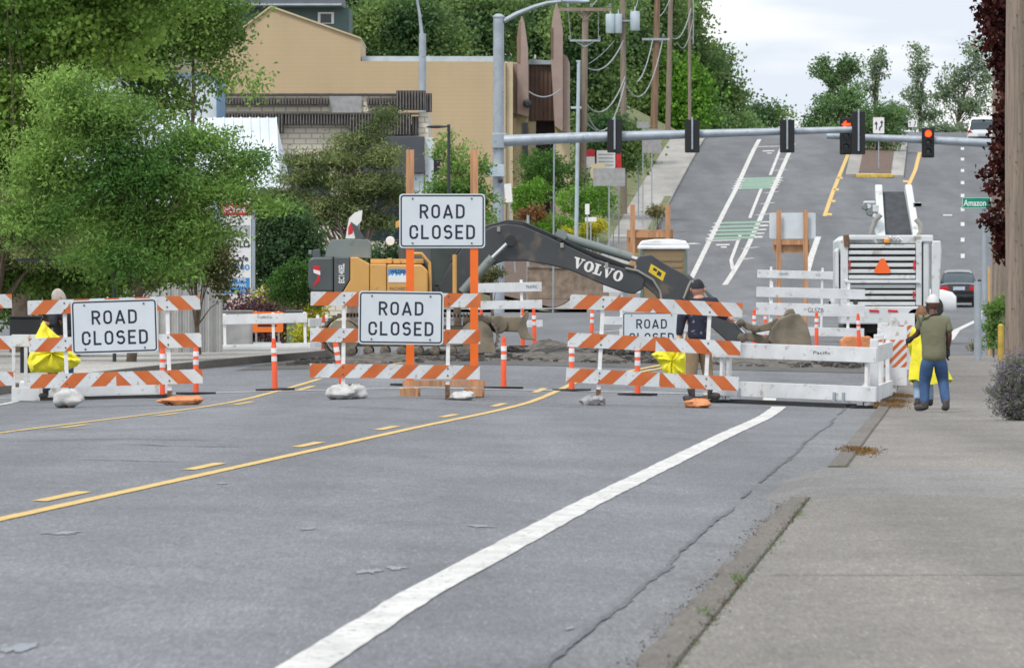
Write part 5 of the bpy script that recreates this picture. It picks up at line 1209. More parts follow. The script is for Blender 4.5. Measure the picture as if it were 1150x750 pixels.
rn_ = np.random.default_rng(77); n_ = 420
v_ = rn_.uniform(28, 66, n_); u_ = np.where(rn_.random(n_) < .55, -1.34+rn_.normal(0, .035, n_), -1.12+rn_.normal(0, .012, n_))
z_ = np.array([P(a) for a in v_])+np.where(u_ < -1.28, -.082, -.012)
o = leaves_mesh('leaf_litter', np.stack([u_+.05*v_, v_, z_], 1).tolist(), 3, .014, .013, 'litter_brown', None, 5, .2, .6)
tag(o, 'brown leaf litter and grit caught along the near kerb', 'litter', kind='stuff')
n_ = 160; v_ = rn_.uniform(28, 66, n_); o = leaves_mesh('weeds', np.stack([-1.11+rn_.normal(0, .012, n_)+.05*v_, v_, np.array([P(a) for a in v_])-.018], 1).tolist(), 5, .008, .018, 'grass_l', None, 6, .5, .2)
tag(o, 'scattered tiny green weeds in the joint behind the near kerb', 'weeds', kind='stuff')
# ================================================================== trees from measured outlines
def tpx(label, z, pxb, L_, leafm, size_px, ntw, per, spread_px, depth=.8, name='tree', group=None, seed=1, cat='tree', **k):
    p = F/z; x, y, g = at(pxb, z); 
    lb = []; rn = random.Random(seed)
    for (a, b, rx, ry) in L_:
        lb.append(((a-pxb)/p, rn.uniform(-.3, .3)*rx/p*depth, H-(b-HY)/p-g, rx/p, max(rx, ry*.7)/p*depth, ry/p))
    return tree(name, label, (x, y, g), lb, leafm, size_px/p, ntw, per, spread_px/p, group=group, seed=seed, cat=cat, **k)
# left foreground-side trees
tpx('tall maple with large leaves at the upper left edge', 172, 20, [(20,20,110,75),(-40,120,90,90),(60,120,70,70),(110,40,70,55),(-10,230,70,70),(90,-70,160,70),(180,-30,90,60),(15,270,60,40),(62,215,44,34),(50,165,50,30)], 'maple', 6.2, 1050, 60, 12, .7, 'maple_tree', 'street trees on the left', 3, trunk_r=.2, nlimb=40, lr=.14, shell=.3, aspect=.7, flat=.4)
tpx('feathery light green tree whose branches reach over the white canopy', 160, 150, [(150,190,85,44),(220,160,58,26),(265,195,44,26),(120,240,62,30),(250,216,50,13),(190,255,80,34),(300,232,30,7),(130,130,60,28),(290,178,22,12),(190,205,90,20),(210,258,34,20),(135,285,75,28),(180,278,50,26),(95,135,60,34),(45,185,50,46),(30,245,60,36),(75,100,40,22)], 'fine_green', 6, 980, 62, 13, .7, 'tree', 'street trees on the left', 5, trunk_r=.1, nlimb=40, shell=.1, lr=.14, aspect=.36, flat=.38)
tpx('darker tree behind the feathery one, with loose branch tips before the beige wall', 205, 200, [(205,30,60,45),(150,60,60,50),(235,45,32,26),(270,40,14,10),(285,95,14,14),(262,60,16,22),(240,88,22,18),(180,110,50,25),(235,10,50,25),(120,20,60,50)], 'maple_dark', 5.4, 420, 44, 10, .6, 'tree', 'street trees on the left', 6, trunk_r=.1, nlimb=14, shell=.2, lr=.18, aspect=.6)
tpx('dark thicket of trees below the big maple at the left', 190, 40, [(20,290,80,60),(100,300,80,50),(-20,330,60,50),(150,270,60,50),(60,250,90,50),(190,300,50,34)], 'maple_dark', 6, 640, 54, 12, .6, 'tree', 'street trees on the left', 8, trunk_r=.18, nlimb=20, shell=.25, aspect=.7)
tpx('low leafy thicket right behind the leftmost barricade and black fence rail', 166, 90, [(20,300,60,34),(90,300,60,36),(150,300,44,34),(190,296,34,26),(60,275,60,24),(-20,300,50,40)], 'maple_dark', 6, 520, 46, 10, .6, 'bush', None, 11, 'bush', trunk_r=.05, nlimb=10, shell=.3, aspect=.6, flat=.5)
tpx('pine with drooping soft branches at the far left edge', 165, -20, [(10,250,70,22),(30,280,75,18),(-10,225,50,20),(60,292,40,9)], 'pine', 6, 240, 70, 9, .7, 'pine_tree', None, 9, trunk_r=.14, nlimb=20, shell=.2, aspect=.2, flat=.4)
tpx('reddish leaved bush behind the grey pleated fence', 168, 225, [(225,270,38,48),(250,300,20,42),(190,285,34,34),(205,240,26,22)], 'photinia', 3.6, 700, 16, 4.5, .7, 'bush', None, 10, 'bush', trunk_r=.06, nlimb=12, shell=.4, aspect=.6)
tpx('spreading pine with bare lower limbs in front of the block building', 235, 400, [(422,140,12,14),(432,128,10,7),(400,158,26,10),(385,180,36,12),(428,178,26,14),(352,200,38,11),(412,208,50,12),(322,222,34,10),(448,222,16,12),(380,232,50,11),(345,246,34,8),(418,248,40,9),(340,180,18,9)], 'pine', 5.6, 520, 74, 7.5, .7, 'pine_tree', None, 12, bark='pine_bark', trunk_r=.24, nlimb=46, shell=.1, aspect=.22, flat=.45, trunk_top=5, lr=.22)
tpx('dark glossy evergreen bush left of the excavator', 215, 315, [(300,280,38,34),(330,270,34,34),(290,300,30,28),(345,290,26,30),(315,245,30,20)], 'dark_bush', 4.5, 700, 18, 5, .7, 'bush', None, 13, 'bush', trunk_r=.1, shell=.4, aspect=.6)
tpx('clipped dark green shrub behind the excavator tail', 200, 335, [(335,318,28,26),(318,322,20,22),(352,326,18,22)], 'hedge', 3.2, 420, 18, 3.4, .8, 'bush', None, 14, 'bush', trunk_r=.05, shell=.5, aspect=.5)
tpx('dark shrubbery behind the excavator cab', 225, 440, [(440,300,34,30),(400,300,36,30),(470,290,20,36),(365,305,26,26)], 'dark_bush', 4, 600, 16, 4.5, .7, 'bush', None, 15, 'bush', trunk_r=.08, shell=.4, aspect=.6)
tpx('light green tree between block building and signal pole', 262, 515, [(515,200,26,42),(497,165,14,20),(535,225,22,34),(520,250,34,24),(490,225,20,26),(545,185,10,16)], 'fine_green', 4.4, 520, 16, 4.5, .7, 'tree', None, 16, trunk_r=.12, shell=.3)
shrub('shrub', 'low purple leaved shrub behind the white barrier with the DETOUR sign', at(285, 203), 1.7, 1.0, 1.25, 'purple_leaf', .09, 420, 14, seed=17)
shrub('shrub', 'bright yellow green shrub beside the purple one', at(322, 206), 1.3, .9, 1.35, 'yellow_leaf', .09, 400, 14, seed=18); bpy.data.objects[-1]
shrub('shrub', 'small yellow green shrub low beside the excavator track', at(356, 188), .8, .6, .62, 'yellow_leaf', .08, 160, 12, seed=19)
# right side: bush with lavender, burgundy maple, weeds
t = thing('lavender_bush', 'round grey green lavender bush with purple flower tips at the right edge', 'bush', (wx(1150, 112), 112, P(112)-.02), None)
rng = np.random.default_rng(4); pts = lobes_pts([(.0,0,.36,.36,.34,.42)], 1300, rng, .75); pts = pts[pts[:,2] > .0]
leaves_mesh('foliage', pts, 10, .02, .05, 'lav_green', t, 1, 1, .2); leaves_mesh('flower_spikes', (pts*1.06).tolist(), 9, .018, .035, 'lavender_l', t, 2, 1, .3)
m = MB()
for k in range(40):
    e = pts[rng.integers(len(pts))]; m.tube([(0,0,0), (e[0]*.5, e[1]*.5, e[2]*.6), tuple(e)], [.006,.004,.002], 4)
m.build('stem', 'bark', t)
tpx('dark red leaved maple behind the utility pole', 158, 1150, [(1128,20,26,60),(1134,90,20,40),(1130,150,20,34),(1124,195,20,30),(1120,250,18,24),(1135,275,20,24),(1160,150,40,110),(1165,30,60,80)], 'burgundy', 7, 900, 17, 5, .5, 'maple_tree', None, 21, trunk_r=.1, shell=.35, aspect=.7, flat=.6, droop=.5)
tpx('leafy green weeds between the grey post and the utility pole', 172, 1116, [(1116,372,13,20),(1112,350,9,12),(1124,345,9,14)], 'fine_green', 4, 130, 14, 3.5, .6, 'weed', None, 22, 'weed', trunk_r=.02, shell=.2)
tpx('pale weeds at the foot of the grey post', 176, 1098, [(1096,388,7,7)], 'dry_leaf', 3, 30, 12, 2.5, .6, 'weed', None, 23, 'weed', trunk_r=.015, shell=.2)
# hill side planting, far left corner
for i, (lab, z, px_, L_, lm, n) in enumerate((
    ('round green shrub left on the bank below the towers', 436, 632, [(620,255,22,16),(648,258,22,14),(600,262,14,14)], 'lime', 260),
    ('light green shrub on the bank behind the silver pole', 430, 668, [(672,225,20,22),(655,230,14,20),(640,225,18,18)], 'lime', 300),
    ('dark green hedge in front of the brown building entrance', 441, 620, [(610,185,30,17),(635,200,26,20),(600,200,16,18)], 'hedge', 380),
    ('orange red tinged shrub beside the signal pole', 432, 598, [(602,240,10,6),(588,241,6,5)], 'red_leaf', 110),
    ('light green shrub just right of the signal pole', 434, 592, [(585,222,16,18),(605,215,14,16)], 'lime', 180),
    ('yellow leaved shrub at the foot of the utility pole', 418, 668, [(668,254,12,8),(660,258,8,6)], 'yellow_leaf', 110),
    ('small yellow leaved shrub left of the silver pole', 418, 640, [(638,262,8,5)], 'yellow_leaf', 50),
    ('tuft of pale grass on the kerb of the hill road', 438, 738, [(737,237,9,5)], 'dry_leaf', 50),
    ('yellow tinged shrub behind the far white barrier', 300, 553, [(552,308,15,9),(545,314,10,7)], 'photinia', 70))):
    tpx(lab, z, px_, L_, lm, 3.2, n, 14, 3, .8, 'shrub', 'shrubs on the far corner bank', 30+i, 'shrub', trunk_r=.06, nlimb=6, shell=.45)
# distant wood on the left hill: every crown its own tree
FT = [(430,540,[(430,40,40,26),(400,50,30,22)],'forest_l','bright green rounded tree right behind the beige gable'),
      (470,530,[(480,60,50,40),(450,20,50,30)],'forest','dark tree behind the rear street lamp pole'),
      (390,540,[(390,10,40,30),(420,-10,50,30)],'forest','dark tree above the beige gable'),
      (540,535,[(540,30,50,44),(525,60,36,26)],'forest','dark tree behind the top of the signal pole'),
      (600,545,[(605,30,44,40),(610,75,34,36)],'forest','dark tree between the two pointed towers'),
      (655,530,[(660,40,40,44),(665,100,34,50),(650,140,30,40)],'forest','dark tree behind the crossarm pole'),
      (700,601,[(700,60,34,60),(705,130,34,44),(690,160,30,24)],'forest','dark tree behind the transformer pole'),
      (735,605,[(735,20,30,50),(740,70,30,40)],'forest','dark tree behind the brown pole'),
      (765,620,[(762,30,22,34),(775,70,26,34),(765,5,16,20),(750,50,20,30)],'forest','dark tree at the upper edge of the wood'),
      (800,640,[(795,75,22,24),(805,105,22,26),(812,128,20,18)],'forest','dark tree on the right slope of the wood'),
      (755,601,[(757,85,24,24),(765,120,30,28),(745,130,22,22),(775,100,14,16)],'lime','bright green tree before the dark wood'),
      (796,615,[(795,130,16,14),(785,140,16,10)],'forest_l','green bush where the wood meets the road'),
      (822,655,[(822,140,18,12),(834,142,12,8)],'forest_l','low bush at the lower right end of the wood'),
      (560,500,[(560,100,40,30),(580,130,30,26)],'forest','dark tree hidden behind the long beige wall'),
      (720,615,[(720,-10,50,40),(690,10,40,30)],'forest','dark tree at the top of the frame behind the poles'),
      (500,560,[(500,-10,60,30),(560,0,50,30)],'forest','dark tree at the top of the frame by the lamp pole'),
      (640,560,[(640,-10,50,36)],'forest','dark tree at the top of the frame above the towers'),
      (858,680,[(858,128,18,11),(845,135,12,8),(872,135,12,8)],'forest','round dark tree beyond the crest between two signal heads'),
      (675,480,[(678,160,24,30),(705,165,14,26)],'forest','shaded tree just behind the black signal head on the left')]
for i, (px_, z_, L_, lm, lab) in enumerate(FT):
    A = sum(l[2]*l[3] for l in L_)
    x, y, g = at(px_, z_)
    tpx(lab, z_, px_, L_, lm, 4.4 if A > 900 else 3.6, int(max(40, A*.10)), 66, 11, .8, 'tree', 'trees of the wooded hill on the left', 60+i, trunk_r=.25, nlimb=14, shell=.35, aspect=.7, flat=.45)
RT = [(950,600,[(925,82,18,12),(955,75,20,16),(940,92,16,12),(935,110,18,12),(925,70,8,12)],'forest_l','open crowned tree beyond the crest, left of centre',1.0),
      (985,605,[(985,80,14,20),(975,100,10,14),(990,65,8,12)],'pale_green','thin airy tree beyond the crest right of the open crowned one',.55),
      (1035,610,[(1033,75,15,24),(1030,110,20,22),(1045,130,14,14),(1028,55,8,12)],'pale_green','slender airy tree beyond the crest left of the signal with round red',.62),
      (1072,615,[(1075,90,20,22),(1095,62,18,24),(1060,105,16,20),(1105,90,14,30),(1090,120,26,14)],'pale_green','tall airy tree beyond the crest above the white car',.62),
      (935,590,[(930,128,24,20),(955,110,18,18),(912,140,14,9),(965,130,16,14),(945,145,30,9)],'forest_l','dense green tree just behind the red arrow signal',1.3),
      (1010,585,[(1005,128,20,14),(1020,140,18,10),(990,145,14,9)],'pale_green','bush behind the far white arrow sign',1.0),
      (1060,600,[(1060,144,24,7),(1085,144,14,6)],'pale_green','low bush on the crest left of the white car',1.0)]
for i, (px_, z_, L_, lm, lab, dn) in enumerate(RT):
    A = sum(l[2]*l[3] for l in L_)
    tpx(lab, z_, px_, L_, lm, 3.3, int(max(40, A*.34*dn)), 12, 3, .8, 'tree', 'trees beyond the crest of the hill road', 90+i, trunk_r=.12, nlimb=30, shell=.1, aspect=.6, lr=.35)
tpx('round green tree standing in the median island', 545, 985, [(982,135,24,24),(998,150,20,20),(972,155,16,14),(1005,128,12,12)], 'forest_l', 3.4, 330, 16, 3, .8, 'tree', None, 99, trunk_r=.12, shell=.3)
tpx('line of dark bushes along the left verge below the wood', 500, 700, [(690,178,12,10)], 'hedge', 3, 70, 14, 3, .8, 'shrub', None, 98, 'shrub', trunk_r=.04)

# ================================================================== buildings
def bpx(z, pxb):
    x = wx(pxb, z); g = gz(x, z); p = F/z
    return (x, z, g), (lambda a, b: ((a-pxb)/p, H-(b-HY)/p-g)), p
def poly(name, fn, pts, y0, y1, m_, parent, bev=0):
    m = MB(); m.prism([fn(*a) for a in pts], y0, y1); return m.build(name, m_, parent, bev=bev)
loc, q_, p = bpx(446, 420); B = thing('gabled_building', 'large plain beige windowless building with a sloping gable and long flat wing', 'building', loc)
poly('wall', q_, [(228,360),(228,68),(262,40),(304,8.5),(405,44),(405,69),(568,69.5),(568,360)], 0, 16, 'beige', B)
poly('roof_edge', q_, [(406,63),(566,63),(566,69.3),(406,68.8)], .6, 15, 'flashing', B)
poly('roof_edge', q_, [(226,69),(262,38.2),(304,6.5),(405.6,42.5),(405.6,44.2),(304,8.6),(262,40.2),(228,68.4)], -.12, 16.1, 'beige_light', B)
poly('corner_wall', q_, [(568.6,360),(568.6,69.5),(576,69.5),(576,360)], .25, 10, 'beige_light', B)
loc, q_, p = bpx(452, 605); B = thing('towered_building', 'brown and mauve building with two pointed shingle towers and a dark entrance', 'building', loc)
poly('wall', q_, [(576,360),(576,70),(593.5,70),(593.5,360)], .4, 8, 'beige_light', B)
poly('upper_wall', q_, [(575,127),(575,72),(594,72),(594,130)], -.3, 2, 'mauve', B)
poly('tower', q_, [(581,72),(580.5,46),(584,24),(586,18),(589,26),(593,55),(593.5,132),(581,128)], -.7, 1.6, 'mauve', B); poly('tower_edge', q_, [(580.6,70),(580.4,44),(583,24),(584,24),(584,72)], -.74, -.705, 'pole_brown', B)
poly('panelled_wall', q_, [(594,135),(594,72),(623,72),(623,135)], 1.2, 8, 'brown_panel', B); poly('cornice', q_, [(594,72),(594,66),(623,68),(623,72)], 1.0, 8, 'flashing', B)
for k in range(6): poly('panel_batten', q_, [(596+4.6*k,134),(596+4.6*k,73),(596.8+4.6*k,73),(596.8+4.6*k,134)], 1.13, 1.2, 'shingle', B)
poly('tower', q_, [(619,72),(619,32),(622,12),(625,3),(628,12),(632,34),(632,148),(623,142)], -.7, 1.6, 'mauve', B); poly('tower_edge', q_, [(618.9,66),(618.8,32),(621,32),(621,66)], -.74, -.705, 'brown_panel', B)
poly('side_wall', q_, [(632.4,148),(632.4,61),(637,64),(640,72),(640,150)], -.3, 8, 'mauve', B)
poly('lower_wall', q_, [(623.6,330),(623.6,142),(640,150),(640,330)], .2, 8, 'beige_light', B)
poly('entrance', q_, [(594,330),(594,135.4),(623,135.4),(623,330)], 2.6, 3, 'purple', B); poly('column', q_, [(594,330),(594,135.6),(602,135.6),(602,330)], 1.3, 2.5, 'beige_light', B)
poly('window', q_, [(587,185),(587,138),(593,138),(593,185)], .3, .38, 'pane', B); poly('column', q_, [(576.4,200),(576.4,132),(580,132),(580,200)], -.1, .38, 'beige', B)
m = MB(); a = q_(592, 117); m.lathe([(.1,-.2),(.22,-.1),(.22,.1),(.1,.15)], 12, 0, (a[0], -.95, a[1]), 'y'); m.build('wall_lamp', 'dark_metal', B)
m = MB(); a = q_(601, 65); m.box(a[0]-.05, a[0]+.05, 2, 2.1, a[1], a[1]+.2); m.build('vent', 'pure_white', B)
loc, q_, p = bpx(318, 370); B = thing('block_building', 'low cream block building with dark batten mansard bands', 'building', loc)
def brickmat():
    m = mat('block_cream', (.56,.50,.40), .85, .06, 2); nt = m.node_tree; N = nt.nodes; L = nt.links
    br = N.new('ShaderNodeTexBrick'); br.inputs['Color1'].default_value = (.74,.68,.56,1); br.inputs['Color2'].default_value = (.70,.64,.52,1); br.inputs['Mortar'].default_value = (.42,.38,.31,1)
    br.inputs['Scale'].default_value = 1; br.inputs['Brick Width'].default_value = .42; br.inputs['Row Height'].default_value = .19; br.inputs['Mortar Size'].default_value = .02
    tc = N.new('ShaderNodeTexCoord'); sx = N.new('ShaderNodeSeparateXYZ'); cx = N.new('ShaderNodeCombineXYZ')
    L.new(tc.outputs['Object'], sx.inputs[0]); ad = N.new('ShaderNodeMath'); L.new(sx.outputs[0], ad.inputs[0]); L.new(sx.outputs[1], ad.inputs[1]); L.new(ad.outputs[0], cx.inputs[0]); L.new(sx.outputs[2], cx.inputs[1])
    L.new(cx.outputs[0], br.inputs['Vector']); L.new(br.outputs['Color'], N['Principled BSDF'].inputs['Base Color'])
brickmat()
poly('upper_wall', q_, [(246,135),(246,107),(445,107),(445,135)], .3, 14, 'block_cream', B)
poly('wall', q_, [(246,360),(246,140),(470,140),(470,126),(481,126),(481,360)], 0, 14, 'block_cream', B)
poly('roof_edge', q_, [(246,107),(246,105),(446,105),(446,107)], .2, 14.1, 'shingle', B)
def batten(a, b, t, bt, y):
    o = poly('mansard_band', q_, [(a,bt),(a,t),(b,t),(b,bt)], y, y+.25, 'shingle', B); m = MB(); x = a+1
    while x < b-1:
        c_ = q_(x, bt); d_ = q_(x+.9, t); m.box(c_[0], d_[0], y-.09, y, c_[1]+.02, d_[1]-.02); x += 3.3
    m.build('batten', 'batten_grey', o)
batten(247, 369, 110, 118, .02); batten(412, 444, 110, 118, .02); batten(445, 478, 102, 124, -.2); batten(478.5, 485, 105, 126, .0)
poly('grey_block_panel', q_, [(370,127),(370,108),(406,108),(406,127)], .2, .29, 'fence_grey', B)
batten(256, 319, 128, 150, -.4); batten(320, 392, 128, 140.5, -.35); batten(392.5, 462, 128, 152, -.4); batten(462.5, 470, 131, 152, -.2)
poly('eave', q_, [(246,129),(246,127),(470,127),(470,129)], -.45, .28, 'shingle', B)
poly('sign_band', q_, [(386,195),(386,154),(477,154),(477,195)], -1.2, -.5, 'sign_slate', B, .02); poly('white_pier', q_, [(478,225),(478,155),(487,155),(487,225)], -.9, -.2, 'canopy_white', B)
poly('canopy_panel', q_, [(455,215),(455,196),(476,196),(476,225)], -.9, -.4, 'canopy_white', B)
poly('window', q_, [(318,250),(318,180),(370,180),(370,250)], -.05, .0, 'pane', B); poly('window', q_, [(400,270),(400,200),(455,200),(455,270)], -.05, .0, 'pane', B)
poly('door_pillar', q_, [(462,300),(462,226),(476,226),(476,300)], -.3, -.01, 'beige', B)
loc, q_, p = bpx(275, 260); B = thing('metal_canopy', 'pale ribbed metal roof with a steep slope left of the block building', 'canopy', loc)
m = MB(); P0 = [q_(190,214), q_(316,214), q_(310,132.5), q_(182,132.5)]
m.add([(P0[0][0],-3,P0[0][1]),(P0[1][0],-3,P0[1][1]),(P0[2][0],0,P0[2][1]),(P0[3][0],0,P0[3][1]),(P0[0][0],3,P0[0][1]),(P0[1][0]+.25,3,P0[1][1])], [(0,1,2,3),(3,2,5,4),(1,5,2),(0,3,4),(0,4,5,1)]); m.build('roof', 'canopy_white', B)
m = MB()
for k in range(14):
    a = P0[0][0]+(P0[1][0]-P0[0][0])*k/13; b = P0[3][0]+(P0[2][0]-P0[3][0])*k/13; m.bar((a,-3.03,P0[0][1]), (b,-.03,P0[3][1]), .05, .06)
m.build('roof_seam', 'canopy_white', B)
for a in (200, 300):
    m = MB(); c_ = q_(a, 214); m.box(c_[0]-.1, c_[0]+.1, -.1, .1, 0, c_[1]); m.build('column', 'galv', B)
loc, q_, p = bpx(300, 200); B = thing('pale_building', 'pale blue white building with blue trimmed edges glimpsed through the trees', 'building', loc)
poly('wall', q_, [(60,360),(60,86),(243,86),(243,360)], 0, 8, 'canopy_white', B); poly('trim', q_, [(60,86),(60,84),(244.5,84),(244.5,360),(243.2,360),(243.2,86)], -.15, 8.1, 'blue_edge', B)
poly('window', q_, [(80,330),(80,250),(130,250),(130,330)], -.05, -.0, 'pane', B)
loc, q_, p = bpx(470, 330); B = thing('house', 'teal house with a grey roof above the beige gable', 'house', loc)
poly('wall', q_, [(266,60),(266,7),(392,9),(392,60)], 0, 10, 'teal_siding', B); poly('roof', q_, [(255,9),(262,-30),(380,-30),(386,9)], -.8, 10.5, 'roof_grey', B)
poly('gutter', q_, [(258,7),(258,5),(384,5),(384,7)], -.95, -.81, 'flashing', B)
w_ = poly('window', q_, [(357,27),(357,14),(375,14),(375,27)], -.08, -.0, 'pure_white', B); poly('pane', q_, [(360,26),(360,16),(372,16),(372,26)], -.12, -.085, 'pane', w_)
loc, q_, p = bpx(398, 640); x0, z0b = q_(592, 333); x1, _ = q_(682, 333)
W_ = thing('retaining_wall', 'low brown stone retaining wall on the far corner, seen under the boom', 'wall', loc)
poly('wall_face', q_, [(592,336),(592,301),(640,302),(660,305),(680,320),(684,330),(684,336)], 0, .5, 'wall_stone', W_, .03)
m = MB()
for k, (a, b) in enumerate(((592,301),(616,302),(640,302.5))): c_ = q_(a, b); d_ = q_(a+23.5, b-2); m.box(c_[0], d_[0], -.06, .56, c_[1]+.004, d_[1])
m.build('coping', 'wall_stone', W_, bev=.02)
poly('bank_house', q_, [(0,0),(1,0),(1,1)], 0, 1, 'beige', W_) if 0 else None

# ================================================================== poles, signals, lamps
def pole_px(name, lab, cat, z, px0, y0, px1, y1, r0, r1, m_, group=None, base=True, part='pole'):
    x, y, g = at(px1, z); t = thing(name, lab, cat, (x, y, g), group)
    m = MB(); m.tube([(0,0,-.1), (wx(px0, z)-x, 0, wz(y0, z)-g)], [r1, r0], 14); m.build(part, m_, t, smooth=True); return t, x, g
Z = 388; p = F/Z
sp, x_, g_ = pole_px('signal_pole', 'grey signal pole on the far left corner with a long arm of black signal heads', 'traffic signal', Z, 560, 20, 559.5, 330, .23, .27, 'galv')
f = lambda px, py: (wx(px, Z)-x_, wz(py, Z)-g_)
m = MB(); a = f(560, 20); m.lathe([(.26,0),(.26,.06),(.1,.16)], 14, 0, (a[0], 0, a[1])); m.build('cap', 'galv', sp)
m = MB(); m.tube([(f(x, y)[0], 0, f(x, y)[1]) for x, y in ((566,24),(580,16),(600,8),(615,3.5),(630,2))], [.11,.10,.09,.08,.07], 8); m.build('lamp_arm', 'galv', sp, smooth=True)
m = MB(); a = f(646, 1.5); m.blob((a[0], 0, a[1]), (.62,.2,.10)); m.build('lamp_head', 'flashing', sp, smooth=True)
m = MB(); m.tube([(f(x, y)[0], -.3, f(x, y)[1]) for x, y in ((566,158.5),(660,154.5),(760,151.5),(860,148.5),(970,145.5))], [.25,.22,.19,.16,.13], 14); m.build('mast_arm', 'galv', sp, smooth=True)
m = MB()
a = f(561, 159); m.box(a[0]-.32, a[0]+.32, -.35, .3, a[1]-.3, a[1]+.35)
m.build('arm_bracket', 'galv', sp, bev=.03)
m = MB(); a = f(556, 192); m.box(a[0]-.38, a[0]+.4, -.5, -.28, a[1]-.26, a[1]+.26); m.build('sign_box', 'flashing', sp, bev=.02)
m = MB(); a = f(562, 203); m.lathe([(.05,-.3),(.11,-.28),(.11,0)], 12, 0, (a[0], -.3, a[1]), 'y'); m.build('camera', 'dark_metal', sp)
def head(parent, fx, px, py0, py1, wpx, yb, lit=None, arrow=False, back=True, pp=p, side=False):
    a = fx(px, py1); b = fx(px, py0); w_ = wpx/pp; m = MB(); m.prism(rrect(a[0]-w_/2, a[0]+w_/2, a[1], b[1], .05), yb, yb+.05)
    hd = m.build('signal_head', 'black_paint', parent); h = (b[1]-a[1])/3.25; m = MB(); m.box(a[0]-w_*.33, a[0]+w_*.33, yb+.05 if back else yb-.2, yb+.25 if back else yb-.001, a[1]+.05, b[1]-.05); m.build('housing', 'black_paint', hd, bev=.02)
    if back:
        m = MB(); m.box(a[0]-.035, a[0]+.035, yb-.08, yb-.003, a[1]+.15, b[1]+.12); m.build('mount', 'galv', hd)
    else:
        for k in range(3):
            zc = a[1]+(b[1]-a[1])*(.2+.3*k); m = MB(); m.lathe([(.155,-.205),(.155,-.2),(.15,-.2)], 16, 0, (a[0], yb, zc), 'y')
            r = min(.15, w_*.33)
            vs = []; n = 12
            for i in range(n+1):
                t_ = R(-20+220*i/n)
                for yy, rr in ((yb-.2, r*1.1), (yb-.42, r*1.1), (yb-.42, r*.98), (yb-.2, r*.98)): vs.append((a[0]+rr*math.cos(t_), yy, zc+rr*math.sin(t_)))
            m2 = MB(); m2.add(vs, [(i*4+k2, i*4+(k2+1)%4, i*4+4+(k2+1)%4, i*4+4+k2) for i in range(n) for k2 in range(4)]); m2.build('visor', 'black_paint', hd)
            m3 = MB()
            if lit is not None and k == 2 and arrow:
                m3.prism([(a[0]-.20,zc),(a[0]-.02,zc+.17),(a[0]+.03,zc+.12),(a[0]-.05,zc+.05),(a[0]+.19,zc+.05),(a[0]+.19,zc-.05),(a[0]-.05,zc-.05),(a[0]+.03,zc-.12),(a[0]-.02,zc-.17)], yb-.24, yb-.21)
            else: m3.lathe([(r*.3,-.235),(r*.8,-.225),(r,-.205)], 18, 0, (a[0], yb, zc), 'y')
            m3.build('lens', 'red_light' if (lit is not None and k == 2) else 'glass_dark', hd)
    return hd
for px_ in (690, 777, 883.5): head(sp, f, px_, 135, 172, 16.5, -.72)
head(sp, f, 963.5, 126, 174, 15, -.72)
# second mast arm with lit signals, pole hidden at the right
Z2 = 398; p2 = F/Z2
sp2, x2_, g2_ = pole_px('signal_pole', 'grey signal pole hidden at right whose arm carries the two lit red signals', 'traffic signal', Z2, 1172, 40, 1172, 330, .22, .27, 'galv')
f2 = lambda px, py: (wx(px, Z2)-x2_, wz(py, Z2)-g2_)
m = MB(); m.tube([(f2(x, y)[0], -.3, f2(x, y)[1]) for x, y in ((1172,163),(1110,161),(1040,157.5),(980,155),(928,153))], [.22,.19,.17,.15,.13], 14); m.build('mast_arm', 'galv', sp2, smooth=True)
head(sp2, f2, 949.5, 132, 174, 14, -.6, 1, True, False, p2); head(sp2, f2, 1041.5, 144, 177.5, 14, -.6, 1, False, False, p2)
# pole mounted lamps and other posts
Zb = 376
t, xx, gg = pole_px('street_lamp', 'grey street lamp pole rising behind the block building', 'street lamp', Zb, 474.5, 38, 474.5, 330, .15, .18, 'galv')
m = MB(); m.tube([(wx(474, Zb)-xx, 0, wz(42, Zb)-gg), (wx(471, Zb)-xx, 0, wz(15, Zb)-gg), (wx(467, Zb)-xx, 0, wz(-8, Zb)-gg)], [.08,.06,.05], 8); m.build('lamp_arm', 'galv', t)
Zb = 258
t, xx, gg = pole_px('street_lamp', 'slim black lamp post with a flat head beside the green tree', 'street lamp', Zb, 504, 140, 504, 340, .045, .05, 'dark_metal')
m = MB(); a = (wx(490, Zb)-xx, wz(142.5, Zb)-gg); m.blob((a[0], 0, a[1]), (.30,.14,.045)); m.box(a[0], -a[0]*0+.03, -.03, .03, a[1]-.02, a[1]+.03); m.build('lamp_head', 'dark_metal', t, smooth=False)
t, xx, gg = pole_px('signal_head_post', 'black signal head seen sideways on a post left of the slim lamp', 'traffic signal', 300, 489, 170, 489, 345, .05, .05, 'dark_metal')
m = MB()
for k in range(3):
    a = (wx(491, 300)-xx, wz(174+9*k, 300)-gg); m.box(a[0]-.12, a[0]+.1, -.2, .2, a[1]-.13, a[1]+.11); m.box(a[0]+.1, a[0]+.25, -.15, .15, a[1]+.02, a[1]+.10)
m.build('signal_head', 'black_paint', t, bev=.01)
t, xx, gg = pole_px('lamp_post', 'thin black fence post at left above the leftmost barricade', 'post', 160, 128.5, 292, 128.5, 395, .03, .035, 'dark_metal')
m = MB(); m.tube([(0, 0, wz(293,160)-gg), (wx(18,160)-xx, .0, wz(292,160)-gg)], .025, 6); m.build('rail', 'dark_metal', t)
def insulators(t, pts, xx, gg, Z):
    for (a, b) in pts:
        m = MB(); m.lathe([(.05,0),(.09,.05),(.05,.1),(.08,.15),(.04,.2)], 10, 0, (wx(a, Z)-xx, 0, wz(b, Z)-gg)); m.build('insulator', 'exc_light', t)
U = {}
Zu = 458
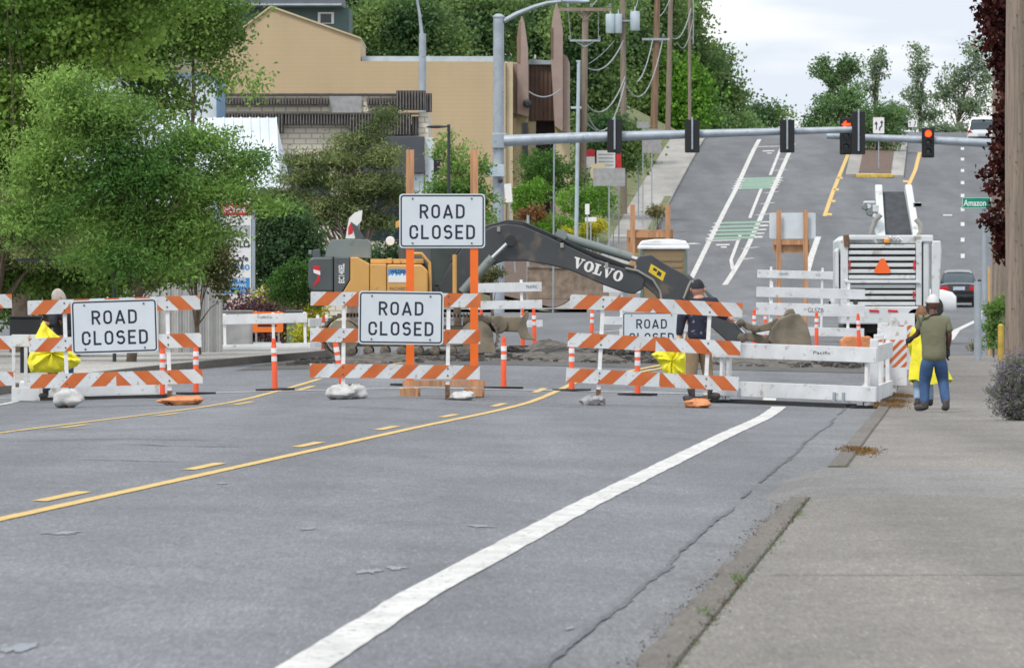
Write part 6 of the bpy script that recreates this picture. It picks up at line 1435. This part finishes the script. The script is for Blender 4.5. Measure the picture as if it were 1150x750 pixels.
t, xx, gg = pole_px('utility_pole', 'weathered utility pole with a wide upper crossarm, left of the transformer pole', 'utility pole', Zu, 657.5, 12, 653, 268, .16, .19, 'pole_wood', 'wooden utility poles')
m = MB(); a, b = wx(628, Zu)-xx, wx(687, Zu)-xx; zt = wz(11, Zu)-gg; m.box(a, b, -.28, -.14, zt-.09, zt+.08); m.bar((wx(646,Zu)-xx, -.2, zt), (wx(657,Zu)-xx, -.16, wz(24,Zu)-gg), .05, .05); m.bar((wx(668,Zu)-xx, -.2, zt), (wx(657,Zu)-xx, -.16, wz(24,Zu)-gg), .05, .05); m.build('crossarm', 'pole_wood', t)
m = MB(); a, b = wx(640, Zu)-xx, wx(674, Zu)-xx; zt = wz(46, Zu)-gg; m.box(a, b, -.28, -.2, zt-.05, zt+.05); m.bar((wx(645,Zu)-xx, -.2, zt), (wx(656.5,Zu)-xx, -.16, wz(53,Zu)-gg), .05, .05); m.bar((wx(669,Zu)-xx, -.2, zt), (wx(656.5,Zu)-xx, -.16, wz(53,Zu)-gg), .05, .05); m.build('crossarm', 'galv', t)
insulators(t, ((638,9),(664,9),(685,9),(640,45),(673,45)), xx, gg, Zu)
Zu2 = 485
t, xx, gg = pole_px('utility_pole', 'utility pole carrying grey transformer cans', 'utility pole', Zu2, 699.5, -40, 700.5, 238, .13, .19, 'pole_wood', 'wooden utility poles')
for a, b, r in ((685.5, 27, .26), (694.5, 27, .2), (713, 24, .26)):
    m = MB(); zc = wz(b, Zu2)-gg; hh = .52; m.lathe([(r*.9,-hh),(r,-hh+.05),(r,hh-.05),(r*.85,hh)], 16, 0, (wx(a, Zu2)-xx, -.25, zc)); m.tube([(wx(a,Zu2)-xx, -.25, zc+hh), (wx(a,Zu2)-xx, -.25, zc+hh+.25)], .04, 6); m.build('transformer', 'exc_light' if 0 else 'flashing', t, smooth=True)
m = MB(); m.bar((wx(681,Zu2)-xx, -.2, wz(25,Zu2)-gg), (wx(717,Zu2)-xx, -.2, wz(23,Zu2)-gg), .08, .08); m.build('bracket', 'galv', t)
Zu3 = 560
t, xx, gg = pole_px('utility_pole', 'reddish brown utility pole with a pale metal crossarm', 'utility pole', Zu3, 739.5, -40, 734, 148, .16, .24, 'pole_brown', 'wooden utility poles')
m = MB(); a, b = wx(721, Zu3)-xx, wx(752, Zu3)-xx; zt = wz(44.5, Zu3)-gg; m.box(a, b, -.32, -.2, zt-.07, zt+.07); m.build('crossarm', 'galv', t)
insulators(t, ((736,42),(745,42)), xx, gg, Zu3)
Zu4 = 572
t, xx, gg = pole_px('utility_pole', 'grey utility pole just right of the reddish brown one', 'utility pole', Zu4, 754, -40, 750, 140, .14, .18, 'pole_wood', 'wooden utility poles')
Zu5 = 590
t, xx, gg = pole_px('utility_pole', 'farthest utility pole at the edge of the wood against the sky', 'utility pole', Zu5, 774.5, -40, 774.5, 150, .09, .12, 'pole_wood', 'wooden utility poles')
m = MB(); m.tube([(wx(779, Zu5)-xx, 0, wz(-40,Zu5)-gg), (wx(778.5,Zu5)-xx, 0, wz(50,Zu5)-gg)], .04, 6); m.build('conduit', 'galv', t)
Zs = 410
t, xx, gg = pole_px('metal_pole', 'thin silver metal pole just left of the utility pole with the wide crossarm', 'pole', Zs, 650, 68, 646, 266, .08, .10, 'flashing')
m = MB(); m.box(wx(647,Zs)-xx, wx(652,Zs)-xx, -.08, .08, wz(70,Zs)-gg, wz(68,Zs)-gg); m.bar((wx(641,Zs)-xx,0,wz(121,Zs)-gg), (wx(653,Zs)-xx,0,wz(121,Zs)-gg), .1, .1); m.build('bracket', 'flashing', t)
t, xx, gg = pole_px('metal_pole', 'thin grey post rising above the boom elbow', 'pole', 392, 622.5, 150, 621, 330, .035, .04, 'galv')
t, xx, gg = pole_px('metal_pole', 'short galvanised post right of the signal pole above the boom', 'pole', 400, 593, 242, 593, 330, .06, .06, 'galv')
# wires
def wire(lab, pts, r=.035, grp='cables between the utility poles'):
    """pts: (px,py,z) ends + sag"""
    (a, b, za), (c, d, zb), sag = pts; m = MB(); P0 = Vector((wx(a, za), za, wz(b, za))); P1 = Vector((wx(c, zb), zb, wz(d, zb))); L_ = []
    for i in range(17):
        k = i/16; v = P0.lerp(P1, k); v.z -= sag*4*k*(1-k); L_.append(tuple(v-P0))
    m.tube(L_, r, 5); tag(m.build('power_cable', 'wire', loc=tuple(P0), smooth=True), lab, 'cable', grp)
wire('grey looped cable from the crossarm pole up to the transformer pole', ((661,77,458), (700,46,485), 0.61))
wire('heavy cable loop from the crossarm pole to the middle of the transformer pole', ((659,118,458), (702,86,485), 0.99))
wire('lowest cable loop between the crossarm pole and the transformer pole', ((659,128,458), (702,92,485), 1.65))
wire('short cable hanging below the other loops by the crossarm pole', ((659,138,458), (684,142,485), 0.33), .025)
wire('cable loop from the transformer pole to the pale crossarm', ((703,96,485), (744,46,560), 1.76))
wire('thin cable hanging from the left tip of the pale crossarm', ((716,92,500), (733,45,560), 0.44))
wire('cable between the two middle poles near their tops', ((735,20,560), (754,-6,572), 0.44), .025)
wire('looped cable from the grey pole to the farthest pole', ((754,42,572), (776,10,590), 0.77))
wire('second looped cable to the farthest pole', ((762,50,572), (778,22,590), 0.88), .025)
wire('cable rising from the crossarm to the top of the frame', ((664,8,458), (682,-20,485), 0.11), .025)
wire('cable rising from the transformers to the top of the frame', ((713,12,485), (722,-20,560), 0.06), .02)
wire('thin cable from the crossarm tip down to the lower arm', ((638,12,458), (641,44,458), -.0), .02); wire('thin cable from the right crossarm part down to the lower arm', ((672,12,458), (672,46,458), 0.00), .02)
wire('thin cable crossing in front of the mauve tower', ((594,103,379), (630,100,379.3), 0.28), .03)
wire('faint cable sloping up to the transformer pole', ((661,72,458), (690,46,485), 0.11), .015)

# near utility pole at the right edge, second one behind
Zn = 150
x, y, g = at(1141.5, Zn); t = thing('utility_pole', 'thick weathered wooden utility pole in the foreground at the right edge', 'utility pole', (x, y, g+.05), 'wooden utility poles')
m = MB(); L_ = [(0,0,-.1)]+[(.03*math.sin(k), 0, k*.9) for k in range(1, 9)]; m.tube([(a[0]*.3,0,a[2]) for a in L_], [.195-.0025*k for k in range(9)], 20); m.build('pole', 'pole_wood', t, smooth=True)
rn = random.Random(2); m = MB()
for k in range(26): a = R(rn.uniform(200, 340)); zz_ = rn.uniform(.3, 6.5); m.lathe([(.012,-.01),(.012,.012)], 6, 0, (.19*math.cos(a), .19*math.sin(a), zz_), 'y')
m.build('nail', 'rust', t)
m = MB(); m.tube([(-.185, -.02, 0), (-.185, -.02, 2.0)], .022, 6); m.build('ground_wire_cover', 'galv', t) if 0 else None
t, xx, gg = pole_px('utility_pole', 'grey wooden utility pole mostly hidden behind the dark red maple', 'utility pole', 185, 1124, -20, 1124, 385, .17, .19, 'pole_wood', 'wooden utility poles')
Zp = 177; t, xx, gg = pole_px('street_sign_post', 'grey post with a green street name sign reading Amazon', 'street sign', Zp, 1105.5, 222, 1106, 394, .045, .05, 'galv')
m = MB(); a = (wx(1080,Zp)-xx, wz(234.5,Zp)-gg); b = (wx(1113,Zp)-xx, wz(221.5,Zp)-gg); m.prism(rrect(a[0], b[0], a[1], b[1], .02), -.07, -.055); s_ = m.build('sign_panel', 'street_green', t)
ring(MB(), a[0]+.008, b[0]-.008, a[1]+.008, b[1]-.008, .018, .008, -.07, .002).build('border', 'pure_white', s_); text_mb('Amazon', .44, .125, (wx(1094.5,Zp)-xx), (a[1]+b[1])/2, -.07, .015, .003).build('lettering', 'pure_white', s_)
t, xx, gg = pole_px('metal_pole', 'square grey post standing at the pavement end beside the weeds', 'pole', 168, 1098, 316, 1098, 397, .07, .07, 'galv')
m = MB(); m.box(-.12, .12, -.12, .12, 0, .03); m.build('base_plate', 'galv', t)
t, xx, gg = pole_px('bollard', 'yellow bollard at the right beside the utility pole', 'bollard', 166, 1124, 366, 1124, 396, .055, .055, 'wood_yellow')
m = MB(); m.lathe([(.055,0),(.04,.03),(.01,.04)], 14, 0, (0,0,wz(366,166)-gg)); m.build('cap', 'wood_yellow', t)
t, xx, gg = pole_px('metal_pole', 'yellow sleeved thin post beside the Amazon sign post', 'pole', 181, 1111, 300, 1111, 392, .025, .03, 'exc_yellow')

# ================================================================== signs along the hill and the works
def flat_sign(name, lab, z, x0, y0, x1, y1, m_, post_y, posts=(.5,), r=.03, pm_='galv', group=None, cat='sign', sq=False):
    px_ = (x0+x1)/2; x, y, g = at(px_, z); gy = max(wz(post_y, z), -5); t = thing(name, lab, cat, (x, y, g), group); p = F/z
    a, b = (x0-px_)/p, (x1-px_)/p; c_, d_ = wz(y1, z)-g, wz(y0, z)-g
    m = MB(); m.prism(rrect(a, b, c_, d_, min(.05, (b-a)*.08)), -.008, .008); s_ = m.build('sign_panel', m_, t)
    for k in posts:
        m = MB(); xx = a+(b-a)*k; m.box(xx-r, xx+r, .01, .01+2*r, 0 if not sq else 0, d_ if k != .5 else d_-.02); m.build('post', pm_, t)
    return t, s_, (lambda X, Y: ((X-px_)/p, wz(Y, z)-g)), p
t, s_, h_, p = flat_sign('traffic_sign', 'nearer white arrow sign on a post in the median island', 525, 980.5, 132, 993, 150, 'pure_white', 190)
def arrows(h_, s_, cx, cy, k, y=-.012):
    m = MB()
    for dx, pts in ((-3.2, [(0,5),(0,-1),(-1.6,-1),(.4,-5),(2.4,-1),(1.2,-1),(1.2,5)]), (2.6, [(-2.2,6),(-2.2,3),(.2,0),(.2,-2.5),(-1.2,-2.5),(.9,-6),(2.8,-2.5),(1.6,-2.5),(1.6,.8),(-.8,3.6),(-.8,6)])):
        m.prism([h_(cx+dx+a*k, cy+b*k) for a, b in pts], y, -.0085)
    m.build('arrow', 'ink', s_)
arrows(h_, s_, 986.8, 141, 1)
t, s_, h_, p = flat_sign('traffic_sign', 'farther small white arrow sign near the crest', 570, 1020, 135, 1030, 143, 'pure_white', 160); arrows(h_, s_, 1025, 139, .55)
t, s_, h_, p = flat_sign('traffic_sign', 'wide pale sign back seen behind the boom, on the verge', 425, 666, 189, 702, 209, 'fence_grey', 255, group='backs of road signs'); s_.data.materials[0] = MATS['pure_white'] if 0 else MATS['fence_grey']
t, s_, h_, p = flat_sign('traffic_sign', 'grey sign back half covered by the signal arm', 470, 721, 145, 743, 172, 'fence_grey', 200, group='backs of road signs')
t, s_, h_, p = flat_sign('traffic_sign', 'small pale sign back above the grey one', 475, 715, 137, 729, 144, 'fence_grey', 180, group='backs of road signs')
t, s_, h_, p = flat_sign('traffic_sign', 'dark diamond sign back against the wood near the sky', 625, 791, 68, 803, 84, 'util_green', 150)
t, s_, h_, p = flat_sign('notice_board', 'shop notice board with red and green lettering on white by the verge', 460, 670, 169, 691, 189, 'pure_white', 200, (.1,.9), cat='board')
text_mb('WINE', .5, .14, h_(680,173)[0], h_(680,173)[1], -.009, .02).build('lettering', 'street_green', s_) if 0 else None
m = MB(); 
for k in range(4): a = h_(672, 173+4*k); b = h_(689, 174.4+4*k); m.box(a[0], b[0], -.014, -.009, b[1], a[1])
m.build('printed_line', 'util_grey', s_)
t, s_, h_, p = flat_sign('notice_board', 'small red topped board left of the shop notice board', 458, 658, 168, 668, 189, 'pure_white', 200, (.2,.8), cat='board'); a = h_(658, 176); b = h_(668, 168); m = MB(); m.box(a[0], b[0], -.016, -.009, a[1], b[1]); m.build('red_band', 'red', s_)
t, s_, h_, p = flat_sign('notice_board', 'narrow red and white board beside the transformer pole', 462, 692, 173, 698, 190, 'red', 200, (.5,), cat='board')
t, s_, h_, p = flat_sign('notice_board', 'beige panel behind the wide sign back', 450, 663, 184, 680, 205, 'beige_light', 215, (.5,), cat='board')
t, s_, h_, p = flat_sign('utility_cabinet', 'tall tan cabinet beside the grey sign back', 480, 713, 145, 721, 172, 'beige', 180, (.5,), cat='cabinet')
t, s_, h_, p = flat_sign('banner', 'tilted white real estate style sign right of the signal pole', 420, 575, 206, 583, 227, 'pure_white', 250, (.5,), cat='sign'); t.rotation_euler = (0, R(-5), 0)
t, s_, h_, p = flat_sign('traffic_sign', 'small white sign at the foot of the utility pole with the wide crossarm', 415, 657, 244, 670, 249, 'pure_white', 262)
t, s_, h_, p = flat_sign('meter_box', 'small white box fixed low by the crossarm pole', 414, 657, 229, 662, 241, 'pure_white', 262, cat='box')
# wooden post sign seen from behind (right) and plywood one (left)
def wood_sign(lab, z, posts, ytop, ybot, panel, pm2, ply, brace):
    px_ = sum(posts)/2; x, y, g = at(px_, z); p = F/z; t = thing('wooden_sign_frame', lab, 'sign frame', (x, y, g), 'construction signs on wooden posts seen from behind')
    h = lambda X, Y: ((X-px_)/p, wz(Y, z)-g)
    for k in posts: m = MB(); a = h(k, ytop); m.box(a[0]-.065, a[0]+.065, -.13, -.09, 0, a[1]); m.build('post', 'wood', t)
    if panel: a = h(panel[0], panel[3]); b = h(panel[2], panel[1]); MB().prism(rrect(a[0], b[0], a[1], b[1], .04), .01, .02).build('sign_panel', pm2, t)
    a = h(ply[0], ply[3]); b = h(ply[2], ply[1]); m = MB(); m.box(a[0], b[0], -.0, .009, a[1], b[1]); m.build('plywood_panel', 'ply', t)
    a = h(brace[0], brace[3]); b = h(brace[2], brace[1]); m = MB(); m.box(a[0], b[0], -.089, -.05, a[1], b[1]); m.build('cross_beam', 'wood', t)
    return t
wood_sign('back of a construction sign on wooden posts, white panel above plywood, behind the bucket', 243, (874.5, 904.5), 236, 345, (864,239,916,268), 'canopy_white', (868,269,909,284), (868,270,909,275))
wood_sign('wooden post frame with a plywood panel left of the portable toilet', 236, (710.5, 750), 230, 345, None, None, (704,258,756,284), (705,261,755,267))
Zq = 203; x, y, g = at(745, Zq); p = F/Zq; t = thing('portable_toilet', 'brown portable toilet with a white domed roof behind the boom', 'portable toilet', (x, y, g))
m = MB(); m.box(-.52, .52, -.55, .55, .05, 2.08); m.build('cabin', 'potty', t, bev=.04)
m = MB(); m.box(-.58, .58, -.6, .6, 2.08, 2.17); m.prism([(-.56,2.17),(.56,2.17),(.5,2.27),(.2,2.31),(-.2,2.31),(-.5,2.27)], -.58, .58); m.build('roof', 'potty_roof', t, bev=.03)
for k in range(5): m = MB(); m.box(-.42, .42, -.565, -.55, 1.25+.14*k, 1.32+.14*k); m.build('vent_louvre', 'potty', t, bev=.006)
for xx in (-.5, .5): m = MB(); m.box(xx-.03, xx+.03, -.575, -.55, .05, 2.06); m.build('corner_post', 'util_green', t)
m = MB(); m.box(-.6, .6, -.62, .62, 0, .05); m.build('skid', 'pole_brown', t)
# detour sign
Zd = 192; x, y, g = at(300, Zd); p = F/Zd; t = thing('detour_sign', 'orange DETOUR sign with a black arrow behind the left white barrier', 'sign', (x, y, g))
m = MB(); h = lambda X, Y: ((X-300)/p, wz(Y, Zd)-g); a = h(282.5, 373); b = h(318, 350); m.prism(rrect(a[0], b[0], a[1], b[1], .03), -.01, .01); s_ = m.build('sign_panel', 'detour_orange', t)
text_mb('DETOUR', .52, .105, 0, h(0,357.5)[1], -.0105, .02, .004).build('lettering', 'ink', s_)
m = MB(); a = h(0, 365.5)[1]; m.prism([(-.2,a-.025),(.1,a-.025),(.1,a-.06),(.22,a),(.1,a+.06),(.1,a+.025),(-.2,a+.025)], -.014, -.0102); m.build('arrow', 'ink', s_)
for xx in (-.24, .24): m = MB(); m.bar((xx, .02, h(0,350)[1]), (xx, .35, 0), .04, .04); m.build('leg', 'post_white', t)
m = MB(); m.box(-.3, .3, .012, .04, .1, .2); m.build('lower_board', 'plastic_white', t)
# tall site board with rows
Zt = 206; x, y, g = at(264, Zt); p = F/Zt; t = thing('site_board', 'tall white and blue roadside notice sign half covered by leaves at left', 'sign', (x, y, g))
h = lambda X, Y: ((X-264)/p, wz(Y, Zt)-g)
def pan(n_, x0, y0, x1, y1, m_, d=.0, par=None): a = h(x0, y1); b = h(x1, y0); m = MB(); m.box(a[0], b[0], -.02-d, .02-d if not d else -.021-d+.004, a[1], b[1]); return m.build(n_, m_, par or t)
pan('white_panel', 247, 228, 282, 334, 'pure_white'); pan('red_band', 247, 229.5, 281.5, 242, 'red', .003); pan('grey_band', 249, 253, 281, 266, 'util_grey', .003); pan('blue_band', 247, 312, 280.5, 330, 'decal_blue', .003)
for s, w_, hh, cx_, cy_, mm in (('SHOPPING', .6, .15, 264.5, 235.5, 'pure_white'), ('PLAZA', .4, .1, 265, 248, 'util_grey'), ('LEASE', .36, .1, 268, 259.5, 'pure_white'), ('WILD', .5, .15, 268, 274, 'ink'), ('Cafe', .36, .13, 270, 290, 'ink'), ('0740', .46, .13, 269, 300, 'decal_blue'),
                          ('SUITES', .42, .07, 266, 314.5, 'pure_white'), ('WINDOWS', .48, .07, 265, 320.5, 'pure_white'), ('INSURANCE', .5, .05, 265, 326.5, 'pure_white')):
    text_mb(s, w_, hh, (cx_-264)/p, h(0, cy_)[1], -.0275, .015, .003).build('lettering', mm, t)
m = MB(); a = h(282.6, 334); m.box(a[0]-.0, a[0]+.08, -.04, .1, 0, h(0,230)[1]); m.build('post', 'galv', t); m = MB(); a = h(249, 334); m.box(a[0], a[0]+.08, .03, .1, 0, h(0,230)[1]); m.build('post', 'galv', t)
# cabinets behind the left barrier
for a, b, c_, d_, m_, lab in ((250,350,283,374,'fence_grey','light grey utility cabinet left of the DETOUR sign'), (322,350,339,374,'util_green','green grey utility cabinet right of the DETOUR sign')):
    zc = 190; px_ = (a+c_)/2; x, y, g = at(px_, zc); p = F/zc; w_ = (c_-a)/p; hh = wz(b, zc)-g; t = thing('utility_cabinet', lab, 'cabinet', (x, y, g), 'utility cabinets on the left corner')
    m = MB(); m.box(-w_/2, w_/2, 0, .5, 0, hh); m.build('housing', m_, t, bev=.015); m = MB(); m.box(-w_/2+.04, w_/2-.04, -.012, 0, .06, hh-.06); m.build('door', m_, t, bev=.005)
    m = MB(); m.box(-w_/2-.02, w_/2+.02, -.03, .53, hh, hh+.03); m.build('lid', m_, t, bev=.008)
# grey pleated fence screen
Zf = 172; x, y, g = at(194, Zf); p = F/Zf; t = thing('fence_screen', 'grey pleated screen fence with rounded posts behind the left barricade', 'fence', (x, y, g+.0))
x0, x1 = (134-194)/p, (250-194)/p; hh = wz(317, Zf)-g; m = MB(); n = 150; V = []
for i in range(n+1):
    k = i/n; xx = x0+(x1-x0)*k; yy = 1.6*math.sin(math.pi*k)*-.35+.012*math.sin(i*math.pi/2*1.0)+.03*math.sin(i*.42)
    top = hh+(.02*math.sin(i*.42))-(.12*(1-k) if k < .2 else 0)
    V += [(xx, yy, .0), (xx, yy, top), (xx, yy+.012, .0), (xx, yy+.012, top)]
fs = []
for i in range(n):
    a = 4*i; b = a+4; fs += [(a, b, b+1, a+1), (a+2, a+3, b+3, b+2), (a+1, b+1, b+3, a+3)]
m.add(V, fs); m.build('screen', 'screen_grey', t)
for i in range(8):
    k = (i+.5)/8; xx = x0+(x1-x0)*k; yy = -.56*math.sin(math.pi*k)+.05; m = MB(); m.tube([(xx,yy,0),(xx,yy,hh+.03)], .03, 8); m.blob((xx,yy,hh+.05), (.045,.045,.045)); m.build('post', 'screen_grey', t, smooth=True)
# mailbox
Zm = 150; x, y, g = at(29, Zm); p = F/Zm; t = thing('mailbox', 'black box on a post behind the leftmost ROAD CLOSED barricade', 'mailbox', (x, y, g+.12))
m = MB(); m.box(-.26, .26, -.2, .2, .62, .93); m.build('box', 'black_paint', t, bev=.02); m = MB(); m.box(-.28, .28, -.22, .22, .93, .97); m.build('lid', 'black_paint', t, bev=.01); m = MB(); m.box(-.09, .09, -.07, .07, 0, .62); m.build('post', 'black_paint', t)
# flag like banner above the excavator hood
Zg = 178; x, y, g = at(403, Zg); p = F/Zg; t = thing('banner_stand', 'crumpled white and red banner on a stick behind the excavator hood', 'banner', (x, y, g))
h = lambda X, Y: ((X-403)/p, wz(Y, Zg)-g)
m = MB(); m.tube([(0,0.05,0),(0,.05,h(0,236)[1])], .02, 6); m.build('stick', 'galv', t)
m = MB(); m.prism([h(*a) for a in [(392,245),(398,239),(407,236),(406,248),(400,255),(399,268),(388,268),(390,256)]], -.01, .01); m.build('cloth', 'pure_white', t); m = MB(); m.prism([h(*a) for a in [(391,256),(394,250),(397,255),(396,262),(391,264)]], -.016, -.011); m.build('red_print', 'red', t)
m = MB(); m.prism([h(*a) for a in [(394,249),(401,254),(410,268),(399.4,268)]], -.03, -.017); m.build('dark_flap', 'exc_grey', t)
